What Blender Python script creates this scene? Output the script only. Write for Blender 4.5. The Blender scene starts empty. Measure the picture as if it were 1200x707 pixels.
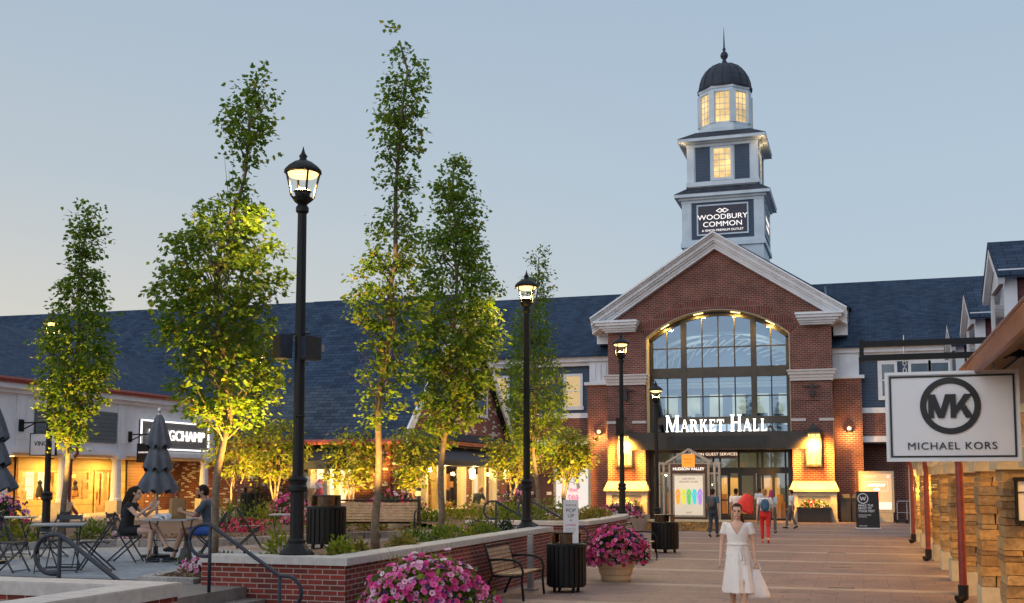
import bpy, math, random
import numpy as np
from mathutils import Vector, Matrix, Euler
random.seed(7)
rng = np.random.default_rng(11)
SC = bpy.context.scene
COL = SC.collection
D2R = math.radians
PI = math.pi
PHI = D2R(17.4)
RX, RY = math.cos(PHI), math.sin(PHI)          # picture-lateral direction on the ground, only used to lay out crowns and sets

# ------------------------------------------------------------------ materials
MATS = {}
def _new(name):
    m = bpy.data.materials.new(name); m.use_nodes = True
    nt = m.node_tree
    b = nt.nodes['Principled BSDF']
    MATS[name] = m
    return m, nt, b
def N(nt, t, **kw):
    n = nt.nodes.new(t)
    for k, v in kw.items():
        if k in n.inputs: n.inputs[k].default_value = v
        else: setattr(n, k, v)
    return n
def c4(c): return (c[0], c[1], c[2], 1.0)
def ramp(nt, src, stops):
    r = nt.nodes.new('ShaderNodeValToRGB')
    e = r.color_ramp.elements
    while len(e) < len(stops): e.new(0.5)
    for el, (p, c) in zip(e, stops): el.position = p; el.color = c4(c)
    nt.links.new(src, r.inputs[0]); return r
def mixc(nt, fac, a, b, mode='MIX'):
    m = nt.nodes.new('ShaderNodeMix'); m.data_type = 'RGBA'; m.blend_type = mode
    if isinstance(fac, float): m.inputs[0].default_value = fac
    else: nt.links.new(fac, m.inputs[0])
    for i, v in ((6, a), (7, b)):
        if isinstance(v, tuple): m.inputs[i].default_value = c4(v)
        else: nt.links.new(v, m.inputs[i])
    return m.outputs[2]
def bump(nt, b, h, strength=0.4, dist=0.02):
    n = N(nt, 'ShaderNodeBump', Strength=strength, Distance=dist)
    nt.links.new(h, n.inputs['Height']); nt.links.new(n.outputs[0], b.inputs['Normal'])
def noise(nt, vec=None, scale=5., detail=4., rough=.55):
    n = N(nt, 'ShaderNodeTexNoise', Scale=scale, Detail=detail, Roughness=rough)
    if vec is not None: nt.links.new(vec, n.inputs['Vector'])
    return n
def simple(name, col, rough=.5, metal=0., var=.25, scale=6., bmp=0., spec=None, coat=0.):
    m, nt, b = _new(name)
    tc = nt.nodes.new('ShaderNodeTexCoord')
    n = noise(nt, tc.outputs['Object'], scale)
    d = tuple(max(0, c * (1 - var)) for c in col); l = tuple(min(1, c * (1 + var)) for c in col)
    r = ramp(nt, n.outputs[0], [(.3, d), (.7, l)])
    nt.links.new(r.outputs[0], b.inputs['Base Color'])
    b.inputs['Roughness'].default_value = rough; b.inputs['Metallic'].default_value = metal
    if spec is not None: b.inputs['Specular IOR Level'].default_value = spec
    b.inputs['Coat Weight'].default_value = coat
    if bmp: bump(nt, b, n.outputs[0], bmp, .01)
    return m
def emit(name, col, strength, base=(.8, .8, .8)):
    m, nt, b = _new(name)
    b.inputs['Base Color'].default_value = c4(base)
    b.inputs['Emission Color'].default_value = c4(col); b.inputs['Emission Strength'].default_value = strength
    return m
def bricks(name, c1, c2, mortar, w=.22, h=.075, ms=.011, white=0., bmp=.5, rough=.85):
    m, nt, b = _new(name)
    uv = nt.nodes.new('ShaderNodeTexCoord').outputs['UV']
    t = N(nt, 'ShaderNodeTexBrick', Scale=1.0, **{'Mortar Size': ms, 'Mortar Smooth': .2, 'Bias': -.1, 'Brick Width': w, 'Row Height': h})
    nt.links.new(uv, t.inputs['Vector'])
    t.inputs['Color1'].default_value = c4(c1); t.inputs['Color2'].default_value = c4(c2); t.inputs['Mortar'].default_value = c4(mortar)
    n = noise(nt, uv, 1.3, 6.); r = ramp(nt, n.outputs[0], [(.3, (.68, .66, .64)), (.72, (1.2, 1.16, 1.12))])
    col = mixc(nt, 1.0, t.outputs['Color'], r.outputs[0], 'MULTIPLY')
    if white:
        t2 = N(nt, 'ShaderNodeTexBrick', Scale=1.0, **{'Mortar Size': ms, 'Brick Width': w, 'Row Height': h})
        nt.links.new(uv, t2.inputs['Vector'])
        t2.inputs['Color1'].default_value = (0, 0, 0, 1); t2.inputs['Color2'].default_value = (1, 1, 1, 1); t2.inputs['Mortar'].default_value = (0, 0, 0, 1)
        n2 = noise(nt, uv, .8, 3.)
        a = N(nt, 'ShaderNodeMath', operation='ADD'); nt.links.new(t2.outputs['Color'], a.inputs[0]); nt.links.new(n2.outputs[0], a.inputs[1])
        g = N(nt, 'ShaderNodeMath', operation='GREATER_THAN'); g.inputs[1].default_value = 1.5 - white
        nt.links.new(a.outputs[0], g.inputs[0])
        col = mixc(nt, g.outputs[0], col, (.62, .58, .5))
    nt.links.new(col, b.inputs['Base Color']); b.inputs['Roughness'].default_value = rough
    i = N(nt, 'ShaderNodeMath', operation='SUBTRACT'); i.inputs[0].default_value = 1.; nt.links.new(t.outputs['Fac'], i.inputs[1])
    bump(nt, b, i.outputs[0], bmp, .008)
    return m
def siding(name, col, h=.16, line=.35, rough=.6):
    m, nt, b = _new(name)
    uv = nt.nodes.new('ShaderNodeTexCoord').outputs['UV']
    s = nt.nodes.new('ShaderNodeSeparateXYZ'); nt.links.new(uv, s.inputs[0])
    d = N(nt, 'ShaderNodeMath', operation='DIVIDE'); nt.links.new(s.outputs[1], d.inputs[0]); d.inputs[1].default_value = h
    f = N(nt, 'ShaderNodeMath', operation='FRACT'); nt.links.new(d.outputs[0], f.inputs[0])
    r = ramp(nt, f.outputs[0], [(0, tuple(c * line for c in col)), (.1, tuple(c * 1.0 for c in col)), (.92, tuple(c * 1.1 for c in col)), (1., tuple(c * line for c in col))])
    n = noise(nt, uv, 2.5, 4.); r2 = ramp(nt, n.outputs[0], [(.3, (.85, .85, .85)), (.7, (1.12, 1.12, 1.12))])
    col2 = mixc(nt, 1., r.outputs[0], r2.outputs[0], 'MULTIPLY')
    nt.links.new(col2, b.inputs['Base Color']); b.inputs['Roughness'].default_value = rough
    inv = N(nt, 'ShaderNodeMath', operation='SUBTRACT'); inv.inputs[0].default_value = 1.; nt.links.new(f.outputs[0], inv.inputs[1])
    bump(nt, b, inv.outputs[0], .6, .02)
    return m
def shingle(name, c1, c2, w=.34, h=.17):
    m, nt, b = _new(name)
    uv = nt.nodes.new('ShaderNodeTexCoord').outputs['UV']
    t = N(nt, 'ShaderNodeTexBrick', Scale=1.0, **{'Mortar Size': .012, 'Mortar Smooth': .3, 'Bias': -.1, 'Brick Width': w, 'Row Height': h})
    nt.links.new(uv, t.inputs['Vector'])
    t.inputs['Color1'].default_value = c4(c1); t.inputs['Color2'].default_value = c4(c2); t.inputs['Mortar'].default_value = c4(tuple(.3 * c for c in c1))
    n = noise(nt, uv, .22, 8., .7); r = ramp(nt, n.outputs[0], [(.3, (.86, .86, .88)), (.7, (1.12, 1.12, 1.1))])
    mpg = nt.nodes.new('ShaderNodeMapping'); mpg.inputs['Scale'].default_value = (1.6, .10, 1); nt.links.new(uv, mpg.inputs[0]); n5 = noise(nt, mpg.outputs[0], 1., 5.); r5 = ramp(nt, n5.outputs[0], [(.32, (.80, .80, .82)), (.68, (1.16, 1.15, 1.12))])
    n3 = noise(nt, uv, 30., 2.); r3 = ramp(nt, n3.outputs[0], [(.3, (.75, .75, .75)), (.7, (1.25, 1.25, 1.25))])
    col = mixc(nt, 1., mixc(nt, 1., t.outputs['Color'], r.outputs[0], 'MULTIPLY'), r3.outputs[0], 'MULTIPLY'); col = mixc(nt, 1., col, r5.outputs[0], 'MULTIPLY')
    nt.links.new(col, b.inputs['Base Color']); b.inputs['Roughness'].default_value = .85; b.inputs['Specular IOR Level'].default_value = .12
    s = nt.nodes.new('ShaderNodeSeparateXYZ'); nt.links.new(uv, s.inputs[0])
    d = N(nt, 'ShaderNodeMath', operation='DIVIDE'); nt.links.new(s.outputs[1], d.inputs[0]); d.inputs[1].default_value = h
    f = N(nt, 'ShaderNodeMath', operation='FRACT'); nt.links.new(d.outputs[0], f.inputs[0])
    inv = N(nt, 'ShaderNodeMath', operation='SUBTRACT'); inv.inputs[0].default_value = 1.; nt.links.new(f.outputs[0], inv.inputs[1])
    bump(nt, b, inv.outputs[0], .7, .03)
    return m
def leafmat(name, stops, transl=.35, rough=.5):
    m, nt, b = _new(name)
    g = nt.nodes.new('ShaderNodeNewGeometry')
    r = ramp(nt, g.outputs['Random Per Island'], stops)
    nt.links.new(r.outputs[0], b.inputs['Base Color']); b.inputs['Roughness'].default_value = rough
    b.inputs['Specular IOR Level'].default_value = .3
    t = nt.nodes.new('ShaderNodeBsdfTranslucent'); nt.links.new(r.outputs[0], t.inputs[0])
    mx = nt.nodes.new('ShaderNodeMixShader'); mx.inputs[0].default_value = transl
    nt.links.new(b.outputs[0], mx.inputs[1]); nt.links.new(t.outputs[0], mx.inputs[2])
    nt.links.new(mx.outputs[0], nt.nodes['Material Output'].inputs[0])
    return m
def glassmat(name, tint=(.8, .85, .9), refl=.25, rough=.02):
    m = bpy.data.materials.new(name); m.use_nodes = True; nt = m.node_tree
    nt.nodes.remove(nt.nodes['Principled BSDF']); MATS[name] = m
    tr = nt.nodes.new('ShaderNodeBsdfTransparent'); tr.inputs[0].default_value = c4(tint)
    gl = nt.nodes.new('ShaderNodeBsdfGlossy'); gl.inputs['Roughness'].default_value = rough; gl.inputs[0].default_value = (.66, .82, 1, 1)
    mx = nt.nodes.new('ShaderNodeMixShader'); mx.inputs[0].default_value = refl
    nt.links.new(tr.outputs[0], mx.inputs[1]); nt.links.new(gl.outputs[0], mx.inputs[2])
    nt.links.new(mx.outputs[0], nt.nodes['Material Output'].inputs[0])
    return m
def paving(name, c1, c2, mortar, w, h, ms, band=None, rough=.7, offs=.5):
    m, nt, b = _new(name)
    uv = nt.nodes.new('ShaderNodeTexCoord').outputs['Object']
    t = N(nt, 'ShaderNodeTexBrick', Scale=1.0, **{'Mortar Size': ms, 'Mortar Smooth': .1, 'Brick Width': w, 'Row Height': h})
    t.offset = offs
    nt.links.new(uv, t.inputs['Vector'])
    t.inputs['Color1'].default_value = c4(c1); t.inputs['Color2'].default_value = c4(c2); t.inputs['Mortar'].default_value = c4(mortar)
    n = noise(nt, uv, .9, 8., .62); r = ramp(nt, n.outputs[0], [(.3, (.72, .71, .70)), (.7, (1.16, 1.15, 1.14))])
    col = mixc(nt, 1., t.outputs['Color'], r.outputs[0], 'MULTIPLY')
    n2 = noise(nt, uv, 14., 6.); r2 = ramp(nt, n2.outputs[0], [(.35, (.82, .82, .82)), (.65, (1.1, 1.1, 1.1))])
    col = mixc(nt, 1., col, r2.outputs[0], 'MULTIPLY')
    n4 = noise(nt, uv, 2.6, 10., .7); r4 = ramp(nt, n4.outputs[0], [(.28, (.62, .60, .58)), (.46, (1, 1, 1)), (.7, (1.06, 1.05, 1.04))]); col = mixc(nt, 1., col, r4.outputs[0], 'MULTIPLY')
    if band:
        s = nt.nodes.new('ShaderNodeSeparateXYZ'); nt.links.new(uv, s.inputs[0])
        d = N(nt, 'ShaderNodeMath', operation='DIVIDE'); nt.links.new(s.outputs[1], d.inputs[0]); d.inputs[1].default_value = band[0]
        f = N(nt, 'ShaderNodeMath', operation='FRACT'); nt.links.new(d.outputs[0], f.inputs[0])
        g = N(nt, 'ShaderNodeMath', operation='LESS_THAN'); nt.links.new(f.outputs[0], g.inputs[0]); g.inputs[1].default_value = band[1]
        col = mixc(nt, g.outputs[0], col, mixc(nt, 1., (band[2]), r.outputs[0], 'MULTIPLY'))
    nt.links.new(col, b.inputs['Base Color'])
    rr = ramp(nt, n.outputs[0], [(.3, (rough - .18,) * 3), (.7, (rough + .1,) * 3)]); nt.links.new(rr.outputs[0], b.inputs['Roughness'])
    i = N(nt, 'ShaderNodeMath', operation='SUBTRACT'); i.inputs[0].default_value = 1.; nt.links.new(t.outputs['Fac'], i.inputs[1])
    bump(nt, b, i.outputs[0], .35, .006)
    return m
def islandmat(name, stops, rough=.8, bmp=.5, nscale=14.):
    m, nt, b = _new(name)
    g = nt.nodes.new('ShaderNodeNewGeometry'); r = ramp(nt, g.outputs['Random Per Island'], stops)
    tc = nt.nodes.new('ShaderNodeTexCoord'); n = noise(nt, tc.outputs['Object'], nscale, 8., .65)
    r2 = ramp(nt, n.outputs[0], [(.3, (.6, .58, .55)), (.7, (1.25, 1.22, 1.2))])
    nt.links.new(mixc(nt, 1., r.outputs[0], r2.outputs[0], 'MULTIPLY'), b.inputs['Base Color'])
    b.inputs['Roughness'].default_value = rough
    if bmp: bump(nt, b, n.outputs[0], bmp, .03)
    return m

bricks('brick_wall', (.26, .036, .024), (.12, .024, .02), (.38, .31, .27), .215, .069, .0075)
bricks('brick_hall', (.215, .046, .030), (.115, .030, .024), (.27, .21, .18), .26, .098, .014)
bricks('brick_arch', (.19, .043, .03), (.115, .032, .025), (.24, .18, .15), .12, .5, .014)
bricks('brick_spot', (.25, .06, .035), (.12, .034, .025), (.22, .17, .14), .26, .085, .011, white=.17)
simple('concrete_cap', (.50, .46, .43), .8, var=.15, scale=9, bmp=.2)
simple('step_stone', (.20, .17, .155), .85, var=.2, scale=7, bmp=.2)
simple('white_trim', (.72, .73, .77), .55, var=.10, scale=1.6)
simple('cream_paint', (.66, .62, .52), .55, var=.06, scale=3)
simple('tower_paint', (.55, .63, .72), .55, var=.10, scale=1.5)
siding('navy_siding', (.035, .062, .11))
siding('grey_siding', (.10, .125, .14), .17)
siding('wood_siding', (.22, .10, .04), .14)
siding('maroon_siding', (.13, .028, .035), .16)
shingle('shingle_roof', (.044, .070, .118), (.020, .036, .068), .36, .17)
shingle('shingle_dark', (.06, .07, .09), (.035, .04, .055), .3, .14)
simple('bronze', (.055, .047, .04), .45, metal=.3, var=.2, scale=2)
simple('dark_bronze', (.03, .028, .027), .4, metal=.3, var=.25, scale=2)
simple('black_metal', (.008, .008, .009), .5, metal=.0, var=.3, scale=20, spec=.3)
simple('dark_navy', (.016, .022, .04), .6, var=.25, scale=8)
simple('grey_metal', (.33, .31, .31), .45, metal=.5, var=.15, scale=8)
simple('steel', (.5, .5, .52), .3, metal=.9, var=.1, scale=20)
simple('copper', (.23, .062, .036), .38, metal=.6, var=.25, scale=4)
simple('gutter_red', (.26, .045, .03), .4, metal=.15, var=.2, scale=4)
simple('pipe_red', (.22, .035, .03), .4, metal=.1, var=.2, scale=8)
simple('belt_stone', (.62, .55, .51), .7, var=.08, scale=5, bmp=.1)
simple('stone_cast', (.48, .42, .31), .75, var=.12, scale=6, bmp=.15)
simple('wood_soffit', (.20, .12, .07), .55, var=.25, scale=3)
simple('bench_wood', (.36, .235, .14), .55, var=.3, scale=12, bmp=.2)
simple('table_top', (.30, .31, .33), .45, var=.1, scale=12)
simple('chair_paint', (.030, .036, .045), .42, metal=.2, var=.25, scale=20)
simple('terracotta', (.60, .42, .25), .65, var=.1, scale=5, bmp=.1)
islandmat('stone_gold', [(0, (.36, .21, .08)), (.22, (.46, .29, .12)), (.42, (.22, .13, .06)), (.6, (.40, .28, .15)), (.78, (.17, .13, .10)), (.9, (.30, .2, .1)), (1, (.50, .34, .16))])
MATS['stone_gold'].node_tree.nodes['Bump'].inputs['Strength'].default_value = .9
islandmat('stone_grey', [(0, (.22, .2, .18)), (.4, (.30, .27, .24)), (.7, (.24, .20, .16)), (1, (.36, .32, .28))])
islandmat('granite', [(0, (.26, .25, .25)), (.5, (.36, .34, .33)), (1, (.44, .41, .39))], .85, .3, 30)
simple('mulch', (.13, .075, .045), .95, var=.6, scale=30, bmp=1.)
islandmat('bark_chip', [(0, (.11, .06, .035)), (.5, (.2, .12, .07)), (1, (.28, .18, .11))], .95, 0)
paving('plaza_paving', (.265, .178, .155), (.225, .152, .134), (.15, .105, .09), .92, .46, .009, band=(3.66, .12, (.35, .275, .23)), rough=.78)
paving('patio_paving', (.33, .345, .37), (.24, .26, .29), (.2, .2, .21), .3, .15, .006, rough=.72)
paving('walk_paving', (.35, .25, .21), (.28, .2, .17), (.2, .14, .12), .4, .2, .008, rough=.7)
def vary(nm, sc=1.2, lo=.45, hi=1.25):
    nt = MATS[nm].node_tree; b = nt.nodes['Principled BSDF']; tc = nt.nodes.new('ShaderNodeTexCoord'); n = noise(nt, tc.outputs['Object'], sc, 3.)
    e = b.inputs['Emission Strength'].default_value; r = ramp(nt, n.outputs[0], [(.32, (lo,) * 3), (.68, (hi,) * 3)])
    m = N(nt, 'ShaderNodeMath', operation='MULTIPLY'); nt.links.new(r.outputs[0], m.inputs[0]); m.inputs[1].default_value = e; nt.links.new(m.outputs[0], b.inputs['Emission Strength'])
simple('ground_far', (.10, .10, .08), .9, var=.3, scale=.3)
simple('trunk_bark', (.17, .125, .09), .9, var=.4, scale=14, bmp=.6)
leafmat('leaf_tall', [(0, (.075, .15, .015)), (.3, (.11, .20, .018)), (.65, (.16, .25, .02)), (.93, (.23, .29, .022)), (1, (.34, .27, .02))], .5)
leafmat('leaf_lime', [(0, (.10, .16, .014)), (.5, (.22, .27, .02)), (.9, (.32, .32, .03)), (1, (.33, .22, .03))], .45)
leafmat('leaf_shrub', [(0, (.05, .10, .014)), (.5, (.12, .19, .02)), (1, (.24, .28, .03))], .3)
leafmat('leaf_dark', [(0, (.012, .03, .012)), (.6, (.03, .06, .02)), (1, (.06, .09, .03))], .3)
leafmat('leaf_gold', [(0, (.11, .12, .02)), (.6, (.22, .19, .03)), (1, (.30, .22, .05))], .3)
leafmat('petal_pink', [(0, (.60, .03, .20)), (.45, (.80, .06, .32)), (.75, (.85, .17, .45)), (1, (.88, .50, .65))], .3)
leafmat('petal_red', [(0, (.45, .02, .05)), (.6, (.62, .05, .13)), (1, (.7, .12, .2))], .3)
leafmat('petal_pale', [(0, (.7, .25, .5)), (.5, (.75, .45, .6)), (1, (.8, .7, .75))], .3)
leafmat('petal_white', [(0, (.75, .7, .65)), (1, (.82, .8, .76))], .3)
leafmat('petal_purple', [(0, (.04, .015, .09)), (1, (.11, .03, .2))], .2)
simple('petal_eye', (.22, .01, .08), .6, var=.1)
simple('fabric_umbrella', (.10, .11, .135), .85, var=.2, scale=10)
simple('plastic_black', (.02, .02, .022), .45, var=.2, scale=10)
simple('paper_white', (.72, .71, .73), .6, var=.03, scale=3)
simple('ink', (.02, .02, .022), .5, var=.1)
simple('ink_pink', (.6, .06, .25), .5, var=.1)
simple('sign_white', (.80, .81, .84), .45, var=.04, scale=2)
simple('sign_black', (.016, .015, .015), .4, var=.2, scale=4)
simple('sign_brown', (.07, .028, .022), .5, var=.2, scale=4)
simple('sign_grey', (.19, .18, .175), .5, var=.1, scale=2)
simple('sign_navy', (.03, .03, .055), .5, var=.1, scale=2)
simple('gold_paint', (.55, .36, .16), .4, metal=.3, var=.1)
emit('letters_lit', (1, .95, .86), 1.6)
emit('letters_soft', (1, .88, .82), .85)
emit('letters_amber', (1, .72, .45), 1.2)
emit('tube_white', (1, .97, .95), 1.8)
emit('window_warm', (1, .70, .30), .8)
emit('window_bright', (1, .66, .24), 1.0, (.2, .16, .1))
emit('lamp_glow', (1, .62, .22), 3., (.1, .08, .05))
emit('sconce_glow', (1, .62, .20), 1.5, (.05, .03, .01))
emit('bulb_glow', (1, .66, .25), 5., (.1, .08, .05))
emit('strip_glow', (1, .75, .34), 2.2, (.1, .08, .05))
emit('poster_white', (1, .97, .93), .42)
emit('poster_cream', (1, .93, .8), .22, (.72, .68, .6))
emit('poster_orange', (1, .36, .17), .75, (.8, .4, .25))
emit('poster_pink', (.95, .2, .36), .6, (.8, .2, .3))
emit('lit_display', (1, .86, .62), .75, (.7, .65, .5))
emit('poster_grey', (.42, .36, .33), .3, (.3, .25, .22))
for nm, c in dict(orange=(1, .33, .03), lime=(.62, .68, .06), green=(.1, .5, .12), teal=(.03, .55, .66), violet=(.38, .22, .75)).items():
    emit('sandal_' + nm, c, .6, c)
glassmat('glass_hall', (.55, .68, .80), .15)
glassmat('glass_shop', (.95, .95, .92), .08)
glassmat('glass_lamp', (.97, .95, .9), .012, .15)
simple('shop_wall', (.62, .48, .25), .7, var=.1, scale=2)
simple('shop_shelf', (.45, .28, .12), .6, var=.2, scale=4)
islandmat('shop_goods', [(0, (.5, .1, .05)), (.2, (.6, .5, .35)), (.4, (.15, .1, .08)), (.6, (.6, .3, .1)), (.8, (.7, .65, .55)), (1, (.35, .12, .15))], .6, 0)
simple('hall_inside', (.16, .22, .30), .8, var=.15, scale=.6)
simple('hall_truss', (.68, .68, .66), .6, var=.05)
simple('hall_floor', (.22, .15, .1), .5, var=.2)
siding('yellow_board', (.55, .40, .16), .5, .7)
simple('skin_light', (.58, .36, .27), .55, var=.06, scale=20)
simple('skin_tan', (.36, .20, .13), .55, var=.06, scale=20)
simple('eye_dark', (.02, .014, .012), .3, var=.1)
simple('lip', (.42, .15, .13), .5, var=.05)
simple('cloth_dress', (.74, .72, .72), .85, var=.03, scale=5)
simple('cloth_white', (.72, .70, .70), .9, var=.06, scale=8)
for nm, c in dict(black=(.015, .015, .018), blue=(.04, .10, .20), teal=(.03, .09, .15), slate=(.06, .075, .10), royal=(.03, .09, .35),
                  red=(.62, .03, .03), jeans=(.03, .045, .08), khaki=(.42, .33, .22), greytr=(.12, .11, .11), sky=(.30, .45, .55), rucksack=(.07, .07, .08), magenta=(.30, .03, .12)).items():
    simple('cloth_' + nm, c, .9, var=.15, scale=18, bmp=.25)
simple('hair_dark', (.022, .014, .010), .75, spec=.15, var=.4, scale=40)
simple('hair_brown', (.05, .026, .015), .75, spec=.15, var=.4, scale=40)
simple('hair_fair', (.30, .17, .08), .7, spec=.2, var=.3, scale=40)
simple('paper_bag', (.35, .20, .09), .8, var=.12, scale=6)
simple('red_bag', (.70, .04, .03), .5, var=.15, scale=6)
simple('plastic_bag', (.75, .74, .76), .5, var=.08, scale=9)
for nm in ('window_warm', 'window_bright'): vary(nm)
M = MATS

# ------------------------------------------------------------------ mesh builder
class MB:
    def __init__(s): s.v = []; s.f = []; s.m = []
    def face(s, pts, mi=0):
        i = len(s.v); s.v.extend([tuple(p) for p in pts]); s.f.append(tuple(range(i, i + len(pts)))); s.m.append(mi); return s
    def idx(s, verts, faces, mi=0):
        i = len(s.v); s.v.extend([tuple(p) for p in verts])
        for f in faces: s.f.append(tuple(i + k for k in f)); s.m.append(mi)
        return s
    def hexa(s, p, mi=0):           # 4 bottom (ccw), 4 top
        return s.idx(p, [(3, 2, 1, 0), (4, 5, 6, 7), (0, 1, 5, 4), (1, 2, 6, 5), (2, 3, 7, 6), (3, 0, 4, 7)], mi)
    def box(s, x0, x1, y0, y1, z0, z1, mi=0):
        return s.hexa([(x0, y0, z0), (x1, y0, z0), (x1, y1, z0), (x0, y1, z0), (x0, y0, z1), (x1, y0, z1), (x1, y1, z1), (x0, y1, z1)], mi)
    def cbox(s, c, sx, sy, sz, mi=0, rz=0., ry=0., rx=0.):
        R = Euler((rx, ry, rz)).to_matrix(); c = Vector(c); P = []
        for z in (-1, 1):
            for x, y in ((-1, -1), (1, -1), (1, 1), (-1, 1)):
                P.append(c + R @ Vector((x * sx / 2, y * sy / 2, z * sz / 2)))
        return s.hexa(P, mi)
    def beam(s, a, b, w, h, mi=0, up=(0, 0, 1)):
        a = Vector(a); b = Vector(b); d = (b - a).normalized(); u = Vector(up)
        if abs(d.dot(u)) > .98: u = Vector((0, 1, 0))
        x = d.cross(u).normalized(); u = x.cross(d).normalized()
        P = [c + x * (sx * w / 2) + u * (su * h / 2) for c in (a, b) for sx, su in ((-1, -1), (1, -1), (1, 1), (-1, 1))]
        return s.hexa(P, mi)
    def tube(s, path, r, n=8, mi=0, cap=True, closed=False):
        path = [Vector(p) for p in path]; k = len(path)
        rs = r if isinstance(r, (list, tuple)) else [r] * k
        i0 = len(s.v); prev = None
        for i, p in enumerate(path):
            if closed: d = (path[(i + 1) % k] - path[i - 1])
            else: d = (path[min(i + 1, k - 1)] - path[max(i - 1, 0)])
            d = d.normalized() if d.length > 1e-9 else Vector((0, 0, 1))
            if prev is None:
                a = Vector((0, 0, 1)) if abs(d.z) < .9 else Vector((1, 0, 0))
                u = d.cross(a).normalized()
            else:
                u = (prev - d * prev.dot(d)); u = u.normalized() if u.length > 1e-6 else d.orthogonal().normalized()
            prev = u; w = d.cross(u)
            for j in range(n):
                a = 2 * PI * j / n
                s.v.append(tuple(p + (u * math.cos(a) + w * math.sin(a)) * rs[i]))
        for i in range(k if closed else k - 1):
            for j in range(n):
                a = i0 + i * n; b = i0 + ((i + 1) % k) * n
                s.f.append((a + j, a + (j + 1) % n, b + (j + 1) % n, b + j)); s.m.append(mi)
        if cap and not closed:
            s.f.append(tuple(i0 + j for j in reversed(range(n)))); s.m.append(mi)
            s.f.append(tuple(i0 + (k - 1) * n + j for j in range(n))); s.m.append(mi)
        return s
    def lathe(s, prof, n=16, c=(0, 0, 0), mi=0, cap=True, a0=0., sq=1.):
        i0 = len(s.v); k = len(prof)
        for r, z in prof:
            for j in range(n):
                a = a0 + 2 * PI * j / n
                s.v.append((c[0] + r * math.cos(a), c[1] + r * math.sin(a) * sq, c[2] + z))
        for i in range(k - 1):
            for j in range(n):
                s.f.append((i0 + i * n + j, i0 + i * n + (j + 1) % n, i0 + (i + 1) * n + (j + 1) % n, i0 + (i + 1) * n + j)); s.m.append(mi)
        if cap:
            s.f.append(tuple(i0 + j for j in reversed(range(n)))); s.m.append(mi)
            s.f.append(tuple(i0 + (k - 1) * n + j for j in range(n))); s.m.append(mi)
        return s
    def prism(s, pts, axis, d0, d1, mi=0):   # pts 2D outline; axis 'x','y','z' extrude
        def P(a, b, d): return {'x': (d, a, b), 'y': (a, d, b), 'z': (a, b, d)}[axis]
        n = len(pts); V = [P(a, b, d0) for a, b in pts] + [P(a, b, d1) for a, b in pts]
        F = [tuple(reversed(range(n))), tuple(range(n, 2 * n))] + [(j, (j + 1) % n, n + (j + 1) % n, n + j) for j in range(n)]
        return s.idx(V, F, mi)
    def build(s, name, mats, parent=None, off=None, smooth=False, uv=True):
        if not isinstance(mats, (list, tuple)): mats = [mats]
        me = bpy.data.meshes.new(name)
        o = off if off is not None else (ROOT.get(parent.name, (0, 0, 0)) if parent is not None else (0, 0, 0))
        V = np.array(s.v, dtype=np.float64).reshape(-1, 3)
        me.from_pydata((V - np.array(o)).tolist(), [], s.f)
        for m in mats: me.materials.append(M[m] if isinstance(m, str) else m)
        me.polygons.foreach_set('material_index', s.m)
        if smooth: me.polygons.foreach_set('use_smooth', [True] * len(s.f))
        if uv:
            ul = me.uv_layers.new(name='UVMap'); uvs = []
            for f in s.f:
                P = [V[i] for i in f]
                nn = np.zeros(3)
                for a in range(len(P)):
                    p, q = P[a], P[(a + 1) % len(P)]
                    nn += np.array([(p[1] - q[1]) * (p[2] + q[2]), (p[2] - q[2]) * (p[0] + q[0]), (p[0] - q[0]) * (p[1] + q[1])])
                L = np.linalg.norm(nn); nn = nn / L if L > 1e-12 else np.array([0, 0, 1.])
                if abs(nn[2]) > .97: t = np.array([1., 0, 0]); w = np.array([0, 1., 0])
                else:
                    t = np.array([-nn[1], nn[0], 0]); t /= np.linalg.norm(t)
                    if t[0] + t[1] * .99 < 0: t = -t
                    w = np.cross(nn, t); w = w if w[2] > 0 else -w
                for p in P: uvs += [float(p @ t), float(p @ w)]
            ul.data.foreach_set('uv', uvs)
        me.update()
        ob = bpy.data.objects.new(name, me); COL.objects.link(ob)
        if parent is not None:
            ob.parent = parent
            if parent.name in ROOT: ROOT[ob.name] = ROOT[parent.name]
        elif off is not None: ob.location = off; ROOT[ob.name] = tuple(off)
        return ob
def build_each(s, name, mats, parent=None, per=6, **kw):
    # one object per group of `per` faces (6 = one box each)
    out = []; nf = len(s.f)
    for i in range(0, nf, per):
        q = MB(); used = sorted({k for f in s.f[i:i + per] for k in f}); mp_ = {k: j for j, k in enumerate(used)}
        q.v = [s.v[k] for k in used]; q.f = [tuple(mp_[k] for k in f) for f in s.f[i:i + per]]; q.m = s.m[i:i + per]
        out.append(q.build(name, mats, parent, **kw))
    return out
MB.each = build_each
ROOT = {}
def tag(o, label=None, cat=None, group=None, kind=None):
    if label: o['label'] = label
    if cat: o['category'] = cat
    if group: o['group'] = group
    if kind: o['kind'] = kind
    return o
def thing(name, label, cat, loc=(0, 0, 0), rz=0., group=None, world=False):
    o = bpy.data.objects.new(name, None); COL.objects.link(o); o.empty_display_size = .2
    o.location = loc; o.rotation_euler = (0, 0, rz)
    if world: ROOT[o.name] = tuple(loc)
    return tag(o, label, cat, group)
def kids(o): return [c for c in COL.objects if c.parent == o]
def dup(o, loc, rz=None, label=None, group=None, scale=None):
    r = o.copy(); COL.objects.link(r); r.location = loc
    if rz is not None: r.rotation_euler = (0, 0, rz)
    if label: r['label'] = label
    if group: r['group'] = group
    if scale: r.scale = scale
    for ch in list(o.children):
        c = ch.copy(); COL.objects.link(c); c.parent = r
        for g in list(ch.children):
            d = g.copy(); COL.objects.link(d); d.parent = c
    return r
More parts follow.
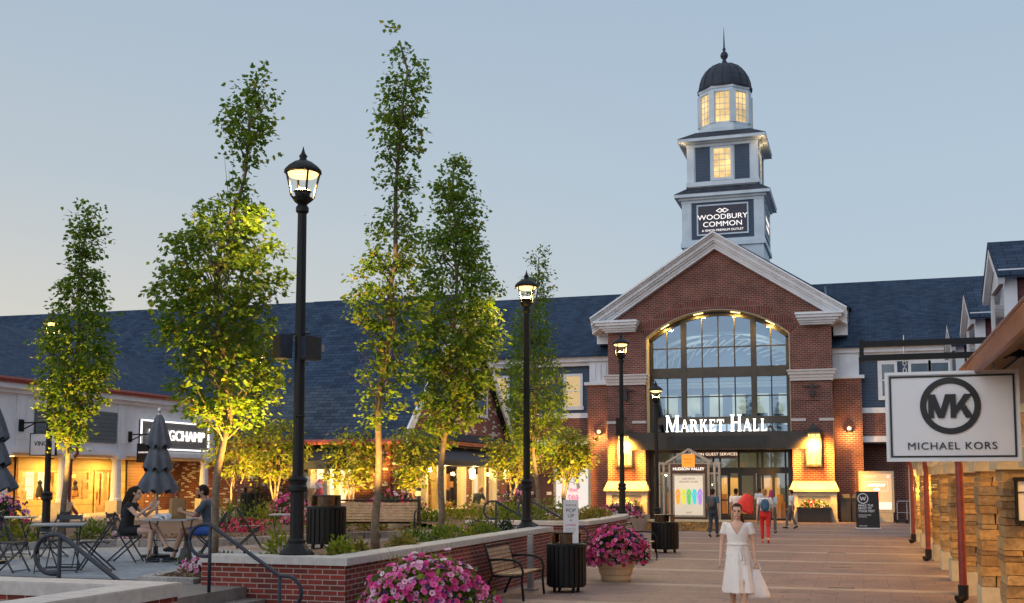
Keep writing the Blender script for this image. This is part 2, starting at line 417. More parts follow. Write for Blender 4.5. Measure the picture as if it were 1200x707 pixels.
def eval_mesh(ob):
    dg = bpy.context.evaluated_depsgraph_get(); dg.update()
    return bpy.data.meshes.new_from_object(ob.evaluated_get(dg))
def text(s, size, mat, parent, loc, rz=0., name='lettering', extrude=.006, align='CENTER', sx=1., spacing=1., rx=PI / 2, bold=0., lines=1.):
    cu = bpy.data.curves.new('txt', 'FONT'); cu.body = s; cu.size = size; cu.extrude = extrude
    cu.align_x = align; cu.align_y = 'CENTER'; cu.space_character = spacing; cu.offset = bold; cu.resolution_u = 4; cu.space_line = lines
    t = bpy.data.objects.new('txt', cu); COL.objects.link(t)
    me = eval_mesh(t); bpy.data.objects.remove(t)
    me.name = name; me.materials.clear(); me.materials.append(M[mat])
    o = bpy.data.objects.new(name, me); COL.objects.link(o)
    ro = ROOT.get(parent.name, (0, 0, 0)) if parent is not None else (0, 0, 0)
    o.location = tuple(loc[i] - ro[i] for i in range(3)); o.rotation_euler = (rx, 0, rz); o.scale = (sx, 1, 1)
    if parent is not None: o.parent = parent
    return o
LIGHTS = []
def light(kind, loc, energy, col=(1, .64, .26), size=.1, name=None, target=None, angle=90, blend=.6, sy=None):
    l = bpy.data.lights.new(name or 'lamp_light', kind); l.energy = energy; l.color = col
    if kind == 'AREA':
        l.size = size
        if sy: l.shape = 'RECTANGLE'; l.size_y = sy
    elif kind in ('POINT', 'SPOT'): l.shadow_soft_size = size
    if kind == 'SPOT': l.spot_size = D2R(angle); l.spot_blend = blend
    o = bpy.data.objects.new(name or 'lamp_light', l); COL.objects.link(o); o.location = loc
    if target is not None:
        o.rotation_euler = (Vector(target) - Vector(loc)).to_track_quat('-Z', 'Y').to_euler()
    LIGHTS.append(o); return o

# numpy scatter of one flat template (polygons) over many transforms
def scatter(name, mats, parent, tmpl_v, tmpl_f, tmpl_m, P, T, Nn, S, off=None):
    tv = np.array(tmpl_v, float); K = len(tv); n = len(P)
    T = T / np.linalg.norm(T, axis=1, keepdims=True)
    B = np.cross(T, Nn); B /= np.maximum(np.linalg.norm(B, axis=1, keepdims=True), 1e-9)
    Z = np.cross(B, T)
    V = (P[:, None, :] + S[:, None, None] * (tv[None, :, 0:1] * B[:, None, :] + tv[None, :, 1:2] * T[:, None, :] + tv[None, :, 2:3] * Z[:, None, :])).reshape(-1, 3)
    if off is not None: V = V - np.array(off)
    fl = [len(f) for f in tmpl_f]; flat = np.concatenate([np.array(f) for f in tmpl_f])
    loops = (flat[None, :] + (np.arange(n) * K)[:, None]).reshape(-1)
    tot = np.tile(np.array(fl), n); st = np.concatenate([[0], np.cumsum(tot)[:-1]])
    me = bpy.data.meshes.new(name)
    me.vertices.add(len(V)); me.vertices.foreach_set('co', V.reshape(-1).astype(np.float32))
    me.loops.add(len(loops)); me.loops.foreach_set('vertex_index', loops.astype(np.int32))
    me.polygons.add(len(tot)); me.polygons.foreach_set('loop_start', st.astype(np.int32)); me.polygons.foreach_set('loop_total', tot.astype(np.int32))
    me.polygons.foreach_set('material_index', np.tile(np.array(tmpl_m), n).astype(np.int32))
    for m in (mats if isinstance(mats, (list, tuple)) else [mats]): me.materials.append(M[m])
    me.update(calc_edges=True)
    o = bpy.data.objects.new(name, me); COL.objects.link(o)
    if parent is not None: o.parent = parent
    return o
_h = [(0, 0), (.30, .00), (.24, .2), (.54, .40), (.28, .48), (.24, .70)]
MAPLE = ([(x, y, -.25 * abs(x)) for x, y in _h] + [(0, 1., 0)] + [(-x, y, -.25 * abs(x)) for x, y in reversed(_h[1:])], [tuple(range(12))], [0])
OVAL = ([(0, 0, 0), (.24, .3, -.05), (.22, .65, -.05), (0, 1, .0), (-.22, .65, -.05), (-.24, .3, -.05)], [tuple(range(6))], [0])
def petunia():
    v = [(0, 0, -.25)]; f = []; m = []
    for k in range(10):
        a = 2 * PI * k / 10; r = .5 if k % 2 == 0 else .40
        v.append((r * math.cos(a), r * math.sin(a), 0.0))
    for k in range(10):
        a = 2 * PI * k / 10; v.append((.13 * math.cos(a), .13 * math.sin(a), -.12))
    for k in range(10):
        j = (k + 1) % 10
        f.append((1 + k, 1 + j, 11 + j, 11 + k)); m.append(0)
        f.append((11 + k, 11 + j, 0)); m.append(1)
    return v, f, m
PETUNIA = petunia()
def rnd_unit(n):
    a = rng.normal(size=(n, 3)); return a / np.linalg.norm(a, axis=1, keepdims=True)
# ------------------------------------------------------------------ light settings
SKY_N = .012; SKY_V = 1.0; SUN_E = .85; EXPO = .1
SKY_COOL = [(0., (.46, .50, .52)), (.08, (.44, .51, .56)), (.25, (.40, .49, .575)), (.42, (.35, .445, .55)), (.58, (.48, .57, .69)), (1., (.58, .66, .78))]
SKY_WARM = [(0., (.84, .66, .44)), (.08, (.74, .63, .48)), (.25, (.48, .52, .54)), (.42, (.37, .455, .55)), (.58, (.50, .58, .69)), (1., (.58, .66, .78))]
LAMP_W = 900; UP_S = 1250; UP_T = 1600
# ------------------------------------------------------------------ camera, sky
cam_d = bpy.data.cameras.new('camera'); cam = bpy.data.objects.new('camera', cam_d); COL.objects.link(cam); SC.camera = cam
cam_d.sensor_fit = 'HORIZONTAL'; cam_d.sensor_width = 36; cam_d.lens = 36 * 1300 / 1200
cam_d.shift_y = .0798; cam_d.clip_start = .1; cam_d.clip_end = 5000
cam.location = (0, 0, 2.06); cam.rotation_euler = (PI / 2 + D2R(5.0), 0, PHI)

SUN_EL, SUN_AZ, GLOW_AZ = 14.0, -150.0, -78.0      # degrees; azimuth from +Y, negative = left
w = bpy.data.worlds.new('World'); SC.world = w; w.use_nodes = True
nt = w.node_tree; bg = nt.nodes['Background']; out = nt.nodes['World Output']
sky = nt.nodes.new('ShaderNodeTexSky'); sky.sky_type = 'NISHITA'; sky.sun_disc = False
sky.sun_elevation = D2R(SUN_EL); sky.sun_rotation = D2R(SUN_AZ); sky.air_density = 1.; sky.dust_density = 1.2; sky.ozone_density = 1.6
nt.links.new(sky.outputs[0], bg.inputs[0]); bg.inputs[1].default_value = SKY_N
# dusk veil: pale band near the horizon, warmer towards the set sun
tc = nt.nodes.new('ShaderNodeTexCoord'); sp = nt.nodes.new('ShaderNodeSeparateXYZ'); nt.links.new(tc.outputs['Generated'], sp.inputs[0])
r1 = ramp(nt, sp.outputs[2], SKY_COOL)
r2 = ramp(nt, sp.outputs[2], SKY_WARM)
az = N(nt, 'ShaderNodeVectorMath', operation='DOT_PRODUCT'); nt.links.new(tc.outputs['Generated'], az.inputs[0]); az.inputs[1].default_value = (math.sin(D2R(GLOW_AZ)), math.cos(D2R(GLOW_AZ)), 0)
mp = N(nt, 'ShaderNodeMapRange'); nt.links.new(az.outputs['Value'], mp.inputs[0]); mp.inputs[1].default_value = .25; mp.inputs[2].default_value = 1.
veil = mixc(nt, mp.outputs[0], r1.outputs[0], r2.outputs[0])
bg2 = nt.nodes.new('ShaderNodeBackground'); bg2.inputs[1].default_value = SKY_V; nt.links.new(veil, bg2.inputs[0])
ad = nt.nodes.new('ShaderNodeAddShader'); nt.links.new(bg.outputs[0], ad.inputs[0]); nt.links.new(bg2.outputs[0], ad.inputs[1]); nt.links.new(ad.outputs[0], out.inputs[0])
sl = bpy.data.lights.new('sun', 'SUN'); sl.energy = SUN_E; sl.angle = D2R(65); sl.color = (.97, .97, 1.0)
so = bpy.data.objects.new('sun', sl); COL.objects.link(so)
az_ = D2R(SUN_AZ); el_ = D2R(SUN_EL)
so.rotation_euler = Vector((-math.sin(az_) * math.cos(el_), -math.cos(az_) * math.cos(el_), -math.sin(el_))).to_track_quat('-Z', 'Y').to_euler()
SC.view_settings.view_transform = 'Standard'; SC.view_settings.look = 'None'; SC.view_settings.exposure = EXPO; SC.view_settings.gamma = 1.
SC.cycles.use_denoising = True; SC.cycles.max_bounces = 6; SC.cycles.transparent_max_bounces = 12; SC.cycles.sample_clamp_indirect = 4.
SC.cycles.caustics_reflective = False; SC.cycles.caustics_refractive = False

# ------------------------------------------------------------------ ground
b = MB(); b.box(-600, 600, -200, 900, -.3, -.02); tag(b.build('ground', 'ground_far'), 'dull open ground around the shopping village', kind='structure')
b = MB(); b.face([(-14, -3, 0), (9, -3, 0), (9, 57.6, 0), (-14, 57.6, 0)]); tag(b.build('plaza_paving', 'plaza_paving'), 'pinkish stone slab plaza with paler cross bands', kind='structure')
PZ = .65
# raised patio (three sheets: blue-grey seating area, pinkish walk)
b = MB()
b.hexa([(-60, 13.6, -.1), (-8.5, 13.6, -.1), (-8.5, 46.5, -.1), (-60, 46.5, -.1), (-60, 13.6, PZ - .004), (-8.5, 13.6, PZ - .004), (-8.5, 46.5, PZ - .004), (-60, 46.5, PZ - .004)])
b.box(-60, -14, 46.5, 60, -.1, PZ - .004)
tag(b.build('terrace_walk', 'walk_paving'), 'raised pinkish paved walk in front of the left shops', kind='structure')
b = MB(); b.face([(-30, 13.65, PZ), (-9.2, 13.65, PZ), (-9.2, 19.2, PZ), (-13.6, 20.3, PZ), (-15.3, 19.8, PZ), (-18.5, 17.0, PZ), (-30, 16, PZ)])
tag(b.build('patio_paving', 'patio_paving'), 'blue-grey paved patio under the cafe tables', kind='structure')
# stairs down to the plaza in front of the terrace
b = MB()
b.box(-60, -7.9, 9.3, 13.6, -.05, PZ - .006)
for i in range(3): b.box(-7.9 + .3 * i, -7.6 + .3 * i, 9.3, 13.28, -.05, PZ - .1625 * (i + 1))
tag(b.build('steps', 'step_stone'), 'low concrete steps from the patio to the plaza', kind='structure')
b = MB()
b.box(-8.5, -7.6, 23.75, 26.55, -.05, PZ - .003)
for i in range(3): b.box(-7.6 + .3 * i, -7.3 + .3 * i, 23.75, 26.55, -.05, PZ - .1625 * (i + 1))
tag(b.build('steps', 'concrete_cap'), 'concrete steps between the two long planter walls', kind='structure')
# ------------------------------------------------------------------ market hall
CX = -6.95; YF = 57.3
hall = thing('brick_hall', 'tall brick hall with arched window, white pediment and tall cupola tower with lit windows', 'building', (CX, YF, 0), world=True)
def arch_z(x, R=5.67, zc=5.23): return zc + math.sqrt(max(0, R * R - (x - CX) ** 2))
HO = 3.68      # half opening
def gable_z(x): return 10.5 + (5.95 - abs(x - CX)) * .65
# brick front: above the arch, sides
b = MB()
xs = [CX - 5.72, CX - HO] + [CX - HO + 2 * HO * i / 24 for i in range(1, 24)] + [CX + HO, CX + 5.72]
xs = sorted(set(xs + [CX]))
y0, y1 = YF + .22, YF + 1.3
for a, c in zip(xs[:-1], xs[1:]):
    mid = (a + c) / 2; inside = abs(mid - CX) < HO
    za, zb = (arch_z(a), arch_z(c)) if inside else (0, 0)
    ta, tb = gable_z(a), gable_z(c)
    b.face([(a, y0, za), (c, y0, zb), (c, y0, tb), (a, y0, ta)])
    b.face([(a, y1, za), (a, y1, ta), (c, y1, tb), (c, y1, zb)])
    b.face([(a, y0, ta), (c, y0, tb), (c, y1, tb), (a, y1, ta)])
    if inside: b.face([(a, y0, za), (a, y1, za), (c, y1, zb), (c, y0, zb)])
for sx in (-1, 1):
    b.face([(CX + sx * 5.72, y0, 0), (CX + sx * 5.72, y1, 0), (CX + sx * 5.72, y1, gable_z(CX + 5.72)), (CX + sx * 5.72, y0, gable_z(CX + 5.72))])
    b.face([(CX + sx * HO, y0, 0), (CX + sx * HO, y1, 0), (CX + sx * HO, y1, arch_z(CX + HO)), (CX + sx * HO, y0, arch_z(CX + HO))])
b.box(CX - 5.70, CX + 5.70, YF + 7.6, YF + 8, 0, 10.6)
for sx in (-1, 1): b.box(CX + sx * 5.6 - .1, CX + sx * 5.6 + .1, YF + 1.3, YF + 7.6, 0, 10.4)
wall = b.build('brick_front', 'brick_hall', hall)
# arch ring
b = MB()
for i in range(40):
    t0 = math.asin(HO / 5.67) * (-1 + 2 * i / 40); t1 = math.asin(HO / 5.67) * (-1 + 2 * (i + 1) / 40)
    for r0, r1, yy in ((5.67, 5.98, YF + .17), (5.98, 6.26, YF + .19)):
        p = [(CX + r * math.sin(t), 5.23 + r * math.cos(t)) for t, r in ((t0, r0), (t1, r0), (t1, r1), (t0, r1))]
        b.prism(p, 'y', yy, YF + .24)
b.build('brick_arch', 'brick_arch', hall)
# pilasters
for sx in (-1, 1):
    xc = CX + sx * 4.72
    b = MB()
    b.box(xc - .98, xc + .98, YF + .06, YF + .3, 1.9, 7.3)
    b.box(xc - 1.0, xc - .34, YF, YF + .2, 1.95, 5.02); b.box(xc + .34, xc + 1.0, YF, YF + .2, 1.95, 5.02); b.box(xc - .33, xc + .33, YF + .03, YF + .2, 1.95, 6.0)
    b.box(xc - 1.0, xc - .34, YF + .01, YF + .2, 5.15, 6.05); b.box(xc + .34, xc + 1.0, YF + .01, YF + .2, 5.15, 6.05)
    b.box(xc - 1.02, xc + 1.02, YF - .01, YF + .2, 6.06, 6.3)
    pl = b.build('pilaster', 'brick_hall', hall)
    b = MB()
    for q in (-1, 1): b.box(xc + q * .68 - .36, xc + q * .68 + .36, YF - .05, YF + .1, 5.02, 5.15)
    b.each('stone_band', 'belt_stone', pl); b = MB()
    for i, (e, z0, z1) in enumerate(((.03, 7.05, 7.2), (.07, 7.2, 7.36), (.14, 7.36, 7.52), (.2, 7.52, 7.6))):
        b.box(xc - 1.0 - e, xc + 1.0 + e, YF - .02 - e, YF + .35, z0, z1)
    b.build('belt_course', 'belt_stone', pl)
    b = MB()
    b.box(xc - 1.12, xc + 1.12, YF - .15, YF + .2, 0, .16)
    for q in (-1, 1): b.box(xc + q * .93 - .15, xc + q * .93 + .15, YF - .12, YF + .2, .16, 1.5)
    b.box(xc - .78, xc + .78, YF - .02, YF + .19, .16, 1.3); b.box(xc - .78, xc + .78, YF - .115, YF + .19, 1.3, 1.5)
    b.hexa([(xc - 1.2, YF - .24, 1.5), (xc + 1.2, YF - .24, 1.5), (xc + 1.2, YF + .2, 1.5), (xc - 1.2, YF + .2, 1.5), (xc - 1.2, YF - .24, 1.62), (xc + 1.2, YF - .24, 1.62), (xc + 1.2, YF + .2, 1.62), (xc - 1.2, YF + .2, 1.62)])
    b.hexa([(xc - 1.18, YF - .22, 1.62), (xc + 1.18, YF - .22, 1.62), (xc + 1.18, YF + .2, 1.62), (xc - 1.18, YF + .2, 1.62), (xc - 1.02, YF - .02, 2.0), (xc + 1.02, YF - .02, 2.0), (xc + 1.02, YF + .2, 2.0), (xc - 1.02, YF + .2, 2.0)])
    b.build('stone_pedestal', 'stone_cast', pl)
    b = MB(); b.cbox((xc, YF - .09, 6.55), .12, .1, .7); b.cbox((xc, YF - .06, 6.75), .9, .06, .06); b.cbox((xc, YF - .1, 6.4), .2, .14, .3)
    b.build('iron_bracket', 'dark_bronze', pl)
# pediment cornice
b = MB()
def rake(sx, lo, hi, yf, yb):
    # moulded raking board between offsets (perpendicular heights)
    xe = CX + sx * 6.5
    for (l, h, f) in ((lo, hi, yf),):
        pts = [(xe, gable_z(xe) + l), (CX, gable_z(CX) + l), (CX, gable_z(CX) + h), (xe, gable_z(xe) + h)]
        b.prism(pts, 'y', f, yb)
for sx in (-1, 1):
    rake(sx, -.34, -.2, YF - .1, YF + .9); rake(sx, -.2, -.05, YF - .16, YF + .9); rake(sx, -.05, .06, YF - .3, YF + .9); rake(sx, .06, .28, YF - .42, YF + .9); rake(sx, .28, .37, YF - .56, YF + .9); rake(sx, .37, .47, YF - .7, YF + .9)
    xi = CX + sx * 4.25; xo = CX + sx * 5.72
    for e, z0, z1 in ((.1, 9.86, 9.95), (.22, 9.95, 10.05), (.36, 10.05, 10.18), (.52, 10.18, 10.32), (.62, 10.32, 10.43)):
        a, c = sorted((xi - sx * e * .4, xo + sx * e)); b.box(a, c, YF - e - .02, YF + 1.2, z0, z1)
b.build('pediment_trim', 'white_trim', hall)
# roofs of the hall block: gable running back
b = MB()
for sx in (-1, 1):
    xe = CX + sx * 6.6
    za, zr = gable_z(xe) + .49, gable_z(CX) + .49
    b.hexa([(xe, YF - .6, za - .1), (CX, YF - .6, zr - .1), (CX, YF + 16, zr - .1), (xe, YF + 16, za - .1), (xe, YF - .6, za), (CX, YF - .6, zr), (CX, YF + 16, zr), (xe, YF + 16, za)])
b.build('gable_roof', 'shingle_roof', hall)
b = MB()
for sx in (-1, 1):
    d = 6.7; za = 15.55 - .64 * d
    b.hexa([(CX + sx * d, 61.2, za - .12), (CX, 61.2, 15.43), (CX, 74, 15.43), (CX + sx * d, 74, za - .12), (CX + sx * d, 61.2, za), (CX, 61.2, 15.55), (CX, 74, 15.55), (CX + sx * d, 74, za)])
b.build('upper_roof', 'shingle_roof', hall)
b = MB()
for sx in (-1, 1):
    b.box(CX + sx * 6.15 - .35, CX + sx * 6.15 + .35, YF + 1.0, YF + 3, 9.4, 10.25); b.box(CX + sx * 6.45 - .1, CX + sx * 6.45 + .1, YF - .2, YF + 14, 10.3, 10.5)
b.each('side_cornice', 'white_trim', hall)
# arched window: frame, muntins, glass
WY = YF + 1.0
fr = MB()
for i in range(36):
    t0 = math.asin(HO / 5.67) * (-1 + 2 * i / 36); t1 = math.asin(HO / 5.67) * (-1 + 2 * (i + 1) / 36)
    fr.prism([(CX + r * math.sin(t), 5.23 + r * math.cos(t)) for t, r in ((t0, 5.42), (t1, 5.42), (t1, 5.665), (t0, 5.665))], 'y', WY - .1, WY + .1)
for sx in (-1, 1):
    fr.box(CX + sx * 3.56 - .12, CX + sx * 3.56 + .12, WY - .1, WY + .1, 0, 9.45)
    fr.box(CX + sx * 1.81 - .135, CX + sx * 1.81 + .135, WY - .16, WY + .12, 4.4, arch_z(CX + 1.81) - .1)
fr.box(CX - 3.44, CX + 3.44, WY - .14, WY + .11, 7.42, 7.95)
fr.box(CX - 3.44, CX + 3.44, WY - .13, WY + .11, 4.98, 5.35)
fr.box(CX - 3.44, CX + 3.44, WY - .12, WY + .11, 4.3, 4.55)
frame = fr.build('arched_window_frame', 'bronze', hall)
mu = MB()
def zt(x): return arch_z(x, 5.44)
for x in (-2.69, 2.69, -.84, 0, .84):
    for z0, z1 in ((4.55, 4.98), (5.35, 7.42), (7.95, zt(CX + x))): mu.box(CX + x - .03, CX + x + .03, WY - .06, WY + .05, z0, z1)
for z in (6.42, 9.0):
    for xa, xb in ((-3.44, -1.945), (-1.675, 1.675), (1.945, 3.44)): mu.box(CX + xa, CX + xb, WY - .055, WY + .045, z - .03, z + .03)
mu.build('muntin', 'bronze', frame)
gl = MB()
n = 20
top = [(CX + HO * .96 * (1 - 2 * i / n), zt(CX + HO * .96 * (1 - 2 * i / n))) for i in range(n + 1)]
gl.prism([(CX - HO * .96, 4.4), (CX + HO * .96, 4.4)] + top, 'y', WY - .004, WY + .004)
gl.build('arched_window_glass', 'glass_hall', hall)
# interior
b = MB()
b.box(CX - 5.5, CX + 5.5, YF + 7.45, YF + 7.55, 0, 12)
for sx in (-1, 1): b.box(CX + sx * 5.45 - .04, CX + sx * 5.45 + .04, YF + 1.4, YF + 7.4, 0, 12)
b.build('inside_wall', 'hall_inside', hall)
b = MB(); b.box(CX - 5.4, CX + 5.4, YF + 1.3, YF + 7.4, 4.32, 4.5); b.build('upper_floor', 'hall_floor', hall)
b = MB(); b.box(CX - 5.4, CX + 5.4, YF + .3, YF + 7.4, .0, .03); b.build('ground_floor', 'hall_floor', hall)
b = MB()
for yy in (YF + 3, YF + 5.2, YF + 7.2):
    for k in range(14):
        a0, a1 = PI * k / 14, PI * (k + 1) / 14
        b.beam((CX - 4.6 * math.cos(a0), yy, 7.4 + 2.6 * math.sin(a0)), (CX - 4.6 * math.cos(a1), yy, 7.4 + 2.6 * math.sin(a1)), .12, .16)
        b.beam((CX - 4.0 * math.cos(a0), yy, 7.2 + 2.1 * math.sin(a0)), (CX - 4.6 * math.cos(a1), yy, 7.4 + 2.6 * math.sin(a1)), .05, .06)
    b.beam((CX - 5.4, yy, 7.45), (CX + 5.4, yy, 7.45), .1, .14)
b.build('roof_truss', 'hall_truss', hall)
b = MB(); b2 = MB()
for k in range(7):
    x = CX - 3.9 + k * 1.3; b.box(x, x + .75, YF + 7.3, YF + 7.38, 5.2, 7.0)
b.each('inside_window', 'window_warm', hall)
for k in range(9): b2.cbox((CX - 4 + k * 1.0 + rng.uniform(-.2, .2), YF + 2.2 + rng.uniform(0, 2), 4.5 + .55), .5, .5, 1.1)
b2.each('cafe_furniture', 'dark_bronze', hall)
for x, yy in ((-3, 2.2), (1.3, 2.6), (2.9, 2.0), (-.6, 3.4)): b = MB(); b.lathe([(.02, .25), (.35, .1), (.38, 0), (.02, -.04)], 12, (CX + x, YF + yy, 7.85)); b.build('pendant_lamp', 'sconce_glow', hall)
light('AREA', (CX, YF + 4.2, 9.9), 220, (1, .8, .55), 5, 'hall_upper_light', (CX, YF + 4.2, 0))
# canopy
b = MB()
b.box(CX - 4.5, CX + 4.5, YF - .55, YF + .95, 3.62, 4.5)
b.box(CX - 2.6, CX + 2.6, YF - .6, YF - .5, 3.72, 4.36)
can = b.build('canopy', 'bronze', hall)
b = MB(); b.box(CX - 2.5, CX + 2.5, YF - .625, YF - .58, 3.78, 4.3); b.build('canopy_panel', 'dark_bronze', can)
# entrance glazing and doors
EY = YF + 1.05
b = MB()
b.box(CX - 3.44, CX + 3.44, EY - .1, EY + .1, 2.42, 2.72); b.box(CX - 3.44, CX + 3.44, EY - .09, EY + .09, 3.48, 3.66); b.box(CX - 3.44, CX + 3.44, EY - .09, EY + .09, .0, .12)
for x in (-3.3, -2.35, -1.35, -.35, .0, .95, 1.9, 2.15, 3.3): b.box(CX + x - .045, CX + x + .045, EY - .08, EY + .08, .12, 3.5)
ent = b.build('entrance_frame', 'dark_bronze', hall)
b = MB(); b.box(CX - 3.42, CX + 3.42, EY - .004, EY + .004, .1, 3.5); b.build('entrance_glass', 'glass_shop', ent)
for x in (-1.35, -.35, .95, 1.9):
    d = MB(); d.box(CX + x + .05, CX + x + .15, EY - .14, EY - .06, .12, 2.42); d.box(CX + x + .72, CX + x + .86, EY - .14, EY - .06, .12, 2.42); d.box(CX + x + .15, CX + x + .72, EY - .14, EY - .06, .12, .35); d.box(CX + x + .15, CX + x + .72, EY - .14, EY - .06, 2.3, 2.42)
    d.box(CX + x + .15, CX + x + .72, EY - .13, EY - .07, 1.0, 1.08)
    do = d.build('entrance_door', 'dark_bronze', hall)
b = MB()
for x in (-2.2, 0, 2.2): b.box(CX + x - .5, CX + x + .5, YF + 5.5, YF + 5.6, .2, 2.2)
b.each('inside_poster', 'shop_wall', hall)
b = MB()
for k in range(22): b.cbox((CX - 3.4 + k * .32, YF + 3.5 + rng.uniform(0, 3), rng.uniform(.3, .8)), .35, .4, rng.uniform(.6, 1.6))
b.each('inside_display', 'shop_goods', hall)
for x in (-2.6, -.3, 2.2): light('AREA', (CX + x, YF + 3.2, 4.2), 160, (1, .66, .3), 1.2, 'hall_lobby_light', (CX + x, YF + 3.2, 0))
b = MB(); b.box(CX - 1.3, CX + .95, YF - .1, YF - .02, 3.2, 3.56)
gs = b.build('guest_sign', 'sign_brown', hall); text('SIMON GUEST SERVICES', .2, 'letters_amber', gs, (CX - .17, YF - .11, 3.38), sx=1.1)
b = MB()
for i in range(40):
    t0 = math.asin(HO / 5.67) * (-1 + 2 * i / 40); t1 = math.asin(HO / 5.67) * (-1 + 2 * (i + 1) / 40)
    b.prism([(CX + r * math.sin(t), 5.23 + r * math.cos(t)) for t, r in ((t0, 5.63), (t1, 5.63), (t1, 5.668), (t0, 5.668))], 'y', YF + .18, YF + .92)
for sx in (-1, 1): b.box(CX + sx * 3.655 - .022, CX + sx * 3.655 + .022, YF + .2, YF + .9, 4.52, 9.5)
b.build('arch_lining', 'stone_cast', hall)
# glowing strips under the arch soffit
b = MB()
for t in (-.50, -.17, .17, .50):
    x = CX + 5.67 * math.sin(t); z = 5.23 + 5.58 * math.cos(t); b.cbox((x, YF + .55, z), .5, .08, .05, ry=t)
    light('AREA', (x * .97 + CX * .03, YF + .55, z - .08), 60, (1, .6, .12), .5, 'arch_strip_light', (CX + (x - CX) * .75, YF + 1.0, z - 2.5), sy=.15)
b.each('soffit_light', 'strip_glow', hall)
for sx in (-1, 1): light('POINT', (CX + sx * 3.95, YF - .35, 3.5), 40, (1, .66, .2), .06, 'canopy_end_light')

# big lit letters standing on the canopy
def serif(ch, W=.19, T=.085):
    S = []; sv = lambda x, w, z: S.append([(x - .07, z), (x + w + .07, z), (x + w + .07, z + .075), (x - .07, z + .075)])
    R = lambda x0, x1, z0, z1: S.append([(x0, z0), (x1, z0), (x1, z1), (x0, z1)])
    def diag(x0, z0, x1, z1, w): S.append([(x0, z0), (x0 + w, z0), (x1 + w, z1), (x1, z1)])
    if ch == 'M':
        R(.1, .1 + T, 0, 1); R(.93, .93 + W, 0, 1); diag(.52, 0.02, .1, 1, .2); diag(.55, .02, .94, 1, .09); sv(.1, T, 0); sv(.93, W, 0); sv(.1, .1, .925); sv(.97, .14, .925); return S, 1.24
    if ch == 'A':
        diag(.06, 0, .42, 1, .08); diag(.72, 0, .38, 1, .2); R(.22, .72, .3, .38); sv(.06, .08, 0); sv(.72, .2, 0); return S, 1.02
    if ch in 'RK':
        R(.1, .1 + W, 0, 1); sv(.1, W, 0)
        if ch == 'R':
            sv(.05, W, .925)
            for k in range(10):
                a0, a1 = -PI / 2 + PI * k / 10, -PI / 2 + PI * (k + 1) / 10
                S.append([(.45 + .3 * math.cos(a), .745 + .255 * math.sin(a)) for a in (a0, a1)] + [(.45 + .12 * math.cos(a), .745 + .18 * math.sin(a)) for a in (a1, a0)])
            R(.29, .45, .925, 1); R(.29, .45, .49, .565); diag(.7, 0, .42, .5, .2); sv(.72, .18, 0); return S, 1.02
        sv(.1, W, .925); diag(.3, .42, .66, 1, .1); diag(.72, 0, .38, .55, .2); sv(.72, .2, 0); sv(.64, .12, .925); return S, 1.04
    if ch in 'EL':
        R(.1, .1 + W, 0, 1); R(.1 - .07, .7, 0, .12); S.append([(.52, .12), (.7, .12), (.7, .28)])
        if ch == 'E':
            R(.03, .67, .92, 1); R(.25, .52, .47, .54); S.append([(.6, .92), (.67, .92), (.67, .75), (.63, .75)]); R(.48, .53, .40, .62)
        else: sv(.1, W, .925)
        return S, .8
    if ch == 'T':
        R(.32, .32 + W, 0, 1); R(.02, .81, .92, 1); sv(.32, W, 0); R(.02, .08, .74, .92); R(.75, .81, .74, .92); return S, .86
    if ch == 'H':
        R(.1, .1 + W, 0, 1); R(.7, .7 + W, 0, 1); R(.29, .7, .48, .56)
        for x in (.1, .7): sv(x, W, 0); sv(x, W, .925)
        return S, 1.02
LY = YF - .42; x = 0; layout = []
for wi, (word, hs) in enumerate((('MARKET', .62), ('HALL', .62))):
    for k, ch in enumerate(word):
        h = .86 if k == 0 else hs; P, adv = serif(ch); layout.append((x, h, P)); x += adv * h * .86 + .055
    x += .30
tot = x - .36; sc_ = 5.15 / tot
b = MB()
for x0, h, P in layout:
    for k, poly in enumerate(P):
        pts = [(CX - .02 - 2.575 + (x0 + px * h * .86) * sc_, 4.53 + pz * h) for px, pz in poly]
        b.prism(pts, 'y', LY - .001 * k, LY + .06 + .001 * k)
lt = b.build('hall_lettering', 'letters_lit', can)
b = MB(); b.box(CX - 2.6, CX + 2.6, LY + .08, LY + .12, 4.5, 4.54); b.build('letter_rail', 'dark_bronze', can)
light('AREA', (CX, LY - .3, 4.9), 18, (1, .9, .75), 4.5, 'letters_spill', (CX, LY + 1.5, 4.9), sy=.5)

# ---- cupola tower
TY = 63.46
def ring_roof(b, half0, z0, half1, z1, over_th=.12):
    c = [(-1, -1), (1, -1), (1, 1), (-1, 1)]
    P0 = [(CX + sx * half0, TY + sy * half0, z0) for sx, sy in c]; P1 = [(CX + sx * half1, TY + sy * half1, z1) for sx, sy in c]
    b.hexa(P0 + P1)
tw = MB()
def sq(b, h, z0, z1): b.box(CX - h, CX + h, TY - h, TY + h, z0, z1)
sq(tw, 2.2, 11.5, 17.75); sq(tw, 2.32, 15.0, 15.25); sq(tw, 2.27, 15.25, 15.4); sq(tw, 2.27, 17.5, 17.66)
sq(tw, 2.4, 17.66, 17.78); sq(tw, 2.62, 17.78, 17.96)
sq(tw, 1.92, 18.4, 21.0); sq(tw, 2.02, 18.5, 18.75); sq(tw, 1.99, 20.75, 20.92); sq(tw, 2.15, 20.92, 21.0); sq(tw, 2.42, 21.0, 21.18)
for h, z0, z1, wd in ((2.2, 15.4, 17.5, .52), (1.92, 18.75, 20.75, .40)):     # corner boards
    for sx in (-1, 1):
        for sy in (-1, 1):
            cx_, cy_ = CX + sx * (h - wd / 2 + .05), TY + sy * (h - wd / 2 + .05); tw.box(cx_ - wd / 2, cx_ + wd / 2, cy_ - wd / 2, cy_ + wd / 2, z0, z1)
A8 = PI / 8
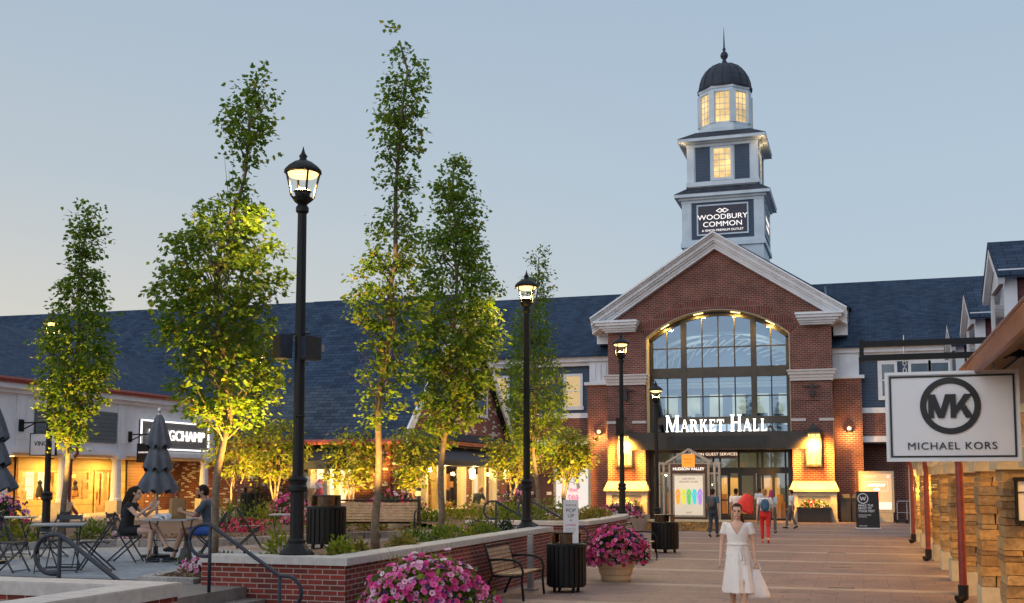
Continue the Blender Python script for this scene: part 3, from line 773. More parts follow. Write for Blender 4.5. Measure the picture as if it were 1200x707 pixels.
tw.lathe([(1.62, 21.5), (1.62, 22.0), (1.56, 22.05), (1.56, 22.3), (1.5, 22.32)], 8, (CX, TY, 0), a0=A8)
tw.lathe([(1.5, 24.05), (1.56, 24.08), (1.5, 24.25), (1.56, 24.3), (1.56, 24.42)], 8, (CX, TY, 0), a0=A8)
for k in range(8):
    a = A8 + 2 * PI * k / 8; tw.cbox((CX + 1.44 * math.cos(a), TY + 1.44 * math.sin(a), 23.2), .3, .34, 1.9, rz=a)
tower = tw.build('cupola_tower', 'tower_paint', hall)
b = MB(); ring_roof(b, 2.64, 17.96, 1.95, 18.45); ring_roof(b, 2.44, 21.18, 1.5, 21.75); b.each('skirt_roof', 'shingle_dark', tower)
b = MB(); b.lathe([(1.56, 24.42), (1.58, 24.52), (1.5, 24.58), (1.46, 24.88), (1.34, 25.25), (1.12, 25.62), (.84, 25.9), (.5, 26.07), (.18, 26.15), (.1, 26.3)], 32, (CX, TY, 0))
for k in range(16):
    a = 2 * PI * k / 16
    b.tube([(CX + r * math.cos(a), TY + r * math.sin(a), z) for r, z in ((1.51, 24.58), (1.47, 24.88), (1.35, 25.25), (1.13, 25.62), (.85, 25.9), (.51, 26.08))], .025, 4)
b.build('dome', 'dark_navy', tower, smooth=False)
b = MB(); b.lathe([(.1, 26.15), (.14, 26.3), (.09, 26.42), (.2, 26.55), (.23, 26.68), (.18, 26.82), (.07, 26.92), (.1, 27.05), (.05, 27.15), (.03, 27.8), (.008, 28.35)], 12, (CX, TY, 0)); b.build('finial', 'dark_navy', tower, smooth=True)
# navy boards and windows on the visible faces
b = MB(); tf = None
for rot in (0, 1, 3):   # front, right, left
    R = Matrix.Rotation(rot * PI / 2, 3, 'Z')
    def pbox(B, u0, u1, d0, d1, z0, z1, mi=0):
        P = []
        for z in (z0, z1):
            for u, d in ((u0, d0), (u1, d0), (u1, d1), (u0, d1)):
                p = R @ Vector((u, d, 0)); P.append((CX + p.x, TY + p.y, z))
        B.hexa(P, mi)
    pbox(b, -1.7, 1.7, -2.215, -2.19, 15.42, 17.5)
    for s in (-1, 1): pbox(b, min(s * .68, s * 1.5), max(s * .68, s * 1.5), -1.935, -1.9, 18.78, 20.74)
    w_ = MB(); pbox(w_, -.48, .48, -1.945, -1.9, 18.95, 20.6)
    for u in (-.53, .53): pbox(w_, u - .07, u + .07, -1.97, -1.9, 18.9, 20.66, 1)
    pbox(w_, -.6, .6, -1.965, -1.9, 20.6, 20.72, 1); pbox(w_, -.64, .64, -1.99, -1.9, 18.78, 18.92, 1)
    for u in (-.16, .16): pbox(w_, u - .015, u + .015, -1.96, -1.94, 18.95, 20.6, 1)
    for z in (19.28, 19.61, 19.94, 20.27): pbox(w_, -.48, .48, -1.958, -1.94, z - .015, z + .015, 1)
    w_.build('tower_window', ['window_bright', 'tower_paint'], tower)
    tf = MB(); pbox(tf, -1.42, 1.42, -2.28, -2.2, 15.62, 15.7); pbox(tf, -1.42, 1.42, -2.28, -2.2, 17.28, 17.36)
    for u in (-1.38, 1.38): pbox(tf, u - .04, u + .04, -2.27, -2.2, 15.7, 17.28)
    tf.build('sign_frame', 'tower_paint', tower)
b.each('navy_board', 'navy_siding', tower)
for k in range(8):
    a = 2 * PI * k / 8 + PI / 2; R = Matrix.Rotation(a + PI / 2, 3, 'Z')
    def pb(B, u0, u1, d0, d1, z0, z1, mi=0):
        P = []
        for z in (z0, z1):
            for u, d in ((u0, d0), (u1, d0), (u1, d1), (u0, d1)):
                p = R @ Vector((u, d, 0)); P.append((CX + p.x, TY + p.y, z))
        B.hexa(P, mi)
    w_ = MB(); pb(w_, -.43, .43, -1.36, -1.33, 22.35, 24.05)
    for u in (-.145, .145): pb(w_, u - .014, u + .014, -1.385, -1.36, 22.35, 24.05, 1)
    for z in (22.69, 23.03, 23.37, 23.71): pb(w_, -.43, .43, -1.38, -1.36, z - .014, z + .014, 1)
    w_.build('cupola_window', ['window_bright', 'tower_paint'], tower)
sg = MB(); sg.box(CX - 1.36, CX + 1.36, TY - 2.26, TY - 2.2, 15.68, 17.3)
sg.box(CX + 2.2, CX + 2.26, TY - 1.36, TY + 1.36, 15.68, 17.3)
sgo = sg.each('name_sign', 'sign_navy', tower)
ty_ = TY - 2.275
text('WOODBURY', .40, 'letters_soft', tower, (CX, ty_, 16.62), sx=1.16)
text('COMMON', .40, 'letters_soft', tower, (CX, ty_, 16.22), sx=1.16)
text('A SIMON PREMIUM OUTLET', .17, 'letters_soft', tower, (CX, ty_, 15.88), sx=1.08)
b = MB()
for s in (-1, 1):
    pts = [(CX + s * .13 + .2 * math.cos(a) , ty_, 16.98 + .11 * math.sin(a)) for a in [2 * PI * k / 4 for k in range(4)]]
    b.tube(pts, .028, 6, closed=True)
b.build('sign_emblem', 'letters_soft', tower)
text('WOODBURY', .36, 'letters_soft', tower, (CX + 2.275, TY, 16.62), rz=PI / 2, sx=1.1); text('COMMON', .36, 'letters_soft', tower, (CX + 2.275, TY, 16.2), rz=PI / 2, sx=1.1)
for s in (-1, 1): light('POINT', (CX + s * 2.2, TY - 2.25, 20.75), 5, (1, .66, .3), .05, 'tower_eave_light')
light('POINT', (CX + 2.25, TY - .8, 20.6), 8, (1, .66, .3), .05, 'tower_eave_light')

# ---- side wings with blue siding
def wing(name, label, xa, xb, xp, wins, sx):
    W = thing(name, label, 'building', ((xa + xb) / 2, 59, 0), world=True)
    b = MB(); b.box(xa, xb, 59.0, 59.3, 5.72, 8.3); b.build('blue_siding', 'navy_siding', W)
    b = MB(); b.box(xa, xb, 58.98, 59.3, 4.28, 5.45); b.box(xa, xb, 60.8, 61, 0, 4.1)
    x0 = xp; b.box(min(x0, x0 + sx * 1.35), max(x0, x0 + sx * 1.35), 58.55, 59.3, 0, 7.2); b.box(xa, xb, 59.3, 72, 0, .02)
    if sx < 0: b.box(xa - .2, xa, 59, 72, 0, 8.3)
    b.build('brick_wall', 'brick_hall', W)
    b = MB(); b.box(xa, xb, 58.9, 59.3, 5.45, 5.72); b.box(xa, xb, 58.92, 59.3, 3.98, 4.28); b.box(xa, xb, 58.7, 59.3, 8.3, 8.5); b.box(xa, xb, 58.45, 59.3, 8.5, 8.72); b.box(xa, xb, 58.35, 59.0, 8.72, 8.84)
    a, c = sorted((x0 - sx * .1, x0 + sx * 1.25)); b.box(a, c, 58.6, 59.3, 7.36, 8.7); a2, c2 = sorted((x0 - sx * .1, x0 + sx * 1.5)); b.box(a2, c2, 58.4, 59.3, 7.2, 7.36)
    for q in (.35, .65, .95): b.box(x0 + sx * q - .05, x0 + sx * q + .05, 58.56, 58.6, 7.5, 8.4)
    b.build('white_trim', 'white_trim', W)
    b = MB(); b.box(xa, xb, 59.3, 60.8, 3.9, 3.98); b.build('recess_soffit', 'bronze', W)
    if sx > 0: xr0, xr1 = xa - 1.6, xb
    else: xr0, xr1 = xa, xb + 1.6
    b = MB(); b.hexa([(xa, 58.2, 8.72), (xb, 58.2, 8.72), (xr1, 65, 13.1), (xr0, 65, 13.1), (xa, 58.2, 8.84), (xb, 58.2, 8.84), (xr1, 65, 13.22), (xr0, 65, 13.22)])
    b.hexa([(xa, 65, 13.1), (xb, 65, 13.1), (xb, 72, 8.6), (xa, 72, 8.6), (xa, 65, 13.22), (xb, 65, 13.22), (xb, 72, 8.72), (xa, 72, 8.72)])
    b.build('roof', 'shingle_roof', W)
    for (x0_, x1_, z0_, z1_, lit) in wins:
        t = MB(); t.box(x0_ - .14, x0_, 58.92, 59.1, z0_ - .14, z1_ + .14); t.box(x1_, x1_ + .14, 58.92, 59.1, z0_ - .14, z1_ + .14); t.box(x0_, x1_, 58.925, 59.1, z1_, z1_ + .14); t.box(x0_ - .2, x1_ + .2, 58.88, 59.1, z0_ - .2, z0_)
        t.box(x0_, x1_, 58.95, 59.05, (z0_ + z1_) / 2 - .03, (z0_ + z1_) / 2 + .03)
        wf = t.build('window', 'white_trim', W)
        p = MB(); p.box(x0_, x1_, 58.97, 59.02, z0_, z1_); p.build('pane', lit, wf)
        p = MB()
        for k in range(1, 12): p.box(x0_, x1_, 58.962, 58.968, z0_ + (z1_ - z0_) * k / 12 - .012, z0_ + (z1_ - z0_) * k / 12)
        if lit == 'window_blind': p.build('blind', 'cream_paint', wf)
    return W
emit('window_blind', (1, .66, .26), .5, (.3, .25, .15))
glassmat('window_sky', (.3, .36, .42), .5)
simple('window_dark', (.05, .09, .14), .06, var=.3, scale=1.5, spec=.8)
lw = wing('brick_wing', 'two-storey wing with navy siding and lit yellow windows left of the hall', -24.5, CX - 5.72, CX - 5.75, [(-19.65, -18.75, 6.1, 7.75, 'window_blind'), (-15.35, -14.55, 6.1, 7.75, 'window_blind')], -1)
rw = wing('brick_wing', 'two-storey wing with navy siding and white windows right of the hall', CX + 5.72, 14, CX + 5.75, [(1.15, 1.75, 6.3, 7.9, 'window_dark'), (2.55, 3.35, 6.3, 7.9, 'window_dark'), (3.5, 4.3, 6.3, 7.9, 'window_dark'), (5.6, 6.4, 6.3, 7.9, 'window_dark')], 1)
b = MB(); b.box(.95, 4.5, 58.93, 59.05, 8.04, 8.2); b.box(.95, 1.02, 58.93, 59.05, 6.1, 8.04)
b.build('window_surround', 'white_trim', rw)
# hoarding in the recess of the left wing
b = MB(); b.box(-24, CX - 7.1, 59.9, 60.0, 0, 2.4)
h = b.build('recess_hoarding', 'sign_brown', lw)
b = MB()
for k in range(9): b.box(-22 + k * 1.05, -21.72 + k * 1.05, 59.88, 59.899, 1.25, 1.42)
b.each('paper_notice', 'paper_white', h)
# long roofed block far left behind the shops
bk = thing('long_shop_block', 'long block with a broad blue shingle roof behind the left shops', 'building', (-41, 52, 0), world=True)
b = MB(); b.box(-75, -24.5, 48.4, 48.7, 0, 4.4); b.box(-24.7, -24.5, 48.7, 64, 0, 5); b.build('brick_wall', 'brick_spot', bk)
b = MB(); b.hexa([(-75, 47.9, 4.2), (-24.4, 47.9, 4.2), (-24.4, 57, 12.1), (-75, 57, 12.5), (-75, 47.9, 4.34), (-24.4, 47.9, 4.34), (-24.4, 57, 12.25), (-75, 57, 12.65)])
b.hexa([(-75, 57, 12.5), (-24.4, 57, 12.1), (-24.4, 66, 4.6), (-75, 66, 4.6), (-75, 57, 12.65), (-24.4, 57, 12.25), (-24.4, 66, 4.7), (-75, 66, 4.7)])
b.prism([(48.2, 4.3), (57, 12.1), (65.6, 4.6)], 'x', -24.6, -24.45)
b.build('roof', 'shingle_roof', bk)

# lanterns on the pilasters (things of their own)
for sx, lb in ((-1, 'tall glowing wall lantern left of the hall entrance'), (1, 'tall glowing wall lantern right of the hall entrance')):
    xc = CX + sx * 4.75
    L = thing('wall_lantern', lb, 'wall lantern', (xc, YF, 2.75), group='tall lanterns on the hall pilasters', world=True)
    b = MB(); b.box(xc - .33, xc + .33, YF - .42, YF - .06, 2.85, 4.35); b.build('glass_box', 'sconce_glow', L)
    b = MB()
    for ax in (-.35, .35):
        for ay in (-.44, -.06): b.box(xc + ax - .025, xc + ax + .025, YF + ay - .02, YF + ay + .02, 2.8, 4.4)
    for ax in (-.12, .12): b.box(xc + ax - .012, xc + ax + .012, YF - .445, YF - .42, 2.85, 4.35)
    b.box(xc - .4, xc + .4, YF - .48, YF - .03, 2.74, 2.84); b.box(xc - .36, xc + .36, YF - .445, YF - .42, 4.15, 4.19)
    b.build('frame', 'dark_bronze', L)
    b = MB(); b.hexa([(xc - .5, YF - .58, 4.4), (xc + .5, YF - .58, 4.4), (xc + .5, YF - .02, 4.4), (xc - .5, YF - .02, 4.4), (xc - .22, YF - .36, 4.62), (xc + .22, YF - .36, 4.62), (xc + .22, YF - .1, 4.62), (xc - .22, YF - .1, 4.62)])
    b.hexa([(xc - .22, YF - .36, 4.62), (xc + .22, YF - .36, 4.62), (xc + .22, YF - .1, 4.62), (xc - .22, YF - .1, 4.62), (xc - .03, YF - .25, 4.9), (xc + .03, YF - .25, 4.9), (xc + .03, YF - .2, 4.9), (xc - .03, YF - .2, 4.9)])
    b.build('cap', 'dark_bronze', L)
    light('SPOT', (xc, YF - 1.05, 3.9), 4300, (1, .46, .06), .3, 'lantern_light', (xc, YF, 3.05), 125, .9)
    light('SPOT', (xc, YF - 1.0, 2.7), 380, (1, .44, .06), .2, 'lantern_light', (xc, YF, 1.2), 125, .9)
for x, lb in ((CX + 6.45, 'small round wall light on the brick pier right of the hall'), (CX - 6.45, 'small round wall light on the brick pier left of the hall')):
    L = thing('wall_light', lb, 'wall light', (x, 58.5, 4.45), world=True, group='small wall lights on the brick piers')
    b = MB(); b.lathe([(.03, .1), (.16, .02), (.17, -.02), (.05, -.03)], 12, (x, 58.36, 4.5)); b.box(x - .05, x + .05, 58.35, 58.55, 4.5, 4.62); b.build('shade', 'dark_bronze', L)
    b = MB(); b.lathe([(.02, .0), (.09, .06), (.09, .16), (.02, .2)], 10, (x, 58.36, 4.55)); b.build('bulb', 'bulb_glow', L)
    light('POINT', (x, 58.1, 4.3), 110, (1, .55, .16), .06, 'pier_light')
# ------------------------------------------------------------------ white shop row on the left (front runs along Y at x = -30)
row = thing('shop_row', 'white shop row with columns, red gutter and warm lit windows at the far left', 'building', (-32, 38, PZ), world=True)
RX0 = -30.0; Y0r, Y1r = 24.0, 47.2
b = MB()
b.box(RX0 - .25, RX0, Y0r, Y1r, 3.28, 5.62)           # fascia
b.box(RX0 - .3, RX0 + .1, Y0r, Y1r + .1, 3.1, 3.28); b.box(RX0 - .3, RX0 + .05, Y0r, Y1r + .05, 3.28, 3.36)
b.box(RX0 - .3, RX0 + .16, Y0r, Y1r + .1, 5.3, 5.45); b.box(RX0 - .3, RX0 + .32, Y0r, Y1r + .2, 5.45, 5.68)
for ya in (31.6, 34.3, 40.25, 46.7):
    b.box(RX0, RX0 + .04, ya - .42, ya + .42, 3.36, 5.3)
    for q in (-.18, .18): b.box(RX0 + .04, RX0 + .06, ya + q - .1, ya + q + .1, 3.6, 5.1)
b.box(RX0 - 2.3, RX0, Y1r - .05, Y1r + .1, 3.1, 5.6)
b.build('white_fascia', 'white_trim', row)
b = MB()
for ya, yb in ((27, 31.1), (34.85, 39.75)): b.box(RX0, RX0 + .05, ya, yb, 3.62, 4.9)
b.each('grey_panel', 'grey_siding', row)
b = MB(); b.tube([(RX0 + .36, Y0r, 5.76), (RX0 + .36, Y1r + .2, 5.76)], .12, 8); b.build('gutter', 'gutter_red', row)
b = MB()
zt_ = 5.86; b.hexa([(RX0 + .42, Y0r, zt_ - .12), (RX0 + .42, Y1r + .3, zt_ - .12), (-36.6, Y1r + .3, 8.9), (-36.6, Y0r, 8.9), (RX0 + .42, Y0r, zt_), (RX0 + .42, Y1r + .3, zt_), (-36.6, Y1r + .3, 9.02), (-36.6, Y0r, 9.02)])
b.hexa([(-36.6, Y0r, 8.9), (-36.6, Y1r + .3, 8.9), (-43, Y1r + .3, 5.8), (-43, Y0r, 5.8), (-36.6, Y0r, 9.02), (-36.6, Y1r + .3, 9.02), (-43, Y1r + .3, 5.9), (-43, Y0r, 5.9)])
b.build('roof', 'shingle_roof', row)
b = MB(); b.prism([(RX0, 5.6), (-36.6, 8.88), (-42.8, 5.7), (-42.8, 3.1), (RX0, 3.1)], 'y', Y1r - .1, Y1r); b.build('gable_end', 'white_trim', row)
b = MB(); b.box(RX0 - 2.4, RX0 - .1, Y0r, Y1r + .6, 3.0, 3.09); b.build('porch_soffit', 'cream_paint', row)
for yc in (30.0, 33.3, 36.6, 39.9, 46.5):
    b = MB(); b.box(RX0 - .33, RX0 + .25, yc - .29, yc + .29, PZ, 1.2)
    c = b.build('column_plinth', 'stone_cast', row)
    b = MB(); b.lathe([(.24, 1.2), (.24, 1.28), (.21, 1.32), (.205, 2.1), (.175, 2.86), (.2, 2.9), (.23, 2.95)], 16, (RX0 - .04, yc, 0)); b.box(RX0 - .3, RX0 + .22, yc - .26, yc + .26, 2.95, 3.1)
    b.build('column', 'white_trim', row, smooth=False)
# porch back wall: boarded panel, shop windows, door, brick
XB = RX0 - 2.3
b = MB(); b.box(XB - .2, XB, 33.2, 36.7, PZ, 3.05); b.build('wood_panel', 'wood_siding', row)
b = MB(); b.box(XB - .2, XB, 43.5, 45.0, PZ, 3.05); b.build('wood_panel', 'wood_siding', row)
b = MB(); b.box(XB - .25, XB, 45.0, 50, PZ, 3.1); b.box(XB, -24.4, 48.0, 48.3, PZ, 3.9); b.build('brick_wall', 'brick_spot', row)
sw = MB(); gp = MB()
sw.box(XB - .2, XB + .02, 36.7, 43.5, 2.5, 3.05)
for ya, yb in ((36.9, 39.0), (39.4, 41.2)):
    sw.box(XB - .15, XB + .03, ya - .18, ya, PZ, 2.5); sw.box(XB - .15, XB + .03, yb, yb + .18, PZ, 2.5)
    sw.box(XB - .15, XB + .02, ya, yb, PZ, 1.25); sw.box(XB - .15, XB + .03, ya, yb, 2.4, 2.5); gp.box(XB - .05, XB - .04, ya, yb, 1.25, 2.4)
sw.box(XB - .15, XB + .03, 42.95, 43.5, PZ, 2.5); sw.box(XB - .15, XB + .03, 41.3, 41.5, PZ, 2.5)
st = sw.build('shop_front', 'yellow_board', row); gp.build('shop_window', 'glass_shop', st)
for ya in (41.5, 42.23):
    d = MB(); d.box(XB - .1, XB - .04, ya, ya + .1, PZ, 2.5); d.box(XB - .1, XB - .04, ya + .62, ya + .72, PZ, 2.5); d.box(XB - .1, XB - .04, ya + .1, ya + .62, PZ, .95); d.box(XB - .1, XB - .04, ya + .1, ya + .62, 2.4, 2.5)
    do = d.build('glass_door', 'shop_shelf', row); g = MB(); g.box(XB - .075, XB - .07, ya + .1, ya + .62, .95, 2.4); g.build('pane', 'glass_shop', do)
b = MB(); b.box(XB - 4, XB - 3.9, 36.5, 43.8, PZ, 3.05); b.box(XB - 4, XB, 36.5, 36.6, PZ, 3.05); b.box(XB - 4, XB, 43.6, 43.7, PZ, 3.05); b.box(XB - 4, XB, 36.5, 43.8, 3.05, 3.1); b.build('shop_room', 'shop_wall', row)
b = MB()
for yy in (37.2, 38.4, 39.8, 40.8):
    for z in (1.3, 1.75, 2.2): b.box(XB - 3.6, XB - 3.2, yy - .5, yy + .5, z, z + .04)
for k in range(5): b.box(XB - 2.6 + k * .5, XB - 2.2 + k * .5, 43.3, 43.58, .9, 2.4)
b.each('shelf', 'shop_shelf', row)
b = MB()
for k in range(46): b.cbox((XB - rng.uniform(.5, 3.3), rng.uniform(36.8, 43.4), rng.choice([1.35, 1.5, 1.8, 2.25]) + .0), rng.uniform(.12, .3), rng.uniform(.12, .35), rng.uniform(.12, .4))
b.each('goods', 'shop_goods', row)
for yy in (37.6, 40.2, 42.4): light('POINT', (XB - 1.2, yy, 2.75), 420, (1, .68, .26), .15, 'shop_light')
for yy in (37.6, 40.2, 42.4): b = MB(); b.lathe([(.02, .12), (.12, 0), (.02, -.03)], 10, (XB - 1.2, yy, 2.85)); b.build('ceiling_lamp', 'bulb_glow', row)
for yy in (31.7, 35, 38.2, 41.5, 44.8): light('AREA', (RX0 - 1.2, yy, 2.98), 190, (1, .62, .16), .6, 'porch_light', (RX0 - 1.2, yy, 0))
for yy in (31.7, 35, 38.2, 41.5, 44.8): b = MB(); b.lathe([(.16, 0), (.15, -.03), (.02, -.035)], 12, (RX0 - 1.2, yy, 3.0)); b.build('porch_downlight', 'bulb_glow', row)
b = MB(); b.tube([(RX0 + .33, 37.25, 5.7), (RX0 + .1, 37.25, 5.4), (RX0 + .1, 37.25, 3.35), (RX0 + .12, 37.2, 3.1), (RX0 + .12, 36.85, 2.8), (RX0 + .12, 36.82, 1.2), (RX0 + .25, 36.9, .95), (RX0 + .4, 37.0, PZ + .05)], .07, 8); b.build('downspout', 'pipe_red', row)
b = MB()
for ya, yb in ((36.9, 37.7), (38.3, 38.9), (39.6, 40.6), (41.6, 42.1), (42.4, 43.2)): b.box(XB - 3.88, XB - 3.84, ya, yb, 1.2, 2.45)
b.each('lit_display', 'lit_display', row)
b = MB()
for yy in (37.3, 38.7, 39.9, 40.9): b.lathe([(.16, 0), (.13, .35), (.07, .5), (.1, .62), (.03, .72)], 10, (XB - .6, yy, 1.35))
b.each('mannequin', 'cloth_black', row, per=42)
# long fascia sign of the second shop
sg = thing('shop_sign', 'long dark fascia sign with lit white letters and border above brick wall', 'sign', (RX0 + .1, 44, 4.05), world=True)
b = MB(); b.box(RX0 + .01, RX0 + .09, 41.3, 46.6, 3.42, 4.72); b.build('sign_board', 'sign_grey', sg)
b = MB()
for (ya, yb, za, zb) in ((41.3, 46.6, 4.66, 4.72), (41.3, 46.6, 3.42, 3.48), (41.3, 41.37, 3.48, 4.66), (46.53, 46.6, 3.48, 4.66)): b.box(RX0 + .09, RX0 + .13, ya, yb, za, zb)
b.build('border_tube', 'tube_white', sg)
text('LONGCHAMP', .66, 'letters_lit', sg, (RX0 + .14, 44.0, 4.06), rz=PI / 2, sx=1.06, extrude=.03)
# blade signs
def blade(label, x0, x1, yc, z0, z1, mat, word, tm, tsz, xw):
    s = thing('hanging_sign', label, 'sign', (xw, yc, (z0 + z1) / 2), world=True)
    b = MB(); b.box(x0, x1, yc - .03, yc + .03, z0, z1); bd = b.build('sign_board', mat, s)
    b = MB(); e = .03
    for (a, c, p, q) in ((x0 - e, x1 + e, z1, z1 + e), (x0 - e, x1 + e, z0 - e, z0), (x0 - e, x0, z0, z1), (x1, x1 + e, z0, z1)): b.box(a, c, yc - .045, yc + .045, p, q)
    b.build('sign_border', 'black_metal', s)
    b = MB(); b.box(xw, xw + .12, yc - .1, yc + .1, z1 + .1, z1 + .55); b.beam((xw + .1, yc, z1 + .42), (x1, yc, z1 + .42), .05, .05); b.beam((xw + .1, yc, z1 + .15), (xw + .7, yc, z1 + .4), .04, .04)
    for x in (x0 + .15, x1 - .15): b.beam((x, yc, z1 + .02), (x, yc, z1 + .42), .025, .025)
    b.build('bracket', 'black_metal', s)
    text(word, tsz, tm, s, ((x0 + x1) / 2, yc - .036, (z0 + z1) / 2 + .02), name='lettering')
    return s
blade('white hanging blade sign with black letters behind the leftmost tree', -29.45, -28.35, 34.1, 3.0, 3.78, 'sign_white', 'VINCE.', 'ink', .25, -30)
blade('black hanging blade sign beside the lit fascia sign', -29.5, -28.8, 40.6, 2.85, 3.6, 'sign_black', 'LONGCHAMP', 'letters_soft', .1, -30)

# ------------------------------------------------------------------ brick shop with steep gable
gs_ = thing('gabled_shop', 'brick shop with steep gable, dark awnings and broad blue roof in mid distance', 'building', (-17.5, 38.4, PZ), world=True)
GX = -14.0; GY0, GY1, GYM = 32.7, 44.1, 38.4; GL = -19.9; ZE, ZR = 3.55, 8.85
def gz(y): return ZE + (ZR - ZE) * (1 - abs(y - GYM) / (GYM - GY0))
b = MB(); b.prism([(GY0 + .1, 3.3), (GY1 - .1, 3.3), (GY1 - .1, gz(GY1 - .1) - .05), (GYM, ZR - .15), (GY0 + .1, gz(GY0 + .1) - .05)], 'x', GX - .3, GX)
b.box(GL, -17.9, GY0 + .1, GY0 + .4, PZ, 3.6); b.box(-15.6, GX, GY0 + .1, GY0 + .4, PZ, 3.6); b.box(-17.9, -15.6, GY0 + .1, GY0 + .4, 3.3, 3.6)
b.box(GL, GL + .3, GY0 + .4, GY1, PZ, 3.6); b.prism([(GY0 + .1, 3.6), (GY1, 3.6), (GYM, ZR - .15)], 'x', GL, GL + .3)
for ya, yb in ((GY0 + .4, 33.3), (38.9, 39.6), (42.6, 44.0)): b.box(GX - .35, GX, ya, yb, PZ, 3.3)
b.build('brick_wall', 'brick_spot', gs_)
b = MB()
for s, ya in ((0, GY0 - .35), (1, GY1 + .35)):
    za = ZE - .32 + .0
    b.hexa([(GL - .2, ya, za), (GX + .25, ya, za), (GX + .25, GYM, ZR - .02), (GL - .2, GYM, ZR - .02), (GL - .2, ya, za + .13), (GX + .25, ya, za + .13), (GX + .25, GYM, ZR + .12), (GL - .2, GYM, ZR + .12)])
b.build('roof', 'shingle_roof', gs_)
b = MB()
for ya in (GY0 - .36, GY1 + .36): b.beam((GX + .29, ya, ZE - .33), (GX + .29, GYM, ZR - .02), .08, .3)
b.build('rake_board', 'white_trim', gs_)
b = MB(); b.tube([(GL - .2, GY0 - .42, ZE - .28), (GX + .3, GY0 - .42, ZE - .28)], .1, 8); b.tube([(-14.35, GY0 - .38, ZE - .3), (-14.35, GY0 + .02, 3.1), (-14.35, GY0 + .02, PZ)], .05, 8); b.build('gutter', 'gutter_red', gs_)
b = MB(); b.box(GX, GX + .5, GY0, GY1 + .6, 3.28, 3.42); b.build('fascia_band', 'copper', gs_)
b = MB(); b.hexa([(GX, GY0, 3.44), (GX + .55, GY0, 3.44), (GX + .55, GY1 + .6, 3.44), (GX, GY1 + .6, 3.44), (GX, GY0, 3.75), (GX + .05, GY0, 3.75), (GX + .05, GY1 + .6, 3.75), (GX, GY1 + .6, 3.75)]); b.build('skirt_roof', 'shingle_dark', gs_)
# gable window
for ya, yb, za, zb in ((39.6, 41.2, 4.6, 5.35), (39.6, 41.2, 5.6, 6.2), (35.4, 37.4, 4.6, 5.6)):
    b = MB(); b.box(GX, GX + .06, ya - .12, ya, za - .12, zb + .12); b.box(GX, GX + .06, yb, yb + .12, za - .12, zb + .12); b.box(GX, GX + .06, ya, yb, zb, zb + .12); b.box(GX, GX + .08, ya, yb, za - .12, za)
    w_ = b.build('gable_window', 'white_trim', gs_); b = MB(); b.box(GX, GX + .02, ya, yb, za, zb); b.build('pane', 'window_dark', w_)
# front door bay with awning on the camera side
b = MB(); b.hexa([(-17.95, GY0 - 1.0, 2.42), (-15.9, GY0 - 1.0, 2.42), (-15.9, GY0 + .08, 2.42), (-17.95, GY0 + .08, 2.42), (-17.95, GY0 - 1.0, 2.68), (-15.9, GY0 - 1.0, 2.68), (-15.9, GY0 + .08, 3.28), (-17.95, GY0 + .08, 3.28)])
aw = b.build('awning', 'dark_navy', gs_); text('OΛ', .3, 'gold_paint', aw, (-17.35, GY0 - 1.012, 2.55))
fr = MB()
for x in (-17.9, -16.75, -15.75): fr.box(x, x + .14, GY0 + .16, GY0 + .36, PZ, 2.5)
fr.box(-17.9, -15.6, GY0 + .16, GY0 + .36, 2.42, 3.3); fr.box(-17.76, -16.75, GY0 + .17, GY0 + .35, PZ, 1.2)
ff = fr.build('door_frame', 'white_trim', gs_); b = MB(); b.box(-17.76, -15.75, GY0 + .25, GY0 + .26, PZ, 2.42); b.build('shop_window', 'glass_shop', ff)
b = MB(); b.lathe([(.32, .0), (.25, .5), (.12, .75), (.17, .95), (.05, 1.1)], 12, (-17.2, GY0 + .8, 1.0)); b.build('dress_form', 'cloth_magenta', gs_)
# storefront on the gable side
fr = MB(); gl = MB()
for y in (33.3, 34.9, 36.6, 38.7, 39.6, 41.0, 42.4): fr.box(GX - .25, GX + .03, y, y + .2, PZ, 3.28)
fr.box(GX - .25, GX + .02, 33.5, 42.4, 2.85, 3.28); fr.box(GX - .25, GX + .02, 33.5, 38.7, PZ, 1.05); gl.box(GX - .12, GX - .11, 33.4, 42.5, PZ, 2.85)
ff = fr.build('shop_front', 'cream_paint', gs_); gl.build('shop_window', 'glass_shop', ff)
for ya, yb in ((33.2, 38.6), (38.9, 44.4)):
    b = MB(); b.hexa([(GX + .02, ya, 2.55), (GX + 1.25, ya, 2.55), (GX + 1.25, yb, 2.55), (GX + .02, yb, 2.55), (GX + .02, ya, 3.24), (GX + 1.25, ya, 2.72), (GX + 1.25, yb, 2.72), (GX + .02, yb, 3.24)]); b.build('awning', 'dark_navy', gs_)
b = MB(); b.box(GL + .4, GX - .3, 37.5, 37.6, PZ, 3.2); b.box(GX - 3.5, GX - 3.4, GY0 + .5, GY1 - .2, PZ, 3.2); b.box(GL + .4, GX - .1, GY0 + .4, GY1 - .2, 3.26, 3.3); b.build('shop_room', 'shop_wall', gs_)
b = MB()
for k in range(40): b.cbox((rng.uniform(GX - 3.2, GX - .5), rng.uniform(33.4, 42.4), rng.uniform(.9, 2.3)), rng.uniform(.15, .4), rng.uniform(.15, .5), rng.uniform(.2, .6))
for k in range(20): b.cbox((rng.uniform(-19, -15.4), rng.uniform(33.8, 37.2), rng.uniform(.9, 2.2)), rng.uniform(.15, .4), rng.uniform(.15, .5), rng.uniform(.2, .6))
b.each('goods', 'shop_goods', gs_)
b = MB()
for ya, yb in ((33.6, 34.8), (35.3, 36.4), (37.0, 38.2), (39.8, 40.8)): b.box(GX - 3.38, GX - 3.34, ya, yb, 1.2, 2.6)
b.each('lit_display', 'lit_display', gs_)
b = MB(); b.box(GX - .5, GX - .45, 41.0, 42.3, 1.0, 2.3); b.build('window_poster', 'poster_white', gs_)
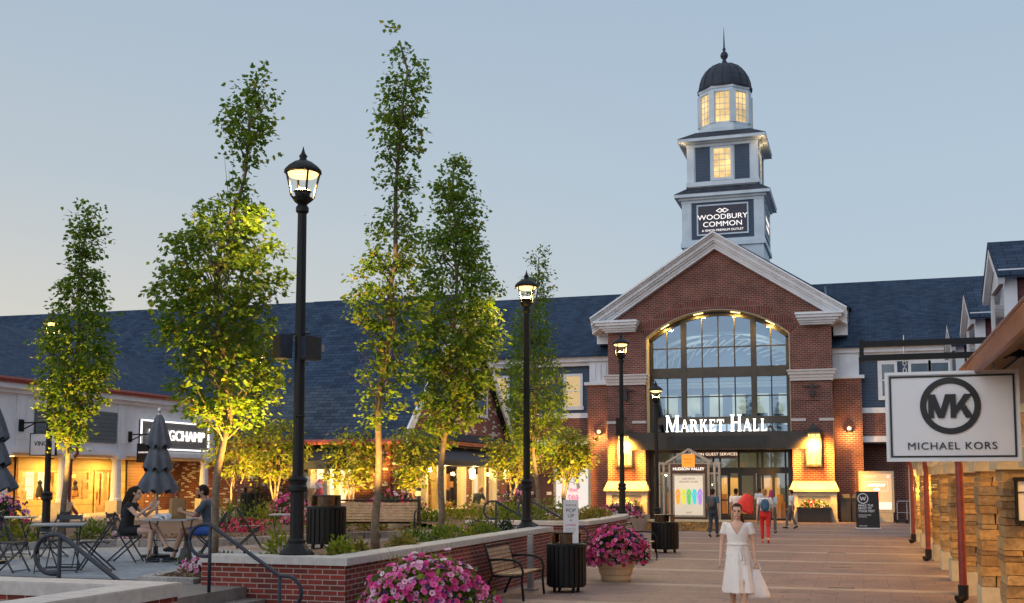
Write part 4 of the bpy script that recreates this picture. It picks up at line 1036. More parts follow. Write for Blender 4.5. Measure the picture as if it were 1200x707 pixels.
for y in (34.6, 37.6, 41.0): light('POINT', (GX - 1.4, y, 2.9), 380, (1, .68, .26), .15, 'shop_light'); light('POINT', (GX + .75, y + .2, 2.45), 80, (1, .62, .18), .08, 'awning_light')
light('POINT', (-16.8, 34.6, 2.8), 150, (1, .68, .26), .15, 'shop_light')
for y, lb in ((39.25, 'small glowing wall lamp on the brick pier beside the seated man'), (43.4, 'small glowing wall lamp at the right end of the gabled shop')):
    b = MB(); b.lathe([(.03, -.2), (.11, -.17), (.13, .17), (.03, .2)], 10, (GX + .14, y, 2.3), 0); b.box(GX, GX + .08, y - .05, y + .05, 2.15, 2.6, 1)
    tag(b.build('wall_lamp', ['bulb_glow', 'dark_bronze'], off=(GX, y, 2.3)), lb, 'wall lamp', 'wall lamps of the gabled shop')
    light('POINT', (GX + .4, y, 2.3), 14, (1, .62, .2), .08, 'wall_lamp_light')
# ------------------------------------------------------------------ stone colonnade on the right
cb = thing('stone_arcade', 'long stone-pillared shop arcade with copper eave and maroon dormers on the right', 'building', (3, 26, 0), world=True)
PX = 1.73
pil_y = [9.7 + 3 * k for k in range(12)]
def stone_stack(b, x0, x1, y0, y1, z0, z1):
    z = z0
    while z < z1 - .03:
        h = min(rng.uniform(.05, .17), z1 - z); h = z1 - z if z1 - z - h < .05 else h
        x = x0
        while x < x1 - .02:
            wd = rng.uniform(.16, .42); xe = min(x1, x + wd); xe = x1 if x1 - xe < .1 else xe
            p = rng.uniform(0, .028); q = rng.uniform(-.008, .045)
            g = .009
            xa = x + (g if x > x0 else -q); j = rng.uniform(-.012, .012, 8)
            b.hexa([(xa + j[0], y0 - p + j[1], z + g), (xe - g, y0 - p + j[2], z + g), (xe - g, y1, z + g), (xa + j[0], y1, z + g), (xa + j[3], y0 - p + j[4], z + h), (xe - g, y0 - p + j[5], z + h), (xe - g, y1, z + h), (xa + j[3], y1, z + h)])
            x = xe
        z += h
for i, y in enumerate(pil_y):
    b = MB(); stone_stack(b, PX + .04, PX + .98, y, y + .7, .42, 2.2)
    p = b.build('stone_pillar', 'stone_gold', cb)
    b = MB(); b.box(PX, PX + 1.02, y - .05, y + .76, 0, .42); b.build('pillar_base', 'stone_cast', p)
    b = MB(); b.box(PX - .05, PX + 1.05, y - .08, y + .8, 2.2, 2.42); b.build('pillar_cap', 'stone_cast', p)
    b = MB(); b.box(PX + .25, PX + .75, y + .1, y + .6, 2.42, 2.8); b.box(PX + .2, PX + .8, y + .05, y + .65, 2.42, 2.5); b.build('timber_post', 'cream_paint', p)
b = MB(); b.box(PX + .02, PX + 1.0, 5, 44, 2.8, 3.44); b.box(PX - .03, PX + .02, 5, 44, 2.8, 2.9); b.build('stucco_beam', 'cream_paint', cb)
b = MB(); b.hexa([(1.12, 5, 3.13), (PX, 5, 3.45), (PX, 44, 3.45), (1.12, 44, 3.13), (1.12, 5, 3.16), (PX, 5, 3.5), (PX, 44, 3.5), (1.12, 44, 3.16)]); b.box(PX + 1, PX + 4.2, 5, 44, 3.42, 3.5); b.build('soffit', 'wood_soffit', cb)
b = MB(); b.hexa([(1.10, 5, 3.11), (1.14, 5, 3.11), (1.14, 44, 3.11), (1.10, 44, 3.11), (1.05, 5, 3.24), (1.16, 5, 3.24), (1.16, 44, 3.24), (1.05, 44, 3.24)]); b.tube([(1.055, 5, 3.245), (1.055, 44, 3.245)], .018, 6)
b.build('copper_gutter', 'copper', cb)
b = MB(); b.hexa([(1.15, 5, 3.17), (7.5, 5, 6.9), (7.5, 44, 6.9), (1.15, 44, 3.17), (1.15, 5, 3.25), (7.5, 5, 7.0), (7.5, 44, 7.0), (1.15, 44, 3.25)]); b.build('roof', 'shingle_roof', cb)
b = MB(); b.box(PX + 3.4, PX + 3.6, 5, 44, 0, 3.42); b.build('shop_wall', 'cream_paint', cb)
b = MB()
for k in range(12): b.box(PX + 3.36, PX + 3.4, 8.3 + 3 * k, 9.9 + 3 * k, .6, 2.4)
b.each('shop_window', 'window_bright', cb)
b = MB(); b.box(PX + 2, PX + 2.1, 44, 44.2, 0, 3.4); b.box(1.7, PX + 4.2, 43.9, 44.1, 0, 3.4); b.build('end_wall', 'cream_paint', cb)
for k in range(11): light('AREA', (PX + 2.1, 11.5 + 3 * k, 3.3), 125, (1, .54, .14), .7, 'arcade_light', (PX + 1.6, 11.5 + 3 * k - .4, 0))
for y, x0 in ((23.2, 2.6), (28.7, 2.6), (34.2, 2.6)):
    wd = 1.05
    b = MB(); b.box(x0 + .1, 7, y - wd, y + wd, 3.5, 5.92); d = b.build('dormer', 'maroon_siding', cb)
    b = MB()
    for s in (-1, 1):
        b.box(x0 + .02, x0 + .24, y + s * wd - .08, y + s * wd + .08, 3.5, 5.94)
        b.beam((x0 - .05, y + s * (wd + .3), 5.72), (x0 - .05, y, 6.5), .12, .16)
        b.box(x0 - .1, 6.5, y + s * (wd + .15) - .15, y + s * (wd + .15) + .15, 5.80, 5.92)
    b.prism([(y - wd, 5.8), (y + wd, 5.8), (y, 6.46)], 'x', x0 + .02, x0 + .1)
    b.box(x0 + .02, x0 + .1, y - wd, y + wd, 3.5, 3.9)
    b.build('dormer_trim', 'white_trim', d)
    b = MB(); b.box(x0 + .05, x0 + .09, y - .7, y + .7, 3.9, 5.7); b.build('dormer_window', 'window_dark', d)
    b = MB()
    for s in (-1, 1): b.hexa([(x0 - .12, y + s * (wd + .36), 5.76), (6.9, y + s * (wd + .36), 5.76), (6.9, y, 6.60), (x0 - .12, y, 6.60), (x0 - .12, y + s * (wd + .36), 5.86), (6.9, y + s * (wd + .36), 5.86), (6.9, y, 6.7), (x0 - .12, y, 6.7)])
    b.build('dormer_roof', 'shingle_roof', d)
for y in (20.35, 30.55, 39.05):
    b = MB(); b.tube([(1.12, y, 3.14), (1.16, y, 3.0), (1.56, y, 2.6), (1.6, y, 2.3), (1.6, y, .14)], .065, 10); d = b.build('downspout', 'pipe_red', cb)
    b = MB(); b.tube([(1.6, y, .3), (1.6, y, .1), (1.5, y - .05, .05)], .085, 8); b.build('spout_boot', 'black_metal', d)
# wall lanterns on the pillars
for y, lit, lb in ((15.7, 0, 'black unlit wall lantern on the nearest stone pillar'), (24.7, 0, 'black unlit wall lantern on the stone pillar under the hanging sign'), (33.7, 1, 'glowing wall lantern on the stone pillar between the red pipes'), (39.7, 1, 'glowing wall lantern on the farthest stone pillars')):
    x = PX + .25 if lit else PX + .24
    L = thing('wall_lantern', lb, 'wall lantern', (x, y, 1.8), group='lanterns on the stone pillars', world=True)
    b = MB()
    for ax in (-.075, .075):
        for ay in (-.2, -.06): b.box(x + ax - .012, x + ax + .012, y + ay - .012, y + ay + .012, 1.55, 2.05)
    b.box(x - .1, x + .1, y - .23, y - .03, 2.05, 2.1); b.box(x - .09, x + .09, y - .22, y - .03, 1.5, 1.55); b.box(x - .06, x + .06, y - .06, y + .0, 1.6, 2.0); b.box(x - .08, x + .08, y - .205, y - .2, 1.9, 1.915)
    b.build('frame', 'black_metal', L)
    b = MB(); b.box(x - .065, x + .065, y - .19, y - .07, 1.55, 2.05); b.build('glass_box', 'sconce_glow' if lit else 'paper_white', L)
    if lit: light('POINT', (x - .1, y - .4, 1.8), 60, (1, .58, .15), .06, 'lantern_light')
light('POINT', (PX + .6, 20.6, 2.9), 40, (1, .60, .2), .1, 'arcade_light')
# ------------------------------------------------------------------ big hanging sign near the camera
ms = thing('hanging_sign', 'big white hanging shop sign with black ring monogram on black double bracket', 'sign', (.86, 11.8, 2.7), world=True)
SX0, SX1, SZ0, SZ1, SY = .255, 1.495, 2.245, 3.14, 11.8
b = MB(); b.box(SX0, SX1, SY - .04, SY + .04, SZ0, SZ1); b.box(SX0 - .0, SX1 + .0, SY - .055, SY - .04, SZ0, SZ0 + .03); b.box(SX0, SX1, SY - .055, SY - .04, SZ1 - .03, SZ1); b.box(SX0, SX0 + .03, SY - .055, SY - .04, SZ0 + .03, SZ1 - .03); b.box(SX1 - .03, SX1, SY - .055, SY - .04, SZ0 + .03, SZ1 - .03)
bd = b.build('sign_board', 'sign_white', ms)
b = MB(); e = .018; a0, a1, c0, c1 = SX0 + .04, SX1 - .04, SZ0 + .04, SZ1 - .04
for (p, q, r, s_) in ((a0, a1, c1 - e, c1), (a0, a1, c0, c0 + e), (a0, a0 + e, c0 + e, c1 - e), (a1 - e, a1, c0 + e, c1 - e)): b.box(p, q, SY - .049, SY - .04, r, s_)
b.build('sign_border', 'ink', ms)
b = MB(); mx, mz = .862, 2.795
n = 48
for k in range(n):
    t0, t1 = 2 * PI * k / n, 2 * PI * (k + 1) / n
    b.prism([(mx + r * math.cos(t), mz + r * math.sin(t)) for t, r in ((t0, .222), (t1, .222), (t1, .282), (t0, .282))], 'y', SY - .052, SY - .04)
def lp(pts, d): b.prism([(mx + x, mz + z) for x, z in pts], 'y', SY - .056 - d, SY - .04)
t = .052
lp([(-.205, -.12), (-.205 + t, -.12), (-.205 + t, .115), (-.205, .115)], 0)
lp([(-.205, .115), (-.14, .115), (-.06, -.12), (-.115, -.12)], .001)
lp([(-.115, -.12), (-.06, -.12), (.02, .115), (-.045, .115)], .002)
lp([(-.0, -.12), (.052, -.12), (.052, .115), (-.0, .115)], .003)
lp([(.04, -.02), (.13, .115), (.205, .115), (.05, -.09)], .004)
lp([(.07, .02), (.12, .035), (.215, -.12), (.14, -.12)], .005)
b.build('monogram', 'ink', ms)
text('MICHAEL KORS', .103, 'ink', ms, (.865, SY - .044, 2.395), spacing=1.12, sx=1.06)
b = MB()
for z in (3.44, 3.30): b.beam((.02, SY, z), (1.75, SY, z), .06, .058)
for x in (.04, 1.38, 1.50): b.box(x - .022, x + .022, SY - .035, SY + .035, 3.255, 3.485)
b.beam((1.5, SY, 3.3), (1.78, SY, 3.2), .045, .045); b.box(1.70, 1.78, SY - .08, SY + .08, 3.12, 3.6)
b.build('bracket', 'black_metal', ms)
for x in (.45, 1.28):
    b = MB(); b.tube([(x, SY, 3.52), (x, SY, 3.25)], .007, 6)
    for k, z in enumerate((3.235, 3.20, 3.165)):
        ring = [(x + (.016 * math.cos(a) if k % 2 == 0 else 0), SY + (0 if k % 2 == 0 else .016 * math.cos(a)), z + .026 * math.sin(a)) for a in [2 * PI * j / 10 for j in range(10)]]
        b.tube(ring, .005, 5, closed=True)
    b.build('chain', 'steel', ms)
# ------------------------------------------------------------------ planter walls with caps and beds
def planter(name, label, path, h, cap=.1, th=.34, bed=None, bedz=None, z0=0., over=.05, mat='brick_wall', capmat='concrete_cap'):
    # path: outer-face polyline; wall built inwards (to the left of the path direction)
    c = (sum(p[0] for p in path) / len(path), sum(p[1] for p in path) / len(path), z0)
    T = thing(name, label, 'planter wall', c, world=True)
    P = [Vector((p[0], p[1])) for p in path]; n = len(P)
    def offs(d):
        out = []
        for i, p in enumerate(P):
            ds = []
            if i > 0: ds.append((P[i] - P[i - 1]).normalized())
            if i < n - 1: ds.append((P[i + 1] - P[i]).normalized())
            nn = [Vector((-q.y, q.x)) for q in ds]
            m = (nn[0] + nn[-1]).normalized(); k = 1 / max(.5, m.dot(nn[0])); out.append(p + m * d * k)
        return out
    def strip(b, da, db, za, zb):
        A, B = offs(da), offs(db)
        for i in range(n - 1):
            b.hexa([(A[i].x, A[i].y, za), (A[i + 1].x, A[i + 1].y, za), (B[i + 1].x, B[i + 1].y, za), (B[i].x, B[i].y, za), (A[i].x, A[i].y, zb), (A[i + 1].x, A[i + 1].y, zb), (B[i + 1].x, B[i + 1].y, zb), (B[i].x, B[i].y, zb)])
    b = MB(); strip(b, 0, th, z0, h - cap); b.build('brick_course', mat, T)
    b = MB(); strip(b, -over, th + over, h - cap, h - .012); strip(b, -over + .012, th + over - .012, h - .012, h); b.build('cap', capmat, T)
    if bed:
        b = MB(); b.face([(x, y, bedz) for x, y in bed]); b.build('mulch_bed', 'mulch', T)
    return T
# path directions chosen so that "left" is the inside of the bed
planter('planter_wall', 'red brick planter wall with pale cap, turning a corner by the big lamp post', [(-8.55, 23.6), (-6.5, 23.6), (-6.45, 13.3), (-8.6, 13.3)][::-1] if False else [(-8.6, 13.3), (-6.45, 13.3), (-6.5, 23.6), (-8.55, 23.6)], 1.05, bed=[(-8.6, 13.5), (-6.6, 13.5), (-6.6, 23.4), (-8.6, 23.4)], bedz=.92)
wall_arc = [(-9.6, 26.7), (-7.2, 26.7), (-6.5, 27.0), (-6.45, 29.5), (-6.5, 31.5), (-6.75, 33.2), (-7.4, 34.6), (-9.0, 35.6)]
planter('planter_wall', 'brick planter wall with pale cap curving away beyond the steps', wall_arc, 1.05, bed=[(-9.5, 26.8), (-6.7, 26.9), (-6.6, 31.5), (-6.9, 33.1), (-7.6, 34.4), (-9, 35.4), (-12.5, 35.4), (-12.5, 29)], bedz=.9)
planter('planter_wall', 'brick planter wall with broad pale cap in the near left corner', [(-14, 8.9), (-6.28, 8.9 + .42), (-6.28, 2.0)][::-1] if False else [(-6.28, 2.0), (-6.28, 9.32), (-14, 9.32)], 1.085, cap=.13, th=.36, over=.03)
planter('low_stone_wall', 'low grey stone wall the seated man sits on in front of the gabled shop', [(-13.9, 36.9), (-10.6, 36.9)], 1.05, cap=.12, th=.4, z0=PZ, mat='stone_grey', capmat='stone_grey')
T = thing('low_stone_wall', 'low rustic stone wall in front of the poster kiosk', 'low wall', (-7, 46, 0), world=True)
b = MB(); stone_stack(b, -9.2, -5.05, 45.9, 46.4, 0, .36); b.build('stone_course', 'stone_gold', T); b = MB(); b.box(-9.25, -5.0, 45.85, 46.45, .36, .44); b.build('cap', 'stone_cast', T)

def curb(label, pts, z0, hh, wd=.2):
    b = MB()
    for (xa, ya), (xb, yb) in zip(pts[:-1], pts[1:]):
        L = math.hypot(xb - xa, yb - ya); n = max(1, int(L / .42))
        for k in range(n):
            t0, t1 = k / n + .006, (k + 1) / n - .006
            b.beam((xa + (xb - xa) * t0, ya + (yb - ya) * t0, z0 + hh / 2), (xa + (xb - xa) * t1, ya + (yb - ya) * t1, z0 + hh / 2 + rng.uniform(-.006, .006)), wd + rng.uniform(-.015, .015), hh)
    tag(b.build('granite_curb', 'granite', off=(pts[0][0], pts[0][1], z0)), label, 'kerb')
curb('granite block kerb round the big mulch bed behind the cafe tables', [(-24, 16.6), (-16.5, 18.35), (-15.3, 20.4), (-13.4, 21.1), (-11.9, 24.6), (-10.3, 26.6)], PZ - .05, .2)
curb('short granite block kerb of the front mulch bed beside the steps', [(-9.95, 14.8), (-9.6, 13.45), (-8.75, 13.45)], PZ - .35, .42)
b = MB(); b.face([(-24, 16.7, PZ + .1), (-16.5, 18.45, PZ + .1), (-15.3, 20.5, PZ + .1), (-13.4, 21.2, PZ + .1), (-11.9, 24.7, PZ + .1), (-10.4, 26.7, PZ + .1), (-12, 30.5, PZ + .12), (-16, 33.8, PZ + .12), (-22, 31.5, PZ + .12), (-27, 26, PZ + .12)])
tag(b.build('mulch_bed', 'mulch'), 'bark mulch of the big planting bed behind the tables', kind='stuff')
b = MB(); b.face([(-9.9, 14.7, PZ + .04), (-9.5, 13.5, PZ + .04), (-8.6, 13.5, PZ + .05), (-8.6, 16.4, PZ + .05), (-9.6, 16.2, PZ + .04)])
tag(b.build('mulch_bed', 'mulch'), 'bark mulch of the small bed beside the steps', kind='stuff')
n = 2600
def chips(n, fx):
    P = np.array([fx() for _ in range(n)]); T_ = rnd_unit(n); T_[:, 2] *= .35; Z = rnd_unit(n) * .5 + np.array([0, 0, 1.])
    return P, T_, Z, rng.uniform(.03, .085, n)
def bed_pt():
    while True:
        t = rng.uniform(); a = rng.uniform()
        base = [(-16.5, 18.45), (-15.3, 20.5), (-13.4, 21.2), (-11.9, 24.7), (-10.4, 26.7)]; k = rng.integers(0, 4); u = rng.uniform()
        x = base[k][0] * (1 - u) + base[k + 1][0] * u; y = base[k][1] * (1 - u) + base[k + 1][1] * u
        return (x - a * 2.2 * .3 - .05, y + a * 2.6 + .12, PZ + .125)
CHIP = ([(-.15, -.5, 0), (.15, -.5, 0), (.18, .5, 0), (-.12, .5, 0)], [(0, 1, 2, 3)], [0])
o = scatter('bark_chips', 'bark_chip', None, *CHIP, *chips(3500, bed_pt)); tag(o, 'loose bark chips on the big planting bed', kind='stuff')
o = scatter('bark_chips', 'bark_chip', None, *CHIP, *chips(1500, lambda: (rng.uniform(-9.7, -8.65), rng.uniform(13.6, 16.2), PZ + .06))); tag(o, 'loose bark chips on the small bed by the steps', kind='stuff')

# ------------------------------------------------------------------ street lamps
def make_lamp(label, loc):
    t = thing('street_lamp', label, 'street lamp', loc, group='black street lamps of the plaza')
    b = MB(); b.lathe([(.24, 0), (.24, .03), (.2, .07), (.17, .1), (.12, .16), (.125, .2), (.105, .23)], 16); b.lathe([(.1, .23), (.098, .86)], 8); b.lathe([(.11, .86), (.135, .88), (.135, .93), (.115, .96), (.12, 1.0), (.14, 1.03), (.09, 1.08)], 16)
    b.build('base', 'black_metal', t)
    b = MB(); b.lathe([(.078, 1.08), (.07, 3.0), (.062, 4.75), (.09, 4.78), (.09, 4.84), (.065, 4.88)], 12)
    for z in (3.05, 3.0): b.tube([(-.16, 0, z), (.16, 0, z)], .012, 6)
    b.tube([(0, -.09, 1.9), (.14, -.09, 1.9)], .015, 6)
    b.build('pole', 'black_metal', t)
    b = MB(); b.lathe([(.06, 4.88), (.12, 4.93), (.14, 4.98), (.10, 5.0), (.11, 5.05), (.13, 5.07), (.09, 5.1)], 12)
    for k in range(4):
        a = PI / 4 + k * PI / 2; b.tube([(r * math.cos(a), r * math.sin(a), z) for r, z in ((.12, 4.95), (.165, 5.0), (.185, 5.12), (.24, 5.34))], .016, 6)
    b.build('lantern_cage', 'black_metal', t)
    b = MB(); b.lathe([(.245, 5.33), (.265, 5.34), (.255, 5.38), (.21, 5.43), (.13, 5.49), (.06, 5.52), (.045, 5.55), (.06, 5.58), (.03, 5.62), (.012, 5.68), (.004, 5.72)], 20); b.build('cap', 'black_metal', t, smooth=True)
    b = MB(); b.lathe([(.03, 5.26), (.19, 5.29), (.22, 5.325), (.02, 5.328)], 16); b.build('bulb', 'lamp_glow', t)
    b = MB(); b.lathe([(.105, 5.08), (.215, 5.32)], 12, cap=False); b.build('glass', 'glass_lamp', t)
    return t
lamps = [((-7.4, 13.75, 1.04), 'big black street lamp carrying two loudspeakers on the brick wall corner'), ((-6.98, 23.35, 1.0), 'black street lamp at the far end of the first planter wall by the steps'),
         ((-6.95, 33.4, .9), 'black street lamp with a small box in the curved flower bed left of the entrance'), ((-7.1, 40.3, 0), 'black street lamp right in front of the arched window'),
         ((-19.5, 23.2, PZ + .05), 'black street lamp hidden in the crown of the leftmost tree'), ((-18.5, 31.7, PZ + .1), 'black street lamp behind the small bright tree and big lamp post')]
lp0 = make_lamp(lamps[0][1], lamps[0][0])
for i, (p, lb) in enumerate(lamps):
    if i: dup(lp0, p, rz=[0, .2, .5, .1, .6, .3][i], label=lb)
    light('SPOT', (p[0], p[1], p[2] + 5.2), LAMP_W * (.3 if i == 5 else 1), (1, .66, .24), .12, 'street_lamp_light', (p[0], p[1], 0), 165, .25)
b = MB(); b.box(-.12, .12, -.12, .12, 0, .5); b.box(-.1, .1, -.14, -.12, .05, .45); o = b.build('control_box', 'black_metal', off=(0, 0, 0)); o.location = (-6.95, 33.25, 4.0 - .55); tag(o, 'small black box fixed to the lamp pole left of the entrance', 'control box')
for s, rz, dx, lb in ((0, .75, -.23, 'black loudspeaker on the left side of the big lamp pole'), (1, -.9, .19, 'black loudspeaker on the right side of the big lamp pole')):
    t = thing('loudspeaker', lb, 'loudspeaker', (-7.4 + dx * RX, 13.75 + dx * RY - .05, 3.72 - .02 * s), rz=PHI + rz, group='loudspeakers on the lamp pole'); t.scale = (.9, .9, .92)
    b = MB(); b.hexa([(-.10, -.14, .02), (.10, -.14, .02), (.08, .12, .02), (-.08, .12, .02), (-.11, -.14, .38), (.11, -.14, .38), (.08, .12, .36), (-.08, .12, .36)]); b.build('cabinet', 'plastic_black', t)
    b = MB(); b.box(-.095, .095, -.15, -.14, .04, .365); b.build('grille', 'dark_navy', t)
    b = MB(); b.box(-.03, .03, .12, .2, .16, .26); b.build('bracket', 'grey_metal', t)
# ------------------------------------------------------------------ handrails
def handrail(label, loc, pts_top, posts, loops, rz=0., r=.024):
    t = thing('handrail', label, 'handrail', loc, rz=rz, group='black tube handrails at the steps')
    b = MB(); b.tube(pts_top, r, 10); b.build('rail', 'dark_navy', t, smooth=True)
    for (x, za, zb) in posts: b = MB(); b.tube([(x, 0, za), (x, 0, zb)], r * .95, 10); b.build('post', 'dark_navy', t, smooth=True)
    return t
def rail_path(x0, z0, x1, z1, L=.30, dz=.40):
    def arc(cx, cz, r, a0, a1, n=6): return [(cx + r * math.cos(a0 + (a1 - a0) * k / n), 0, cz + r * math.sin(a0 + (a1 - a0) * k / n)) for k in range(n + 1)]
    r = dz / 2
    p = [(x0, 0, z0 - dz)] + arc(x0 - L + r, z0 - dz + r, r, -PI / 2, -PI, 5) + arc(x0 - L + r, z0 - r, r, PI, PI / 2, 5) + [(x0, 0, z0)]
    q = [(x1, 0, z1)] + arc(x1 + L - r, z1 - r, r, PI / 2, 0, 5) + arc(x1 + L - r, z1 - dz + r, r, 0, -PI / 2, 5) + [(x1, 0, z1 - dz)]
    return p + q
for y, lb in ((12.4, 'black tube handrail in front of the brick wall corner'), (9.62, 'black tube handrail rising behind the near left planter wall')):
    handrail(lb, (-7.9, y, 0), rail_path(0, 1.50, 1.0, .88), [(0, PZ, 1.5), (1.0, 0, .88)], None)
handrail('black tube handrail on the near side of the far steps', (-8.0, 24.3, 0), rail_path(0, 1.58, 1.15, .95), [(0, PZ, 1.58), (1.15, 0, .95)], None)
handrail('black tube handrail on the far side of the far steps', (-7.75, 26.2, 0), rail_path(0, 1.58, 1.15, .95), [(0, PZ, 1.58), (1.15, 0, .95)], None)
handrail('small far handrail beside the low stone wall', (-11.6, 37.6, 0), rail_path(0, 1.6, 1.15, 1.1), [(0, PZ, 1.6), (1.15, .2, 1.1)], None)
# ------------------------------------------------------------------ benches
def arm_bench(label, loc, rz, L=1.25):
    # local: sits facing -Y, length along X
    t = thing('bench', label, 'bench', loc, rz=rz)
    b = MB()
    for k in range(6): b.box(-L / 2 + .02, L / 2 - .02, -.24 + k * .08, -.24 + k * .08 + .062, .42 + .006 * abs(k - 3), .445 + .006 * abs(k - 3))
    b.build('seat', 'bench_wood', t)
    b = MB()
    for k in range(6):
        z = .50 + k * .068; y = .26 + (z - .45) * .28; b.cbox((0, y, z), L - .04, .02, .055, rx=-.27)
    b.build('backrest', 'bench_wood', t)
    for s in (-1, 1):
        x = s * (L / 2)
        b = MB(); b.tube([(x, .46, 0), (x, .36, .22), (x, .26, .42), (x, .30, .62), (x, .40, .93)], .022, 8); b.build('back_leg', 'black_metal', t, smooth=True)
        b = MB(); b.tube([(x, .33, .68), (x, .1, .70), (x, -.14, .685), (x, -.25, .62), (x, -.29, .5), (x, -.27, .3), (x, -.30, 0)], .022, 8); b.tube([(x, -.27, .41), (x, .27, .41)], .018, 6); b.build('arm_frame', 'black_metal', t, smooth=True)
    b = MB(); b.tube([(-L / 2, .40, .925), (L / 2, .40, .925)], .02, 8); b.tube([(-L / 2, -.1, .40), (L / 2, -.1, .40)], .016, 6); b.tube([(-L / 2, .2, .40), (L / 2, .2, .40)], .016, 6); b.build('cross_bar', 'black_metal', t)
    return t
arm_bench('near wooden slat bench with black arms against the brick wall', (-5.86, 19.05, 0), PI / 2, 1.3)
arm_bench('second slat bench with black arms beyond the stone flower pot', (-5.52, 28.7, 0), PI / 2, 1.7)
arm_bench('long wooden bench with dark rail standing on the terrace', (-11.1, 24.45, PZ), PHI - .05, 2.0)
# ------------------------------------------------------------------ litter bins
def bin_(label, loc, r, h, top_h, rz=0., slats=24, body='black_metal', ring='bronze'):
    t = thing('litter_bin', label, 'litter bin', loc, rz=rz)
    b = MB(); b.lathe([(r * .96, .1), (r * .96, h - .03)], 24)
    for k in range(slats):
        a = 2 * PI * k / slats; b.cbox((r * .985 * math.cos(a), r * .985 * math.sin(a), (h + .1) / 2), .03, 2 * PI * r / slats * .72, h - .16, rz=a)
    b.build('body', body, t)
    b = MB(); b.lathe([(r * 1.0, h - .05), (r * 1.03, h - .03), (r * 1.03, h), (r * .98, h + .012), (.05, h + .015)], 28); b.build('lid', body, t)
    for a0 in (0.3, 2.4, 4.5):
        b = MB()
        for k in range(6):
            a, c = a0 + k * .22, a0 + (k + 1) * .22; r0, r1 = r * .70, r * .74
            b.prism([(r0 * math.cos(a), r0 * math.sin(a)), (r1 * math.cos(a), r1 * math.sin(a)), (r1 * math.cos(c), r1 * math.sin(c)), (r0 * math.cos(c), r0 * math.sin(c))], 'z', h + .015, h + top_h)
        b.build('opening_ring', ring, t)
    b = MB(); b.lathe([(r * .76, h + top_h), (r * .76, h + top_h + .02), (.03, h + top_h + .03)], 24, cap=True); b.build('top_disc', body, t)
    for k in range(4):
        a = PI / 4 + k * PI / 2; b = MB(); b.box(r * .7 * math.cos(a) - .025, r * .7 * math.cos(a) + .025, r * .7 * math.sin(a) - .025, r * .7 * math.sin(a) + .025, 0, .12); b.build('foot', body, t)
    return t
simple('bronze_shine', (.10, .065, .04), .25, metal=.7, var=.5, scale=5)
bin_('black slatted litter bin carrying a white notice, beside the near bench', (-5.27, 20.2, 0), .36, .88, .2, ring='bronze_shine')
bin_('black slatted litter bin beyond the second bench near the poster kiosk', (-5.4, 31.9, 0), .38, .86, .2, rz=1., ring='bronze_shine')
bin_('large black litter bin on the terrace behind the bistro chair', (-10.65, 21.05, PZ), .40, .86, .22, ring='bronze_shine')
bin_('dark litter bin in the planting beds behind the seated man', (-19.0, 32.2, PZ + .1), .36, .9, .16, rz=.4)
for x, lb in ((-.75, 'left one of two dark recycling bins right of the hall entrance'), (-.2, 'right one of two dark recycling bins right of the hall entrance')):
    t = thing('recycling_bin', lb, 'recycling bin', (x, 57.6, 0)); b = MB(); b.box(-.24, .24, -.25, .25, .05, 1.1); b.box(-.2, .2, -.26, -.25, .15, .95); b.build('body', 'plastic_black', t)
    b = MB(); b.box(-.26, .26, -.28, .27, 1.1, 1.2); b.hexa([(-.25, -.26, 1.2), (.25, -.26, 1.2), (.25, .26, 1.2), (-.25, .26, 1.2), (-.18, -.1, 1.38), (.18, -.1, 1.38), (.18, .24, 1.38), (-.18, .24, 1.38)]); b.build('lid', 'dark_bronze', t)
# notice on the near bin
nb = thing('notice_board', 'white printed notice standing on the near litter bin', 'notice', (-5.13, 20.0, 0), rz=PHI)
b = MB(); b.box(-.14, .14, -.012, .012, .905, 1.70); b.build('panel', 'paper_white', nb)
for s, z, sz, mt_ in (('SHOP THE', 1.60, .042, 'ink'), ('POP', 1.50, .10, 'ink'), ('UP', 1.405, .10, 'ink'), ('at', 1.33, .06, 'ink'), ('SUMMER', 1.235, .05, 'ink_pink'), ('open daily on the plaza', 1.17, .02, 'ink'), ('ask inside for details', 1.13, .02, 'ink')):
    text(s, sz, mt_, nb, (0, -.014, z), extrude=.001)
# grey bollard-like post by the bin
b = MB(); b.box(-.05, .05, -.05, .05, .04, .98); b.box(-.12, .12, -.12, .12, 0, .04); b.lathe([(.06, .98), (.06, 1.01), (.03, 1.03), (.035, 1.06), (.01, 1.09)], 10); b.box(-.02, .02, -.06, -.05, .72, .84)
o = b.build('metal_post', 'grey_metal', off=(0, 0, 0)); o.location = (-5.98, 20.25, 0); tag(o, 'slim grey metal post between the bench and the litter bin', 'post')
# lit bollard on the terrace
t = thing('bollard_light', 'slim dark bollard light in front of the multi-stemmed tree', 'bollard light', (-11.15, 27.3, PZ)); b = MB(); b.lathe([(.075, 0), (.075, 1.0)], 12); b.lathe([(.078, 1.13), (.078, 1.2), (.02, 1.21)], 12); b.build('post', 'bronze', t); b = MB(); b.lathe([(.07, 1.0), (.07, 1.13)], 12); b.build('lens', 'sconce_glow', t)
light('POINT', (-11.3, 27.1, PZ + 1.07), 6, (1, .66, .25), .05, 'bollard_light_light')
